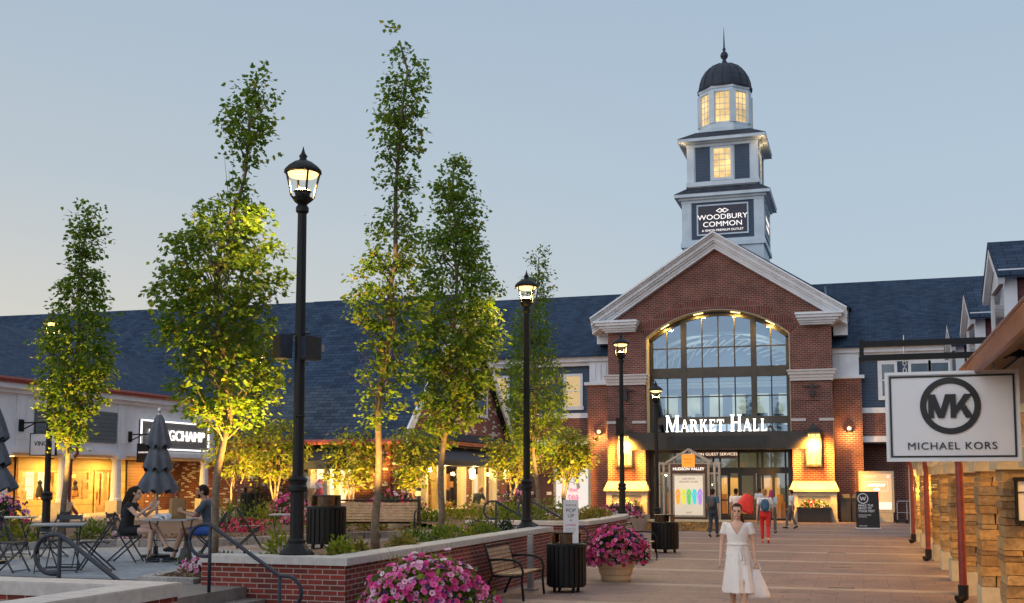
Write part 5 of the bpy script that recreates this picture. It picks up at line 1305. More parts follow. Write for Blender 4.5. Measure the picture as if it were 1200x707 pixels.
# ------------------------------------------------------------------ kiosks and boards
k = thing('poster_kiosk', 'wooden kiosk with peaked frame and poster of five coloured sandals', 'kiosk', (-7.0, 47.6, 0), rz=.0)
b = MB()
for x in (-1.28, -1.08, -.82, .82, 1.08, 1.28): b.box(x - .045, x + .045, -.06, .06, 0, 2.75 if abs(x) > 1 else 2.9)
for z in (.28, 2.32, 2.72): b.box(-1.3, 1.3, -.045, .045, z, z + .07)
for s in (-1, 1): b.beam((s * .95, 0, 2.82), (0, 0, 3.38), .09, .1); b.beam((s * .95, -.25, 2.80), (0, -.25, 3.36), .05, .07); b.box(s * 1.18 - .16, s * 1.18 + .16, -.08, .08, 2.75, 2.83)
for q in (-.6, -.3, 0, .3, .6): b.box(q - .02, q + .02, -.03, .03, 2.7, 2.72 + .62 * (1 - abs(q)))
b.build('timber_frame', 'grey_metal', k)
b = MB(); b.box(-.78, .78, -.1, .1, .18, 2.75); b.build('panel', 'sign_brown', k)
b = MB(); b.box(-.68, .68, -.14, -.1, .5, 2.34); b.build('poster_frame', 'grey_metal', k)
b = MB(); b.box(-.60, .60, -.15, -.138, .58, 2.26); po = b.build('poster', 'poster_cream', k)
text('LIVE WITH', .11, 'gutter_red', po, (0, -.152, 2.12), extrude=.001); text('BRIGHTER COLORS', .09, 'gutter_red', po, (0, -.152, 1.99), extrude=.001); text('SHOP', .09, 'gutter_red', po, (0, -.152, .7), extrude=.001)
for i, c in enumerate(('orange', 'lime', 'green', 'teal', 'violet')):
    b = MB(); x = -.46 + i * .235
    out = []
    for j in range(20):
        a = 2 * PI * j / 20; zz = math.sin(a); wv = (.118 if zz > 0 else .095) * (1 - .22 * math.exp(-((zz + .15) ** 2) / .08)); out.append((x + wv * math.cos(a), 1.36 + .34 * zz))
    b.prism(out, 'y', -.156, -.149); b.build('sandal_print', 'sandal_' + c, po)
    b = MB(); b.beam((x - .07, -.158, 1.40), (x, -.158, 1.56), .012, .02); b.beam((x + .07, -.158, 1.40), (x, -.158, 1.56), .012, .02); b.build('strap_print', 'cloth_white', po)
b = MB(); b.box(-.74, .74, -.135, -.1, 2.4, 2.7); hd = b.build('header', 'sign_brown', k); text('HUDSON VALLEY', .17, 'letters_soft', hd, (0, -.14, 2.54), extrude=.002, bold=.004)
b = MB(); b.box(-.27, .27, -.16, -.12, 2.62, 3.16); lg = b.build('square_plaque', 'sandal_orange', k); text('VALLEY', .12, 'cloth_red', lg, (0, -.165, 2.95), extrude=.002); text('PREMIUM', .08, 'cloth_red', lg, (0, -.165, 2.8), extrude=.002)
light('AREA', (-7.0, 47.0, 2.2), 2.5, (1, .85, .6), 1., 'poster_light', (-7, 46, 0))
def lightbox(label, loc, rz, W_, H_, face, z0):
    k = thing('advert_lightbox', label, 'advert', loc, rz=rz)
    b = MB(); b.box(-W_ / 2 - .12, W_ / 2 + .12, -.12, .12, z0 - .12, z0 + H_ + .14); b.box(-W_ / 2 - .05, W_ / 2 + .05, -.1, .1, 0, z0 - .12); b.build('case', 'stone_cast', k)
    b = MB(); b.box(-W_ / 2, W_ / 2, -.135, -.12, z0, z0 + H_); f = b.build('lit_face', face, k); return k, f
k, f = lightbox('white lit advert of a woman in sunglasses with pink lettering', (-12.9, 50.6, 0), PHI * .6, 1.5, 1.9, 'poster_white', .75)
b = MB()
b.prism([(.02 + .24 * math.cos(a), 2.28 + .34 * math.sin(a)) for a in [2 * PI * j / 18 for j in range(18)]], 'y', -.139, -.134); b.prism([(-.22, 2.3), (-.12, 2.25), (-.17, 1.65), (-.30, 1.55)], 'y', -.1392, -.134); b.prism([(.16, 2.25), (.26, 2.3), (.38, 1.7), (.22, 1.62)], 'y', -.1394, -.134)
b.build('hair_print', 'poster_grey', f)
b = MB(); b.prism([(.02 + .145 * math.cos(a), 2.2 + .22 * math.sin(a)) for a in [2 * PI * j / 18 for j in range(18)]], 'y', -.143, -.139); b.build('face_print', 'poster_white', f)
b = MB(); b.box(-.12, -.005, -.147, -.143, 2.18, 2.27); b.box(.045, .16, -.147, -.143, 2.18, 2.27); b.box(-.005, .045, -.1465, -.143, 2.23, 2.25); b.build('sunglasses_print', 'ink', f)
text('C', .3, 'ink_pink', f, (-.52, -.14, 2.1), extrude=.002)
for s, z, sz in (('that', 1.62, .26), ('tea', 1.3, .42), ('time', 1.0, .24)): text(s, sz, 'poster_pink', f, (.06, -.15, z), extrude=.002, bold=.008)
light('AREA', (-12.8, 49.9, 1.7), 25, (1, .95, .9), 1.4, 'advert_light', (-12.3, 48, .8))
k, f = lightbox('orange lit advert with white lettering against the right brick wall', (.72, 58.2, 0), 0, 1.42, 1.75, 'poster_orange', .62)
text('WELCOME TO', .09, 'letters_soft', f, (-.3, -.14, 2.24), extrude=.002)
b = MB()
for (xa, xb, za, zb) in ((-.55, .55, 1.98, 2.0), (-.55, .55, 1.52, 1.54), (-.55, -.53, 1.54, 1.98), (.53, .55, 1.54, 1.98)): b.box(xa, xb, -.14, -.135, za, zb)
b.box(-.71, .71, -.141, -.135, .62, .98); b.box(.5, .62, -.14, -.135, 2.18, 2.3); b.build('white_print', 'poster_white', f)
text('summer', .26, 'letters_soft', f, (0, -.14, 1.84), extrude=.002, bold=.012); text('sale', .2, 'letters_soft', f, (0, -.14, 1.62), extrude=.002, bold=.012)
light('AREA', (.72, 57.9, 1.5), 10, (1, .6, .4), 1.2, 'advert_light', (.72, 55, .5))
a = thing('a_board', 'black A-board with round white logo and white lettering on the plaza', 'sign', (.25, 50.3, 0), rz=.12)
b = MB(); b.hexa([(-.46, -.16, .03), (.46, -.16, .03), (.46, -.11, .03), (-.46, -.11, .03), (-.46, .0, 1.58), (.46, .0, 1.58), (.46, .03, 1.58), (-.46, .03, 1.58)]); b.build('front_panel', 'sign_black', a)
b = MB(); b.hexa([(-.46, .25, .03), (.46, .25, .03), (.46, .3, .03), (-.46, .3, .03), (-.46, .04, 1.57), (.46, .04, 1.57), (.46, .07, 1.57), (-.46, .07, 1.57)]); b.build('back_panel', 'sign_black', a)
b = MB(); b.box(-.5, .5, -.2, .34, 0, .035); b.build('base', 'sign_white', a)
def apt(x, z): return (x, -.168 + .16 * (z - .03) / 1.55, z)
n = 24; b = MB()
for q in range(n):
    t0, t1 = 2 * PI * q / n, 2 * PI * (q + 1) / n; P = []
    for t, r in ((t0, .19), (t1, .19), (t1, .225), (t0, .225)): P.append(apt(-.2 + r * math.cos(t), 1.28 + r * math.sin(t)))
    b.face(P)
for p, q in (((-.31, 1.36), (-.26, 1.2)), ((-.26, 1.2), (-.2, 1.34)), ((-.2, 1.34), (-.14, 1.2)), ((-.14, 1.2), (-.09, 1.36))): b.beam(apt(*p), apt(*q), .006, .035)
b.build('logo_print', 'paper_white', a)
for s, z, sz in (('MAKE THE', .98, .13), ('MOST OF', .86, .13), ('YOUR VISIT', .74, .13), ('Find guest services inside', .58, .05), ('or scan the map', .5, .05), ('premium outlets', .12, .05)):
    p = apt(-.40, z); text(s, sz, 'paper_white', a, p, extrude=.001, align='LEFT', rx=PI / 2 - .103, bold=.002)
# luggage trolleys
def trolley(label, loc, rz):
    t = thing('luggage_trolley', label, 'trolley', loc, rz=rz, group='luggage trolleys parked by the orange advert')
    b = MB(); b.tube([(-.22, .15, .12), (-.22, .2, .95), (-.2, .16, 1.05), (.2, .16, 1.05), (.22, .2, .95), (.22, .15, .12)], .02, 8); b.tube([(-.22, .17, .5), (.22, .17, .5)], .014, 6); b.build('frame', 'steel', t)
    b = MB(); b.box(-.25, .25, -.45, .15, .12, .16); b.build('deck', 'plastic_black', t)
    for x in (-.2, .2): b = MB(); b.tube([(x - .03, -.3, .09), (x + .03, -.3, .09)], .09, 12); b.build('wheel', 'plastic_black', t)
    return t
t0 = trolley('leftmost parked luggage trolley, next to the orange advert', (1.85, 57.2, 0), -.1)
for i, lb in enumerate(('second luggage trolley of the parked row', 'third luggage trolley of the parked row', 'rightmost luggage trolley of the parked row')): dup(t0, (2.3 + .45 * i, 57.2 + .05 * i, 0), label=lb)
for x, y, lb in ((-.72, 33.1, 'farthest of three small slot drains in the plaza paving'), (-.5, 27.6, 'middle one of three small slot drains in the plaza paving'), (-.42, 22.4, 'nearest of three small slot drains in the plaza paving')):
    t = thing('slot_drain', lb, 'drain', (x, y, .006), group='slot drains in the plaza'); b = MB(); b.box(-.26, .26, -.05, .05, -.004, .002); b.build('frame', 'grey_metal', t)
    b = MB(); b.box(-.24, .24, -.032, .032, .002, .005); b.build('grate', 'black_metal', t)
# black planter boxes on the pedestals
def flower_mass(parent, c, rx, ry, rz_, nf, size, mats, nl, leafm, lsize, low=-.1, name='blossoms', seed=None):
    # flowers and leaves over a dome
    def dome(n, k0, k1):
        a = rng.uniform(0, 2 * PI, n); z = rng.uniform(low, 1, n); rr = np.sqrt(np.maximum(0, 1 - np.clip(z, 0, 1) ** 2)); k = rng.uniform(k0, k1, n)
        d = np.stack([rr * np.cos(a), rr * np.sin(a), z], 1); lump = 1 + .14 * np.sin(3 * a + 1) * (1 - np.abs(z)) + .10 * np.sin(7 * a + 5 * z) + .05 * np.sin(13 * a - 9 * z)
        k = np.where(rng.uniform(size=n) < .06, k * rng.uniform(1.02, 1.16, n), k)
        keep = (np.sin(5 * a + 7 * z + rx * 9) * np.sin(3 * a - 6 * z + 2) > -.58) | (k0 < .9) | (rng.uniform(size=n) < .25)
        return (np.array(c) + d * np.array([rx, ry, rz_]) * (k * lump)[:, None])[keep], d[keep]
    P, d = dome(nl, .45, .99); nl = len(P); T_ = d + rnd_unit(nl) * .9; Nn = d + rnd_unit(nl) * .8
    scatter('foliage', leafm, parent, *OVAL, P, T_, Nn, rng.uniform(.7, 1.3, nl) * lsize)
    tot = sum(w for _, w in mats)
    for m, wgt in mats:
        n = int(nf * 1.18 * wgt / tot); P, d = dome(n, .92, 1.05); n = len(P); Nn = d + rnd_unit(n) * .35 + np.array([0, -.25, .1]); Nn /= np.linalg.norm(Nn, axis=1, keepdims=True); T_ = np.cross(Nn, rnd_unit(n))
        scatter(name, [m, 'petal_eye'], parent, *PETUNIA, P, T_, np.cross(T_, np.cross(Nn, T_)), rng.uniform(.55, 1.3, n) * size)
for sx, lb in ((-1, 'black planter box with white and pink flowers at the left pedestal'), (1, 'black planter box with white and pink flowers at the right pedestal')):
    xc = CX + sx * 4.72; t = thing('planter_box', lb, 'planter', (xc, YF - .45, 0), group='planter boxes at the hall pedestals')
    b = MB(); b.box(-.8, .8, -.28, .28, .02, .72); b.box(-.83, .83, -.31, .31, .66, .74); b.build('box', 'sign_black', t)
    flower_mass(t, (0, 0, .72), .75, .28, .35, 60, .14, [('petal_white', 1), ('petal_pink', .6)], 160, 'leaf_shrub', .18)
# stone flower pot on the plaza
t = thing('flower_pot', 'big ribbed sand-coloured pot overflowing with pink petunias on the plaza', 'flower pot', (-4.85, 22.6, 0))
b = MB(); b.lathe([(.27, 0), (.30, .05), (.31, .14), (.335, .15), (.36, .27), (.375, .28), (.395, .40), (.405, .41), (.42, .53), (.44, .55), (.45, .64), (.42, .66), (.38, .62)], 28); b.build('pot', 'terracotta', t, smooth=False)
flower_mass(t, (0, 0, .60), .60, .60, .50, 680, .09, [('petal_red', 1.2), ('petal_pink', 1.6), ('petal_purple', .25)], 1500, 'leaf_dark', .09, low=-.45)
# large foreground petunia mound against the wall
t = thing('flower_pot', 'wide pot of bright pink and purple petunias against the brick wall, nearest the camera', 'flower pot', (-5.53, 13.75, 0))
b = MB(); b.lathe([(.42, 0), (.46, .06), (.60, .30), (.62, .42), (.58, .44)], 28); b.build('pot', 'terracotta', t)
flower_mass(t, (0, 0, .38), .80, .80, .64, 1350, .094, [('petal_pink', 2.6), ('petal_pale', .8), ('petal_purple', .35)], 2600, 'leaf_shrub', .10, low=-.4)
P = np.array([(rng.uniform(-.7, .5), rng.uniform(-.1, .5), .95) for _ in range(26)]); scatter('grass_leaves', 'leaf_shrub', t, [(-.02, 0, 0), (.02, 0, 0), (.0, 1, .0)], [(0, 1, 2)], [0], P, np.array([(rng.normal() * .4, rng.normal() * .3, 1) for _ in range(26)]), rnd_unit(26), rng.uniform(.12, .3, 26))
# ------------------------------------------------------------------ bistro furniture
def make_chair(label, loc, rz):
    # folding chair, faces -Y
    t = thing('bistro_chair', label, 'chair', loc, rz=rz, group='folding bistro chairs on the patio')
    b = MB()
    for k in range(6): b.box(-.20, .20, -.20 + k * .07, -.20 + k * .07 + .052, .445, .46)
    b.build('seat', 'chair_paint', t)
    b = MB()
    for z in (.66, .80): b.cbox((0, .245 + (z - .46) * .13, z), .40, .016, .075, rx=-.13)
    b.build('backrest', 'chair_paint', t)
    for s in (-1, 1):
        b = MB(); b.beam((s * .20, .30, .86), (s * .20, -.24, 0), .012, .026); b.build('leg', 'chair_paint', t)
        b = MB(); b.beam((s * .185, -.20, .44), (s * .185, .28, 0), .012, .026); b.build('leg', 'chair_paint', t)
    for ya, za in ((-.22, .03), (.26, .03), (-.19, .43), (.19, .43)): b = MB(); b.tube([(-.195, ya, za), (.195, ya, za)], .0085, 6); b.build('stretcher', 'chair_paint', t)
    return t
def make_table(label, loc, rz, w=.76, h=.74):
    t = thing('bistro_table', label, 'table', loc, rz=rz, group='square bistro tables on the patio')
    b = MB(); b.box(-w / 2, w / 2, -w / 2, w / 2, h - .022, h); b.build('tabletop', 'table_top', t)
    for s in (-1, 1):
        b = MB(); b.beam((s * (w / 2 - .08), w / 2 - .1, h - .03), (s * (w / 2 - .08), -w / 2 + .06, 0), .014, .028); b.build('leg', 'chair_paint', t)
        b = MB(); b.beam((s * (w / 2 - .1), -w / 2 + .1, h - .03), (s * (w / 2 - .1), w / 2 - .06, 0), .014, .028); b.build('leg', 'chair_paint', t)
    for ya, za in ((-w / 2 + .07, .04), (w / 2 - .07, .04), (0, h * .5)): b = MB(); b.tube([(-w / 2 + .09, ya, za), (w / 2 - .09, ya, za)], .009, 6); b.build('stretcher', 'chair_paint', t)
    return t
def lat(x, y, a, d=0.): return (x + a * RX - d * RY, y + a * RY + d * RX)      # a along the picture's lateral direction, d away
TA = (-11.5, 16.8)
tb0 = make_table('bistro table with the paper bag between the couple', (*TA, PZ), PHI)
WCH = lat(*TA, -.74, -.05); MCH = lat(*TA, .66, .12)
ch0 = make_chair('bistro chair the long-haired woman sits on', (*WCH, PZ), PHI + PI / 2)
dup(ch0, (*MCH, PZ), PHI - PI / 2 + .15, 'bistro chair the bearded man sits on')
TB = (-11.9, 14.45)
dup(tb0, (*TB, PZ), PHI + .3, 'empty bistro table behind the near left handrail')
for a, d, rz, lb in ((.52, .15, PHI - PI / 2 + .2, 'empty bistro chair to the right of the front-left table'), (-.72, -.1, PHI + PI / 2 - .2, 'dark bistro chair to the left of the front-left table'), (-.25, .85, PHI + .1, 'bistro chair behind the front-left table')):
    p = lat(*TB, a, d); dup(ch0, (*p, PZ), rz, lb)
TC = (-15.0, 16.9)
dup(tb0, (*TC, PZ), PHI + .1, 'pale bistro table at the left picture edge by the flower tub')
for a, d, rz, lb in ((.78, -.1, PHI - PI / 2, 'bistro chair right of the table by the flower tub'), (.1, -.7, PHI + PI, 'bistro chair in front of the table by the flower tub'), (-.8, .1, PHI + PI / 2, 'bistro chair left of the table by the flower tub')):
    p = lat(*TC, a, d); dup(ch0, (*p, PZ), rz, lb)
TD = (-11.55, 21.0)
dup(tb0, (*TD, PZ), PHI, 'small bistro table beside the big lamp post and large bin', scale=(.85, .85, .95))
for a, d, rz, lb in ((-.75, -.05, PHI + PI / 2 + .3, 'bistro chair left of the big lamp post facing the small table'), (.72, -.15, PHI - PI / 2 - .3, 'bistro chair with pale seat in front of the large bin')):
    p = lat(*TD, a, d); dup(ch0, (*p, PZ), rz, lb)
# ------------------------------------------------------------------ closed umbrellas
def make_umbrella(label, loc):
    t = thing('closed_umbrella', label, 'umbrella', loc, group='closed grey market umbrellas')
    b = MB(); b.tube([(0, 0, .05), (0, 0, 2.62)], .024, 10); b.build('pole', 'grey_metal', t)
    b = MB(); b.lathe([(.26, 0), (.26, .05), (.05, .07), (.04, .2), (.03, .21)], 18); b.build('base', 'black_metal', t)
    b = MB(); b.lathe([(.02, 2.58), (.02, 2.66), (.038, 2.70), (.03, 2.74), (.01, 2.76)], 10); b.build('finial', 'steel', t)
    b = MB(); n = 48
    for (za, ra, zb, rb) in ((2.62, .05, 2.02, .25), (2.06, .12, 1.60, .29), (1.66, .13, 1.20, .41)):
        K = 9; rows = []
        for i in range(K + 1):
            u = i / K; z = za + (zb - za) * u; R_ = ra + (rb - ra) * (u ** .8)
            row_ = []
            for j in range(n):
                a_ = 2 * PI * j / n; f_ = 1 - (.30 * u + .05) * (.5 + .5 * math.cos(8 * a_ + .6 * math.sin(2 * a_)))
                row_.append((R_ * f_ * math.cos(a_), R_ * f_ * math.sin(a_), z - .05 * u * math.cos(8 * a_)))
            rows.append(row_)
        V = [p for r_ in rows for p in r_]; F = [(i * n + j, i * n + (j + 1) % n, (i + 1) * n + (j + 1) % n, (i + 1) * n + j) for i in range(K) for j in range(n)]
        b.idx(V, F)
    b.build('canopy', 'fabric_umbrella', t, smooth=True)
    return t
u0 = make_umbrella('closed grey umbrella standing behind the seated couple', (-12.42, 17.7, PZ))
dup(u0, (-14.15, 15.45, PZ), 1.0, 'closed grey umbrella cut by the left picture edge', scale=(1.12, 1.12, 1.04))
# ------------------------------------------------------------------ people
def body_mesh(prims, vox, smooth=3):
    b = MB()
    for p in prims:
        if p[0] == 'cap':
            _, A, ra, B_, rb = p; A = Vector(A); B_ = Vector(B_); d = (B_ - A); L = d.length; d = d / max(L, 1e-6)
            path = [A - d * ra * k for k in (.96, .8, .5)] + [A + d * L * k for k in (0, .25, .5, .75, 1)] + [B_ + d * rb * k for k in (.5, .8, .96)]
            rs = [ra * math.sqrt(1 - k * k) for k in (.96, .8, .5)] + [ra + (rb - ra) * k for k in (0, .25, .5, .75, 1)] + [rb * math.sqrt(1 - k * k) for k in (.5, .8, .96)]
            b.tube(path, rs, 12)
        elif p[0] == 'cone':
            _, A, ra, B_, rb = p; b.tube([Vector(A).lerp(Vector(B_), k / 4) for k in range(5)], [ra + (rb - ra) * k / 4 for k in range(5)], 14)
        elif p[0] == 'ell':
            _, c, r, R = p; c = Vector(c); n, k = 14, 9
            V = []; F = []
            for i in range(k + 1):
                th_ = PI * (i + .02) / (k + .04)
                for j in range(n):
                    a_ = 2 * PI * j / n; q = Vector((r[0] * math.sin(th_) * math.cos(a_), r[1] * math.sin(th_) * math.sin(a_), r[2] * math.cos(th_))); V.append(tuple(c + (R @ q if R else q)))
            for i in range(k):
                for j in range(n): F.append((i * n + j, (i + 1) * n + j, (i + 1) * n + (j + 1) % n, i * n + (j + 1) % n))
            F.append(tuple(range(n))); F.append(tuple(reversed(range(k * n, (k + 1) * n)))); b.idx(V, F)
        elif p[0] == 'loft':
            V = []; n = 20; R = p[1]
            for (c, sv, fv, rx_, ry_) in R:
                for j in range(n):
                    a_ = 2 * PI * j / n; fold = 1.0
                    if len(p) > 2: fold = 1 + p[2] * math.sin(7 * a_ + 1) * ((R.index((c, sv, fv, rx_, ry_))) / len(R))
                    V.append(tuple(Vector(c) + Vector(sv) * rx_ * math.cos(a_) * fold + Vector(fv) * ry_ * math.sin(a_) * fold))
            k = len(R); F = [(i * n + j, i * n + (j + 1) % n, (i + 1) * n + (j + 1) % n, (i + 1) * n + j) for i in range(k - 1) for j in range(n)]
            F.append(tuple(reversed(range(n)))); F.append(tuple((k - 1) * n + j for j in range(n))); b.idx(V, F)
    o = b.build('tmp', 'skin_light', uv=False)
    m = o.modifiers.new('r', 'REMESH'); m.mode = 'VOXEL'; m.voxel_size = vox
    if smooth: s = o.modifiers.new('s', 'SMOOTH'); s.iterations = smooth; s.factor = .5
    me = eval_mesh(o); old = o.data; bpy.data.objects.remove(o); bpy.data.meshes.remove(old)
    me.polygons.foreach_set('use_smooth', [True] * len(me.polygons))
    return me
def mesh_obj(name, me, mats, parent):
    me.name = name; me.materials.clear()
    for m in mats: me.materials.append(M[m])
    o = bpy.data.objects.new(name, me); COL.objects.link(o); o.parent = parent; return o
STAND = dict(pelvis=(0, 0, .93), chest=(0, 0, 1.26), neck=(0, .01, 1.44), head=(0, -.02, 1.585),
             sL=(.175, .01, 1.385), sR=(-.175, .01, 1.385), eL=(.22, .03, 1.10), eR=(-.22, .03, 1.10), wL=(.23, -.04, .86), wR=(-.23, -.04, .86),
             hL=(.085, 0, .91), hR=(-.085, 0, .91), kL=(.09, -.02, .50), kR=(-.09, -.02, .50), aL=(.09, .02, .08), aR=(-.09, .02, .08), fL=(.10, -.13, .03), fR=(-.10, -.13, .03))
def person(label, loc, rz, pose, look, skin='skin_light', vox=.013, yaw=0., pitch=0., H=1., group=None, slim=1.):
    """look: list of clothing entries (name, material, kind, args)"""
    J = {k: Vector(v) for k, v in {**STAND, **pose}.items()}
    t = thing('person', label, 'person', loc, rz=rz, group=group); t.scale = (H, H, H)
    side = (J['sL'] - J['sR']).normalized(); hside = (J['hL'] - J['hR']).normalized()
    def frame(sv, up): f_ = sv.cross(up).normalized() * -1; return sv, f_
    sp1 = (J['chest'] - J['pelvis']).normalized(); sp2 = (J['neck'] - J['chest']).normalized()
    def torso(m, z0=-.07, z1=1., neckr=True):
        R = []
        L1 = (J['chest'] - J['pelvis']).length; L2 = (J['neck'] - J['chest']).length
        for k, rx_, ry_ in ((-.22, .13, .10), (0., .165, .12), (.35, .145, .105), (.6, .135, .098), (1., .155, .112)):
            c = J['pelvis'] + sp1 * L1 * k; s_ = hside.lerp(side, max(0, k)).normalized(); R.append((tuple(c), tuple(s_), tuple(s_.cross(sp1).normalized()), rx_ * slim + m, ry_ * slim + m))
        for k, rx_, ry_ in ((.45, .165, .105), (.75, .14, .085), (.95, .075, .06)):
            c = J['chest'] + sp2 * L2 * k; R.append((tuple(c), tuple(side), tuple(side.cross(sp2).normalized()), rx_ * slim + m, ry_ * slim + m))
        return ('loft', R)
    cap = lambda a, ra, b_, rb: ('cap', tuple(a), ra, tuple(b_), rb)
    pr = [torso(0)]
    Rh = Euler((pitch, 0, yaw)).to_matrix(); hc = J['head']; h = lambda x, y, z: tuple(hc + Rh @ Vector((x, y, z)))
    pr += [cap(J['neck'] - Vector((0, 0, .05)), .058, hc + Rh @ Vector((0, .02, -.07)), .052)]
    pr += [('ell', h(0, .012, .022), (.074, .093, .093), Rh), ('ell', h(0, -.028, -.05), (.055, .062, .065), Rh), cap(h(0, -.092, .012), .009, h(0, -.108, -.022), .0135), ('ell', h(0, -.082, -.092), (.024, .02, .018), Rh),
           ('ell', h(.076, .012, -.01), (.010, .018, .030), Rh), ('ell', h(-.076, .012, -.01), (.010, .018, .030), Rh), ('ell', h(0, -.076, -.062), (.026, .018, .012), Rh), cap(h(-.045, -.07, .032), .014, h(.045, -.07, .032), .014)]
    for s in 'LR':
        S_, E_, W_ = J['s' + s], J['e' + s], J['w' + s]
        pr += [cap(S_ + Vector((0, 0, -.015)), .052 * slim, E_, .036 * slim), cap(E_, .036 * slim, W_, .024)]
        d = (J['g' + s] - W_).normalized() if 'g' + s in J else (W_ - E_).normalized()
        up = Vector((0, 0, 1)) if abs(d.z) < .8 else Vector((0, -1, 0)); sd = d.cross(up).normalized() * (1 if s == 'L' else -1); up = sd.cross(d).normalized()
        # palm thickness along sd, fingers spread along up
        Rm = Matrix((up, sd, d)).transposed()
        pr.append(('ell', tuple(W_ + d * .05), (.040, .017, .058), Rm))
        for k, (ln, of) in enumerate(((.072, .031), (.082, .011), (.077, -.010), (.060, -.030))):
            b0 = W_ + d * .085 + up * of; b1 = b0 + d * ln * .5 + sd * .008; b2 = b1 + d * ln * .42 + sd * .028 * (-1 if s == 'L' else -1)
            pr += [cap(b0, .0105, b1, .0095), cap(b1, .0095, b2, .008)]
        tb = W_ + d * .025 + up * .032; pr += [cap(tb, .014, tb + d * .03 + up * .022, .0115), cap(tb + d * .03 + up * .022, .011, tb + d * .062 + up * .026, .009)]
        Hh, K, A_, F_ = J['h' + s], J['k' + s], J['a' + s], J['f' + s]
        pr += [cap(Hh, .082 * slim, K, .053 * slim), cap(K, .052 * slim, K.lerp(A_, .35), .052 * slim), cap(K.lerp(A_, .35), .052 * slim, A_, .033), cap(A_ + (A_ - F_).normalized() * .03 - Vector((0, 0, .04)), .03, F_, .026)]
    me = body_mesh(pr, vox); bo = mesh_obj('body', me, [skin, 'eye_dark', 'lip', 'hair_dark'], t)
    eyes = [hc + Rh @ Vector((s_ * .031, -.085, .008)) for s_ in (-1, 1)]; mouth = hc + Rh @ Vector((0, -.092, -.063)); brow = [hc + Rh @ Vector((s_ * .033, -.085, .033)) for s_ in (-1, 1)]
    for p in me.polygons:
        c = p.center
        if (c - hc).length > .15: continue
        l = Rh.inverted() @ (c - hc)
        if l.y > -.04: continue
        if any(abs((Rh.inverted() @ (c - e_)).x) < .011 and abs((Rh.inverted() @ (c - e_)).z) < .0055 for e_ in eyes): p.material_index = 1
        elif any(abs((Rh.inverted() @ (c - e_)).x) < .016 and abs((Rh.inverted() @ (c - e_)).z) < .004 for e_ in brow): p.material_index = 3
        elif abs(l.x) < .025 and abs(l.z + .063) < .009: p.material_index = 2
        elif 'beard' in look and l.z < -.03 and (abs(l.x) > .027 or l.z < -.08 or l.z > -.05) and l.z > -.13: p.material_index = 3
    ctx = dict(J=J, h=h, Rh=Rh, torso=torso, cap=cap, side=side)
    for e in look:
        if e == 'beard': continue
        nm, mat_, kind, a = e; q = []
        if kind == 'shirt':      # a: sleeve fraction of upper arm, length margin
            q = [torso(.014)]
            for s in 'LR':
                S_, E_, W_ = J['s' + s], J['e' + s], J['w' + s]
                if a <= 1: q.append(('cone', tuple(S_ + (S_ - E_).normalized() * .03), .06 * slim, tuple(S_.lerp(E_, a)), .055 * slim))
                else: q += [('cone', tuple(S_ + (S_ - E_).normalized() * .03), .062 * slim, tuple(E_), .05 * slim), cap(E_, .049 * slim, E_, .049 * slim), ('cone', tuple(E_), .05 * slim, tuple(E_.lerp(W_, a - 1)), .037)]
                q.append(('ell', tuple(S_), (.062 * slim, .062 * slim, .06), None))
        elif kind == 'trousers':  # a: 1 = knee, 2 = ankle
            c = J['pelvis']; R = [(tuple(c + sp1 * z), tuple(hside), tuple(hside.cross(sp1).normalized()), r_[0] * slim + .012, r_[1] * slim + .012) for z, r_ in ((-.1, (.155, .115)), (0, (.17, .125)), (.1, (.155, .112)))]
            q = [('loft', R)]
            for s in 'LR':
                Hh, K, A_ = J['h' + s], J['k' + s], J['a' + s]
                if a <= 1: q += [cap(Hh, .095 * slim, Hh.lerp(K, .2), .09 * slim), ('cone', tuple(Hh), .095 * slim, tuple(Hh.lerp(K, a)), .075 * slim)]
                else: q += [cap(Hh, .094 * slim, K, .066 * slim), ('cone', tuple(K), .066 * slim, tuple(K.lerp(A_, a - 1)), .056 * slim)]
        elif kind == 'shoe':
            for s in 'LR':
                A_, F_ = J['a' + s], J['f' + s]; d = (F_ - A_); d.z = 0 if abs(d.z) < .12 else d.z; d.normalize()
                so = body_mesh([cap(A_ - d * .035 - Vector((0, 0, .045)), .036, F_ + d * .02, .033), cap(A_ - Vector((0, 0, .02)), .036, F_, .028)], vox, 2); mesh_obj('shoe', so, [mat_], t)
            continue
        elif kind == 'dress':
            R = []
            for z, rx_, ry_ in ((1.12, .15, .118), (1.05, .142, .108), (.98, .165, .13), (.88, .19, .155), (.7, .22, .20), (.5, .245, .245), (.36, .262, .275)): R.append(((a * (1.12 - z), 0, z), (1, 0, 0), (0, 1, 0), rx_, ry_))
            q = [torso(.018), ('loft', R, .17)]
            for s in 'LR':
                S_, E_ = J['s' + s], J['e' + s]; q += [('cone', tuple(S_ + (S_ - E_).normalized() * .02), .056, tuple(S_.lerp(E_, .55)), .066), ('ell', tuple(S_ - Vector((0, 0, .012))), (.054, .058, .05), None)]
        elif kind == 'hair':     # a: short, long, braid, bun
            q = [('ell', h(0, .022, .034), (.082, .095, .092), Rh), ('ell', h(0, .05, -.01), (.074, .07, .085), Rh)]
            if a == 'long': q += [('cap', h(0, .075, .02), .078, h(.0, .13, -.2), .085), ('cap', h(0, .13, -.2), .085, h(0, .15, -.42), .05), ('cap', h(.06, .03, -.02), .03, h(.07, .07, -.2), .04), ('cap', h(-.06, .03, -.02), .03, h(-.07, .07, -.2), .04)]
            if a == 'braid': q += [('cap', h(.05, .05, -.06), .035, h(.085, .0, -.17), .03), ('cap', h(.085, .0, -.17), .03, h(.10, -.05, -.30), .018)]
            if a == 'bun': q += [('ell', h(0, .09, .07), (.045, .045, .045), Rh)]
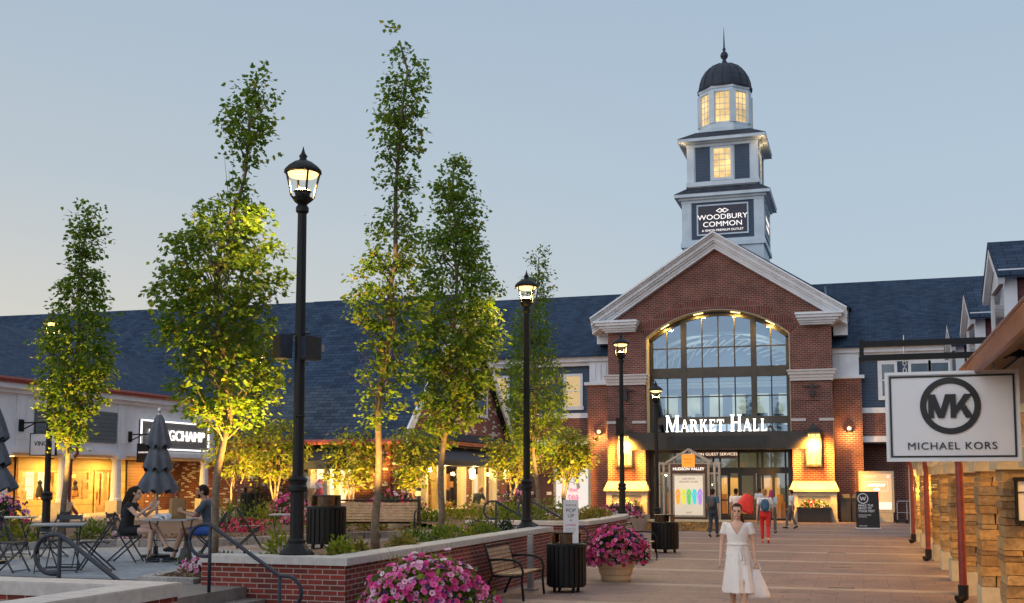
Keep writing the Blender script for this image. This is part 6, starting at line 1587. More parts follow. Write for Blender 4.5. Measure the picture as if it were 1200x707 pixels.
        if a is not None or q:
            me2 = body_mesh(q, vox, 3)
            if kind == 'dress':   # open V neck
                bm = bmesh_from(me2); bmesh.ops.delete(bm, geom=[v for v in bm.verts if v.co.y < .0 and v.co.z > 1.235 + 1.7 * abs(v.co.x)] + [v for v in bm.verts if v.co.z > 1.435], context='VERTS'); bm.to_mesh(me2); bm.free()
            if kind == 'hair':    # keep the face free
                bm = bmesh_from(me2); kill = [v for v in bm.verts if (lambda l: l.y < -.035 and l.z < .075 + .25 * min(0, l.y + .07) and abs(l.x) < .085)(Rh.inverted() @ (v.co - hc))]
                import bmesh as _b; _b.ops.delete(bm, geom=kill, context='VERTS'); bm.to_mesh(me2); bm.free()
            mesh_obj(nm, me2, [mat_], t)
    return t, J
import bmesh
def bmesh_from(me): bm = bmesh.new(); bm.from_mesh(me); return bm
def walk(s, lead='L', arm=.18):
    o = 'R' if lead == 'L' else 'L'; m = 1 if lead == 'L' else -1
    return {'k' + lead: (m * .09, -.5 * s - .06, .51), 'a' + lead: (m * .085, -s, .09), 'f' + lead: (m * .09, -s - .14, .06), 'k' + o: (-m * .09, .10 * s - .03, .50), 'a' + o: (-m * .085, s * .9, .14), 'f' + o: (-m * .09, s * .9 - .11, .03),
            'e' + lead: (m * .23, .09 + arm * .3, 1.11), 'w' + lead: (m * .25, .06 + arm, .88), 'e' + o: (-m * .23, -.02, 1.11), 'w' + o: (-m * .24, -.12 - arm, .91)}
HAIR = lambda m, a: ('hair', m, 'hair', a)
# near woman in white
pw, J = person('woman in a belted white dress walking towards the camera with a plastic bag', (-1.83, 17.4, 0), .06, {**walk(.2, 'L', .08), 'wL': (.255, -.02, .87), 'wR': (-.26, .0, .87), 'eL': (.235, .04, 1.12), 'eR': (-.235, .05, 1.12)},
               [('dress', 'cloth_dress', 'dress', .03), HAIR('hair_brown', 'braid'), ('shoe', 'cloth_khaki', 'shoe', 0)], 'skin_light', .0085, pitch=.12, H=1.0)
b = MB(); b.tube([(.155 * math.cos(a) , .125 * math.sin(a), 1.085) for a in [2 * PI * k / 24 for k in range(24)]], .014, 6, closed=True); b.beam((.03, -.135, 1.07), (.06, -.19, .86), .012, .05); b.beam((.05, -.135, 1.07), (.10, -.185, .80), .012, .05); b.build('belt', 'cloth_white', pw)
def carried_bag(name, label, cat, loc, rz, mat_, w_, d_, h_, handles=True, soft=.02, tilt=0., taper=.10):
    t = thing(name, label, cat, loc, rz=rz); t.rotation_euler[1] = tilt
    b = MB(); n = 14; K = 8; rows = []
    for i in range(K + 1):
        u = i / K; z = -h_ + h_ * u; kx = 1 - taper * u + soft * 3 * math.sin(3 * u + 1); ky = (1 - .75 * u ** 1.5) if soft > .01 else 1.0
        rows.append([(w_ / 2 * kx * max(-1, min(1, 1.35 * math.cos(2 * PI * j / n))) * (1 + soft * math.sin(5 * j + 3 * u)), d_ / 2 * ky * max(-1, min(1, 1.35 * math.sin(2 * PI * j / n))) * (1 + soft * 2 * math.sin(3 * j + 4 * u)), z) for j in range(n)])
    V = [p for r_ in rows for p in r_]; F = [(i * n + j, i * n + (j + 1) % n, (i + 1) * n + (j + 1) % n, (i + 1) * n + j) for i in range(K) for j in range(n)] + [tuple(reversed(range(n)))]
    b.idx(V, F); b.build('bag_body', mat_, t, smooth=soft > .01)
    if handles:
        for s in (-1, 1): b = MB(); b.tube([(-w_ * .18, s * d_ * .15, -.01), (-w_ * .12, s * d_ * .08, .09), (0, 0, .12), (w_ * .12, s * d_ * .08, .09), (w_ * .18, s * d_ * .15, -.01)], .006, 5); b.build('handle', mat_, t)
    return t
carried_bag('plastic_bag', 'white plastic bag hanging from the hand of the woman in white', 'bag', (-1.83 + .27, 17.4 - .0, .71), .3, 'plastic_bag', .36, .20, .44, soft=.05, taper=.62)
# seated couple
SEAT = dict(pelvis=(0, .02, .55), chest=(0, .0, .88), neck=(0, -.04, 1.06), head=(0, -.08, 1.20), sL=(.17, -.02, 1.0), sR=(-.17, -.02, 1.0), hL=(.085, 0, .53), hR=(-.085, 0, .53))
wp = (WCH[0] + .0, WCH[1] + .0, PZ)
pw2, J = person('long-haired woman in dark top and black shorts seated with crossed legs', wp, PHI + PI / 2, {**SEAT, 'chest': (0, -.03, .87), 'neck': (0, -.09, 1.045), 'head': (0, -.14, 1.185), 'sL': (.16, -.07, .985), 'sR': (-.16, -.07, .985),
     'eL': (.19, -.26, .80), 'eR': (-.20, -.24, .80), 'wL': (.10, -.44, .92), 'wR': (-.12, -.42, .95), 'gL': (.06, -.5, 1.0), 'gR': (-.08, -.48, 1.03),
     'kL': (.06, -.46, .62), 'kR': (-.08, -.45, .54), 'aL': (-.04, -.72, .26), 'aR': (-.07, -.42, .09), 'fL': (-.03, -.86, .20), 'fR': (-.08, -.56, .03)},
     [('top', 'cloth_black', 'shirt', .25), ('shorts', 'cloth_black', 'trousers', .5), ('shoe', 'cloth_black', 'shoe', 0), HAIR('hair_dark', 'long')], 'skin_light', .0085, pitch=.15, slim=.93)
mp_ = (MCH[0], MCH[1], PZ)
pm, J = person('bearded man in slate t-shirt and blue shorts seated at the bistro table', mp_, PHI - PI / 2 + .15, {**SEAT, 'chest': (0, -.05, .88), 'neck': (0, -.10, 1.07), 'head': (0, -.15, 1.21), 'sL': (.19, -.08, 1.0), 'sR': (-.19, -.08, 1.0),
     'eL': (.23, -.26, .80), 'eR': (-.23, -.24, .79), 'wL': (.10, -.45, .86), 'wR': (-.10, -.46, .86), 'gL': (.06, -.55, .9), 'gR': (-.07, -.56, .9),
     'kL': (.13, -.46, .53), 'kR': (-.12, -.44, .53), 'aL': (.10, -.60, .09), 'aR': (-.10, -.36, .09), 'fL': (.10, -.74, .03), 'fR': (-.11, -.5, .03)},
     ['beard', ('t_shirt', 'cloth_slate', 'shirt', .72), ('shorts', 'cloth_royal', 'trousers', .72), ('shoe', 'cloth_black', 'shoe', 0), HAIR('hair_dark', 'short')], 'skin_tan', .0085, pitch=.2)
p = lat(*TA, .1, .05)
carried_bag('paper_bag', 'brown paper shopping bag standing on the couple\'s table', 'bag', (p[0], p[1], PZ + .74 + .36), PHI + .5, 'paper_bag', .28, .15, .36, handles=True, soft=.004)
p = lat(*TA, -.08, -.12)
b = MB()
for k in range(14): b.cbox((rng.uniform(-.14, .18), rng.uniform(-.14, .14), rng.uniform(.01, .06)), rng.uniform(.05, .12), rng.uniform(.04, .1), rng.uniform(.01, .06), rz=rng.uniform(0, 3), rx=rng.uniform(-.5, .5))
o = b.build('food_wrapping', 'paper_white', off=(0, 0, 0)); o.location = (p[0], p[1], PZ + .745); tag(o, 'crumpled white food wrapping on the couple\'s table', 'wrapping')
p = lat(*MCH, .05, -.62); 
carried_bag('handbag', 'small black bag standing on the patio at the man\'s feet', 'bag', (p[0] - .3, p[1] - .05, PZ + .26), PHI, 'plastic_black', .2, .12, .26, soft=.03)
# man on the low wall, seen from behind
person('man in blue shirt sitting on the low stone wall with bent head', (-12.95, 37.05, 1.05 - .46), PI - PHI * 0 - .5, {**SEAT, 'chest': (0, -.07, .86), 'neck': (0, -.17, 1.01), 'head': (0, -.27, 1.10), 'sL': (.19, -.13, .96), 'sR': (-.19, -.13, .96),
     'eL': (.22, -.27, .75), 'eR': (-.22, -.27, .75), 'wL': (.08, -.42, .66), 'wR': (-.08, -.42, .66), 'kL': (.12, -.46, .53), 'kR': (-.12, -.46, .53), 'aL': (.1, -.44, .12), 'aR': (-.1, -.44, .12), 'fL': (.1, -.58, .08), 'fR': (-.1, -.58, .08)},
     [('t_shirt', 'cloth_slate', 'shirt', .7), ('trousers', 'cloth_khaki', 'trousers', 1.8), ('shoe', 'cloth_black', 'shoe', 0), HAIR('hair_fair', 'short')], 'skin_light', .014, pitch=.6)
# walkers by the entrance
def rucksack(label, root, J, mat_):
    R = root.matrix_basis; c = (Vector(J['chest']) + Vector((0, .19, -.02))); t = thing('rucksack', label, 'rucksack', tuple(Matrix.Translation(root.location) @ root.rotation_euler.to_matrix().to_4x4() @ c), rz=root.rotation_euler[2])
    me = body_mesh([('ell', (0, 0, 0), (.15, .09, .22), None), ('ell', (0, .06, -.08), (.11, .06, .10), None)], .016, 4); mesh_obj('bag_body', me, [mat_], t)
    for s in (-1, 1): b = MB(); b.tube([(s * .10, -.06, .18), (s * .12, -.17, .17), (s * .13, -.31, .08), (s * .14, -.28, -.1), (s * .12, -.08, -.18)], .016, 6); b.build('strap', mat_, t)
r_, J = person('man in teal t-shirt and dark trousers walking away with a grey rucksack', (-5.15, 40.8, 0), PI - .2, walk(.16, 'R', .1), [('t_shirt', 'cloth_teal', 'shirt', .7), ('trousers', 'cloth_jeans', 'trousers', 1.92), ('shoe', 'cloth_black', 'shoe', 0), HAIR('hair_dark', 'short')], 'skin_tan', .014, H=1.03)
rucksack('grey rucksack on the back of the man in teal', r_, J, 'cloth_rucksack')
r_, J = person('man in white shirt and khaki shorts carrying a big red bag', (-4.5, 42.5, 0), PI + .3, {**walk(.14, 'L', .06), 'eR': (-.31, .04, 1.18), 'wR': (-.27, .06, 1.44), 'gR': (-.24, .1, 1.54)}, [('t_shirt', 'cloth_white', 'shirt', .7), ('shorts', 'cloth_khaki', 'trousers', .95), ('shoe', 'cloth_black', 'shoe', 0), HAIR('hair_dark', 'short')], 'skin_tan', .014, H=1.03)
carried_bag('red_bag', 'big red shopping bag over the shoulder of the man in white', 'bag', (-3.98, 42.15, 1.52), .3, 'red_bag', .56, .26, .66, soft=.07, tilt=.38, taper=.3)
r_, J = person('woman in bright red trousers and white top with a dark rucksack', (-3.04, 37.5, 0), PI + .1, walk(.2, 'L', .1), [('top', 'cloth_white', 'shirt', .6), ('trousers', 'cloth_red', 'trousers', 1.9), ('shoe', 'cloth_red', 'shoe', 0), HAIR('hair_fair', 'bun')], 'skin_light', .014, H=1.04, slim=.95)
rucksack('dark blue rucksack on the woman in red trousers', r_, J, 'cloth_blue')
person('woman in pale blue top with dark red headscarf near the doors', (-3.35, 44.5, 0), PI - .2, walk(.14, 'R', .1), [('top', 'cloth_sky', 'shirt', .8), ('trousers', 'cloth_greytr', 'trousers', 1.9), ('shoe', 'cloth_black', 'shoe', 0), HAIR('cloth_magenta', 'long')], 'skin_tan', .014, H=.99)
person('man in white t-shirt and grey trousers walking past the right pedestal', (-2.86, 49.0, 0), -PI / 2 - .3, walk(.2, 'L', .1), [('t_shirt', 'cloth_white', 'shirt', .7), ('trousers', 'cloth_greytr', 'trousers', 1.9), ('shoe', 'cloth_black', 'shoe', 0), HAIR('hair_dark', 'short')], 'skin_tan', .014, H=.98)
person('person in white top standing close to the glass doors', (-4.65, 54.5, 0), PI, {}, [('t_shirt', 'cloth_white', 'shirt', .8), ('trousers', 'cloth_greytr', 'trousers', 1.9), ('shoe', 'cloth_black', 'shoe', 0), HAIR('hair_brown', 'bun')], 'skin_tan', .016, H=1.0)
# ------------------------------------------------------------------ trees
def tree(label, base, prof, nclump, per, lsize, leafm, tr, seed, tmpl=MAPLE, stems=1, group=None, dx=0., bare=None, crook=.04, ymul=1.):
    r = np.random.default_rng(seed)
    base = (base[0] + dx * RX, base[1] + dx * RY, base[2]); prof = [(z, o - dx, w_) for z, o, w_ in prof]
    t = thing('tree', label, 'tree', base, group=group)
    zs = np.array([p[0] for p in prof]); os_ = np.array([p[1] for p in prof]); ws = np.array([p[2] for p in prof])
    z0, z1 = zs[0], zs[-1]
    off = lambda z: float(np.interp(z, [0, z0 * .6] + list(zs), [0, os_[0] * .35] + list(os_)))
    wid = lambda z: float(np.interp(z, zs, ws))
    loc = lambda z, a, d: Vector((a * RX - d * RY, a * RY + d * RX, z))
    # trunk and limbs
    b = MB(); K = 16
    def trunk_at(z): return loc(z, off(z) + crook * math.sin(z * 2.1 + seed), crook * math.sin(z * 1.7 + seed * 2))
    if stems == 1:
        path = [trunk_at(z1 * .97 * k / K) for k in range(K + 1)]
        path[0] = Vector((0, 0, -.05)); b.tube(path, [tr * (1.25 if k == 0 else 1) * (1 - .85 * (k / K)) + .006 for k in range(K + 1)], 9)
    else:
        for s in range(stems):
            a = 2 * PI * s / stems + seed; e = loc(0, off(z1 * .8) + wid(z0 + (z1 - z0) * .5) * .45 * math.cos(a), wid(z0 + (z1 - z0) * .5) * .45 * math.sin(a))
            fk = .35 + .15 * s % .3; path = [Vector((0, 0, -.05)), loc(fk, off(z0) * .2, 0)] + [Vector((0, 0, fk)).lerp(Vector((e.x, e.y, z1 * .86)), (k / 7)) + Vector((r.normal() * .02, r.normal() * .02, 0)) for k in range(1, 8)]
            b.tube(path, [tr * 1.1, tr] + [tr * .72 * (1 - .8 * k / 8) + .005 for k in range(1, 8)], 7)
    P = []; T_ = []; Nn = []
    pw = ws[:-1] * .5 + ws[1:] * .5; seg = np.diff(zs) * pw ** 1.25; cum = np.cumsum(seg) / seg.sum()
    for i in range(nclump):
        k = int(np.searchsorted(cum, r.uniform())); z = r.uniform(zs[k], zs[min(k + 1, len(zs) - 1)])
        a = r.uniform(0, 2 * PI); rr = wid(z) * (r.uniform(.15, 1) ** .55) * (1 + .12 * math.sin(5 * a + 9 * z))
        p = loc(z, off(z) + rr * math.cos(a), rr * math.sin(a) * ymul)
        if stems == 1 and rr > .1 and i % 5 == 0:
            zb = max(z - rr * 1.0 - .1, z0 * (.85 + .3 * r.uniform())); q = trunk_at(zb); m_ = q.lerp(p, .55) + Vector((0, 0, -.06 * rr + r.normal() * .02))
            b.tube([q, m_, p], [.011 + .012 * tr / .06 * rr * .5, .008, .003], 4, cap=False)
        elif stems > 1 and i % 3 == 0:
            q = loc(max(.7, z - rr * .9), off(z) * .8 + rr * .35 * math.cos(a), rr * .35 * math.sin(a)); b.tube([q, q.lerp(p, .6) + Vector((0, 0, .03)), p], [.010, .007, .003], 4, cap=False)
        n = max(3, int(r.poisson(per))); out = Vector((p.x - loc(z, off(z), 0).x, p.y - loc(z, off(z), 0).y, 0)); out = out.normalized() if out.length > 1e-4 else Vector((1, 0, 0))
        sg = lsize * r.uniform(1.0, 1.9)
        dd = np.clip(r.normal(size=(n, 3)), -1.6, 1.6) * np.array([sg, sg, sg * .55]); P.append(np.array(p) + dd)
        tt = np.array(out) * .8 + r.normal(size=(n, 3)) * .55 + np.array([0, 0, -.45]); T_.append(tt)
        Nn.append(np.array([0, 0, 1.]) + r.normal(size=(n, 3)) * .55 + np.array(out) * .25)
    if bare:
        for (zb, a, L) in bare: q = trunk_at(zb); b.tube([q, q + loc(L * .5, a * .6, .05), q + loc(L, a, .02)], [.008, .005, .002], 4, cap=False)
    b.build('trunk', 'trunk_bark', t, smooth=True, uv=False)
    P = np.concatenate(P); T_ = np.concatenate(T_); Nn = np.concatenate(Nn)
    scatter('crown', leafm, t, *tmpl, P, T_, Nn, r.uniform(.7, 1.3, len(P)) * lsize)
    return t, base
TALL = 'tall slender young maples'
T2 = [(1.93, 0.16, 0.33), (2.17, 0.19, 0.61), (2.53, 0.13, 0.73), (2.9, 0.05, 0.78), (3.38, 0.0, 0.85), (3.87, -0.01, 0.89), (4.48, 0.04, 0.82), (4.96, 0.13, 0.55), (5.22, 0.23, 0.28), (5.33, 0.28, 0.10), (5.45, 0.30, 0.03), (5.68, 0.3, 0.05), (5.76, 0.3, 0.16), (6.0, 0.32, 0.29), (6.42, 0.37, 0.36), (6.91, 0.5, 0.26), (7.19, 0.52, 0.09)]
T3 = [(2.05, 0.01, 0.12), (2.25, 0.05, 0.24), (2.65, 0.07, 0.33), (3.04, 0.15, 0.35), (3.57, 0.25, 0.45), (3.96, 0.14, 0.68), (4.22, 0.14, 0.62), (4.62, 0.24, 0.44), (5.01, 0.26, 0.37), (5.41, 0.28, 0.36), (5.93, 0.3, 0.22), (6.26, 0.32, 0.32), (6.59, 0.32, 0.32), (7.12, 0.32, 0.36), (7.38, 0.36, 0.3), (7.78, 0.43, 0.21), (8.17, 0.3, 0.09), (8.41, 0.18, 0.04)]
T4 = [(1.94, 0.06, 0.18), (2.21, 0.08, 0.43), (2.66, 0.17, 0.65), (3.2, 0.24, 0.81), (3.74, 0.26, 0.89), (4.47, 0.3, 0.93), (5.19, 0.32, 0.86), (5.91, 0.24, 0.72), (6.82, 0.29, 0.55), (7.54, 0.21, 0.42), (8.12, 0.3, 0.16)]
T5 = [(1.94, -0.09, 0.51), (2.41, -0.12, 0.59), (2.88, -0.07, 0.77), (3.58, -0.07, 0.88), (4.29, -0.1, 0.78), (5.0, -0.18, 0.50), (5.7, -0.15, 0.46), (6.41, -0.03, 0.34), (7.12, 0.02, 0.22), (7.63, 0.08, 0.10)]
T1 = [(1.92, 0.22, 0.1), (2.19, 0.24, 0.26), (2.65, 0.26, 0.44), (3.2, 0.32, 0.68), (3.76, 0.33, 0.78), (4.31, 0.34, 0.74), (4.86, 0.38, 0.63), (5.41, 0.37, 0.46), (5.96, 0.45, 0.26), (6.24, 0.42, 0.18), (6.51, 0.48, 0.42), (7.06, 0.45, 0.26), (7.43, 0.49, 0.1)]
tree('tall full maple in front of the lit fascia sign, left of the big lamp post', (-8.8, 13.9, .9), T2, 680, 18, .07, 'leaf_tall', .055, 2, group=TALL, bare=[(5.0, -.12, .9), (5.0, -.05, .7), (4.9, .2, .8), (4.9, .05, .9)])
tree('tallest and thinnest maple, bare twigs low on its pale trunk', (-7.15, 15.8, .9), T3, 370, 15, .068, 'leaf_tall', .06, 5, group=TALL, bare=[(2.6, -.35, .5), (2.5, -.5, .35), (2.2, -.3, 1.2), (2.9, -.4, .3), (4.9, .3, .6), (2.4, .3, .6)])
tree('dense dark green maple just right of the tallest maple', (-8.5, 22.1, .9), T4, 720, 18, .082, 'leaf_tall', .065, 8, group=TALL, bare=[(5.5, .5, .8), (6.0, .4, .6)])
tree('pointed maple behind the lamp post by the steps', (-8.5, 29.5, .9), T5, 540, 17, .09, 'leaf_tall', .06, 13, group=TALL, tmpl=OVAL)
tree('leftmost maple with golden lower crown and thin green top', (-16.55, 19.95, .75), T1, 440, 16, .086, 'leaf_tall', .06, 17, group=TALL, dx=.2, bare=[(5.2, -.25, .6), (5.2, -.12, .75), (5.3, -.1, .5), (4.8, -.3, .7)])
S = {'a': ((-19.8, 31.0, .75), [(1.5, 0.88, 0.61), (1.94, 0.99, 0.99), (2.48, 0.92, 1.1), (3.03, 0.92, .95), (3.35, 0.98, 0.42)], .62), 'b': ((-17.6, 31.2, .75), [(1.39, -0.03, 0.4), (1.71, -0.0, 0.78), (2.2, 0.05, 0.94), (2.73, 0.02, 0.81), (3.14, 0.1, 0.35)], 0),
     'c': ((-15.9, 32.0, .75), [(1.07, 0.55, 0.34), (1.53, 0.48, 0.76), (2.07, 0.47, 0.88), (2.61, 0.53, 0.72), (2.88, 0.62, 0.27)], .5), 'd': ((-14.0, 31.0, .75), [(1.08, 1.15, 0.30), (1.52, 1.13, 0.59), (2.03, 1.09, 0.74), (2.55, 1.1, 0.67), (2.86, 1.13, 0.39)], 1.12),
     'e': ((-11.6, 35.0, .75), [(1.39, 0.6, 0.42), (1.82, 0.75, 0.99), (2.24, 0.7, 1.12), (2.67, 0.67, 0.75), (3.09, 0.79, 0.2)], .6), 'f': ((-9.6, 33.6, .9), [(1.19, 0.78, 0.2), (1.56, 0.94, 0.63), (2.04, 0.96, 0.75), (2.53, 0.89, 0.5), (2.85, 0.76, 0.17)], .72)}
SL = {'a': 'small lime green tree half hidden behind the full maple', 'b': 'small bright lime tree left of the big lamp post', 'c': 'small lime tree in front of the dark shop awning', 'd': 'small multi-stemmed lime tree beside the bollard light', 'e': 'small spreading lime tree right of the gabled shop', 'f': 'small round lime tree in front of the white lit advert'}
UP = []
for i, (k, (bs, pf, dx)) in enumerate(S.items()):
    t, bb = tree(SL[k], bs, [(z, o_, w_ * .9) for z, o_, w_ in pf], 140, 11, .14, 'leaf_lime', .05, 30 + i, tmpl=OVAL, stems=3 if k in 'bd' else 2, group='small uplit lime trees', dx=dx); UP.append((bb, pf, k))
# uplights in the beds
def uplight(label, p, tgt, e, ang=75):
    t = thing('uplight', label, 'uplight', p, group='small uplights in the beds'); d = (Vector(tgt) - Vector(p)).normalized()
    b = MB(); b.tube([(0, 0, -.05), (0, 0, .08)], .012, 6); b.tube([Vector((0, 0, .1)) - d * .06, Vector((0, 0, .1)) + d * .06], .05, 10); b.build('housing', 'black_metal', t)
    b = MB(); b.tube([Vector((0, 0, .1)) + d * .05, Vector((0, 0, .1)) + d * .065], .042, 10); b.build('lens', 'bulb_glow', t)
    light('SPOT', tuple(Vector(p) + Vector((0, 0, .1)) + d * .09), e, (1, .57, .13), .05, 'uplight_light', tgt, ang, .7)
UL = {'a': 'uplight below the small tree behind the full maple', 'b': 'uplight below the small tree left of the big lamp post', 'c': 'uplight below the small tree at the dark awning', 'd': 'uplight below the multi-stemmed tree', 'e': 'uplight below the small tree by the gabled shop', 'f': 'uplight below the small tree at the lit advert'}
for bb, pf, k in UP:
    uplight(UL[k], (bb[0] + .6, bb[1] - 1.3, bb[2]), (bb[0], bb[1], bb[2] + 2.2), UP_S, 80)
for pp, tg, e, lb in (((-15.9, 18.9, .77), (-16.4, 20.0, 4.6), 1.5, 'uplight below the leftmost maple'), ((-7.7, 28.6, .9), (-8.5, 29.5, 4.4), 1.1, 'uplight below the pointed maple'), ((-7.6, 21.0, .9), (-8.2, 22.1, 4.6), .8, 'uplight below the dense dark maple'),
        ((-6.98, 15.0, .92), (-6.95, 15.9, 4.6), 1.0, 'uplight below the tallest thin maple'), ((-8.15, 13.72, .92), (-8.55, 13.85, 4.8), 1.7, 'added uplight below the full maple')):  # full maple's uplight is added to boost the street lamp glow on its crown
    uplight(lb, pp, tg, UP_T * e, 46 if 'full' in lb else 56)
# ------------------------------------------------------------------ shrubs and bedding flowers
def shrub(label, p, rx_, rz_, mat_, n=420, ls=.07, flowers=None, group=None, cat='shrub', name='shrub', fsize=.06, nf=90, ry_=None):
    t = thing(name, label, cat, p, rz=rng.uniform(0, 6), group=group)
    ry_ = ry_ or rx_
    a = rng.uniform(0, 2 * PI, n); u = rng.uniform(.0, 1, n); k = rng.uniform(.25, 1, n) ** .5; rr = np.sqrt(1 - u ** 2)
    k = k * (1 + .16 * np.sin(4 * a + 6 * u) + .1 * np.sin(9 * a))
    d = np.stack([rr * np.cos(a), rr * np.sin(a), u], 1); P = d * np.array([rx_, ry_, rz_]) * k[:, None]
    T_ = d + rnd_unit(n) * .6 + np.array([0, 0, .35]); Nn = rnd_unit(n) + d * .4
    scatter('foliage', mat_, t, *OVAL, P, T_, Nn, rng.uniform(.7, 1.4, n) * ls)
    b = MB()
    for j in range(7): q = P[j] * .8; b.tube([(0, 0, 0), tuple(q * .5 + np.array([0, 0, .02])), tuple(q)], [.008, .006, .003], 4)
    b.build('stem', 'trunk_bark', t, uv=False)
    if flowers:
        for m_, w_ in flowers:
            n2 = int(nf * w_); a = rng.uniform(0, 2 * PI, n2); u = rng.uniform(.1, 1, n2); rr = np.sqrt(1 - u ** 2); d = np.stack([rr * np.cos(a), rr * np.sin(a), u], 1)
            P = d * np.array([rx_, ry_, rz_]) * rng.uniform(.92, 1.12, n2)[:, None]; Nn = d + rnd_unit(n2) * .5; T_ = np.cross(Nn, rnd_unit(n2))
            scatter('blossoms', [m_, 'petal_eye'], t, *PETUNIA, P, T_, Nn, rng.uniform(.8, 1.2, n2) * fsize)
    return t
B1 = 'shrubs along the first planter wall'
for (x, y, r_, h_, mt_, lb) in ((-7.95, 14.35, .27, .42, 'leaf_lime', 'bright green shrub just left of the big lamp post'), (-6.98, 14.25, .22, .32, 'leaf_lime', 'bright green shrub just right of the big lamp post'), (-7.05, 14.9, .2, .26, 'leaf_gold', 'low golden shrub between big lamp post and the thin maple'),
        (-6.95, 16.35, .22, .26, 'leaf_gold', 'sparse golden shrub right of the thin maple trunk'), (-7.15, 17.4, .30, .36, 'leaf_shrub', 'low green shrub along the wall behind the petunia mound'), (-7.1, 18.4, .32, .34, 'leaf_shrub', 'green shrub in front of the dense maple trunk'),
        (-7.2, 19.5, .34, .36, 'leaf_lime', 'light green shrub right of the dense maple trunk'), (-7.1, 20.6, .32, .30, 'leaf_shrub', 'low shrub above the back of the near bench'), (-7.4, 21.7, .36, .3, 'leaf_shrub', 'low shrub two steps left of the lamp by the stairs'), (-7.3, 22.7, .3, .26, 'leaf_dark', 'dark low shrub at the foot of the lamp by the stairs')):
    shrub(lb, (x, y, .92), r_, h_, mt_, 380, .06, group=B1)
shrub('red flowering bed plant at the end of the first planter wall', (-7.95, 23.1, .92), .38, .26, 'leaf_dark', 260, .06, [('petal_red', 1)], name='flower_clump', cat='flowers', nf=110)
B2 = 'shrubs along the curved planter wall'
for (x, y, r_, h_, mt_, lb) in ((-7.2, 28.0, .4, .42, 'leaf_gold', 'golden low shrub right of the far steps'), (-7.1, 29.3, .42, .40, 'leaf_gold', 'second golden shrub along the curved wall'), (-7.1, 30.7, .42, .38, 'leaf_gold', 'third golden shrub along the curved wall'), (-7.3, 32.0, .42, .34, 'leaf_gold', 'golden shrub just before the lamp in the curved bed'),
        (-8.3, 28.2, .45, .62, 'leaf_shrub', 'dark green bush behind the white notice'), (-8.5, 30.9, .5, .66, 'leaf_shrub', 'tall green bush left of the golden shrubs'), (-9.5, 30.0, .5, .6, 'leaf_shrub', 'green bush with pointed maple behind it')):
    shrub(lb, (x, y, .9), r_, h_, mt_, 380, .075, group=B2)
shrub('pink flowering clump at the far end of the curved bed', (-7.2, 33.9, .9), .75, .42, 'leaf_dark', 300, .08, [('petal_pink', 1), ('petal_pale', .4)], name='flower_clump', cat='flowers', nf=130, fsize=.09, ry_=.4)
shrub('pink and dark red flowering bush behind the far handrail', (-10.0, 32.3, .9), .7, .85, 'leaf_dark', 420, .09, [('petal_pink', .7), ('petal_pale', .5)], name='flower_clump', cat='flowers', nf=110, fsize=.09)
B3 = 'shrubs in the bed below the low stone wall'
for i, (x, y, r_, h_, lb) in enumerate(((-12.75, 31.2, .5, .62, 'lime shrub right behind the lit bollard'), (-11.9, 31.7, .5, .60, 'lime shrub between bollard light and dense maple trunk'), (-11.1, 31.5, .52, .62, 'lime shrub just right of the dense maple trunk'), (-10.45, 32.4, .55, .66, 'lime shrub below the seated man'), (-9.85, 31.2, .5, .66, 'lime shrub left of the far handrails'), (-13.9, 29.4, .42, .55, 'yellow-green shrub right of the long wooden bench'), (-11.7, 29.6, .4, .42, 'low dark shrub left of the handrails'))):
    shrub(lb, (x, y, PZ + .12), r_, h_, 'leaf_lime' if i != 6 else 'leaf_shrub', 380, .09, group=B3)
B4 = 'shrubs in the big mulch bed'
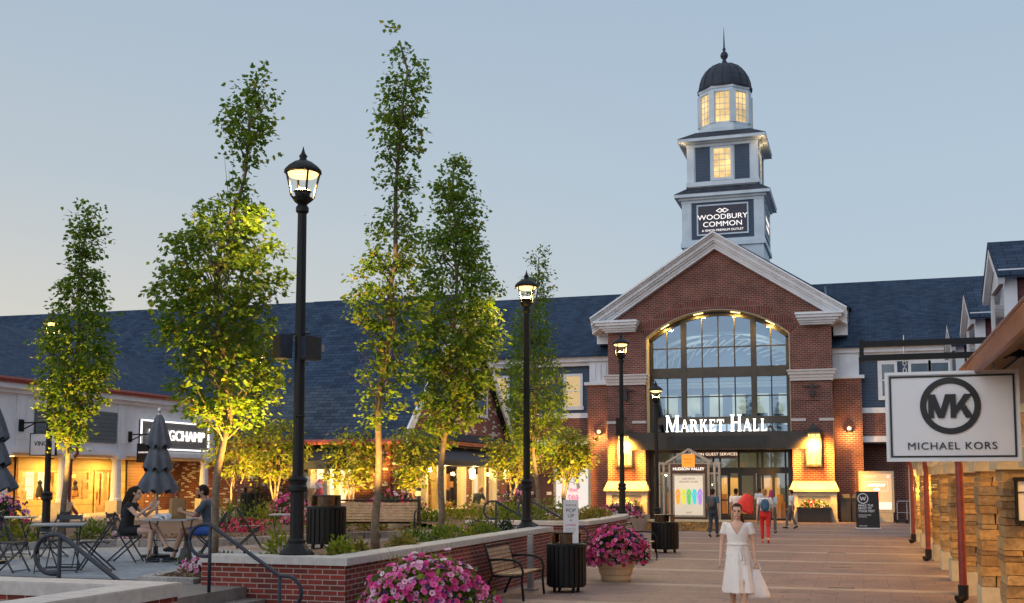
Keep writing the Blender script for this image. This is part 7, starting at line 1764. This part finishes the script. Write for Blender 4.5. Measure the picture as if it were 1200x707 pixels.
for i, (x, y, r_, h_, mt_, lb) in enumerate(((-17.9, 19.7, .45, .55, 'leaf_lime', 'yellow-green shrub at the left edge under the flower tub'), (-16.75, 19.2, .4, .48, 'leaf_lime', 'yellow-green shrub at the foot of the leftmost maple'), (-15.9, 20.4, .36, .42, 'leaf_shrub', 'green shrub behind the white-topped cafe table'),
        (-16.6, 27.2, .5, .75, 'leaf_shrub', 'dark green shrub right of the seated man'), (-15.8, 27.5, .45, .72, 'leaf_lime', 'lime shrub right of the seated man'), (-14.1, 27.6, .45, .55, 'leaf_shrub', 'green shrub left of the big lamp post'), (-13.4, 26.8, .4, .42, 'leaf_lime', 'lime shrub behind the large bin'), (-12.2, 26.7, .4, .40, 'leaf_gold', 'golden shrub behind the long bench'))):
    shrub(lb, (x, y, PZ + .11), r_, h_, mt_, 380, .08, group=B4)
shrub('crimson flowering clump right of the seated man', (-15.0, 25.0, PZ + .1), .62, .34, 'leaf_dark', 300, .07, [('petal_red', 1.3)], name='flower_clump', cat='flowers', nf=150, fsize=.085, ry_=.4)
shrub('pale pink flowering clump behind the empty cafe chairs', (-15.55, 20.95, PZ + .1), .5, .22, 'leaf_shrub', 200, .06, [('petal_pale', 1.)], name='flower_clump', cat='flowers', nf=120, fsize=.07, ry_=.3)
shrub('magenta flowering bush left of the big lamp post', (-16.2, 29.6, PZ + .1), .85, .85, 'leaf_dark', 420, .09, [('petal_pink', 1.2)], name='flower_clump', cat='flowers', nf=170, fsize=.1, ry_=.6)
shrub('pink petunias on the small bed beside the steps', (-9.35, 14.75, PZ + .03), .52, .27, 'leaf_shrub', 420, .06, [('petal_pink', .8), ('petal_pale', 1.1), ('petal_white', .4)], name='flower_clump', cat='flowers', nf=90, fsize=.075, ry_=.36)
t = thing('flower_pot', 'round tub of pink and purple petunias at the left picture edge', 'flower pot', (-17.6, 19.2, PZ + .05)); b = MB(); b.lathe([(.3, 0), (.42, .35), (.45, .62), (.4, .62)], 20); b.build('pot', 'stone_cast', t)
flower_mass(t, (0, 0, .6), .72, .72, .52, 230, .10, [('petal_pink', 1), ('petal_purple', .7), ('petal_pale', .3)], 700, 'leaf_dark', .1, low=-.3)
t = thing('flower_pot', 'pot of red and pink flowers behind the right end of the long bench', 'flower pot', (-12.3, 28.3, PZ + .1)); b = MB(); b.lathe([(.28, 0), (.4, .3), (.42, .55), (.38, .55)], 20); b.build('pot', 'stone_cast', t)
flower_mass(t, (0, 0, .55), .8, .55, .45, 150, .11, [('petal_red', 1), ('petal_pale', .3)], 420, 'leaf_dark', .1, low=-.2)
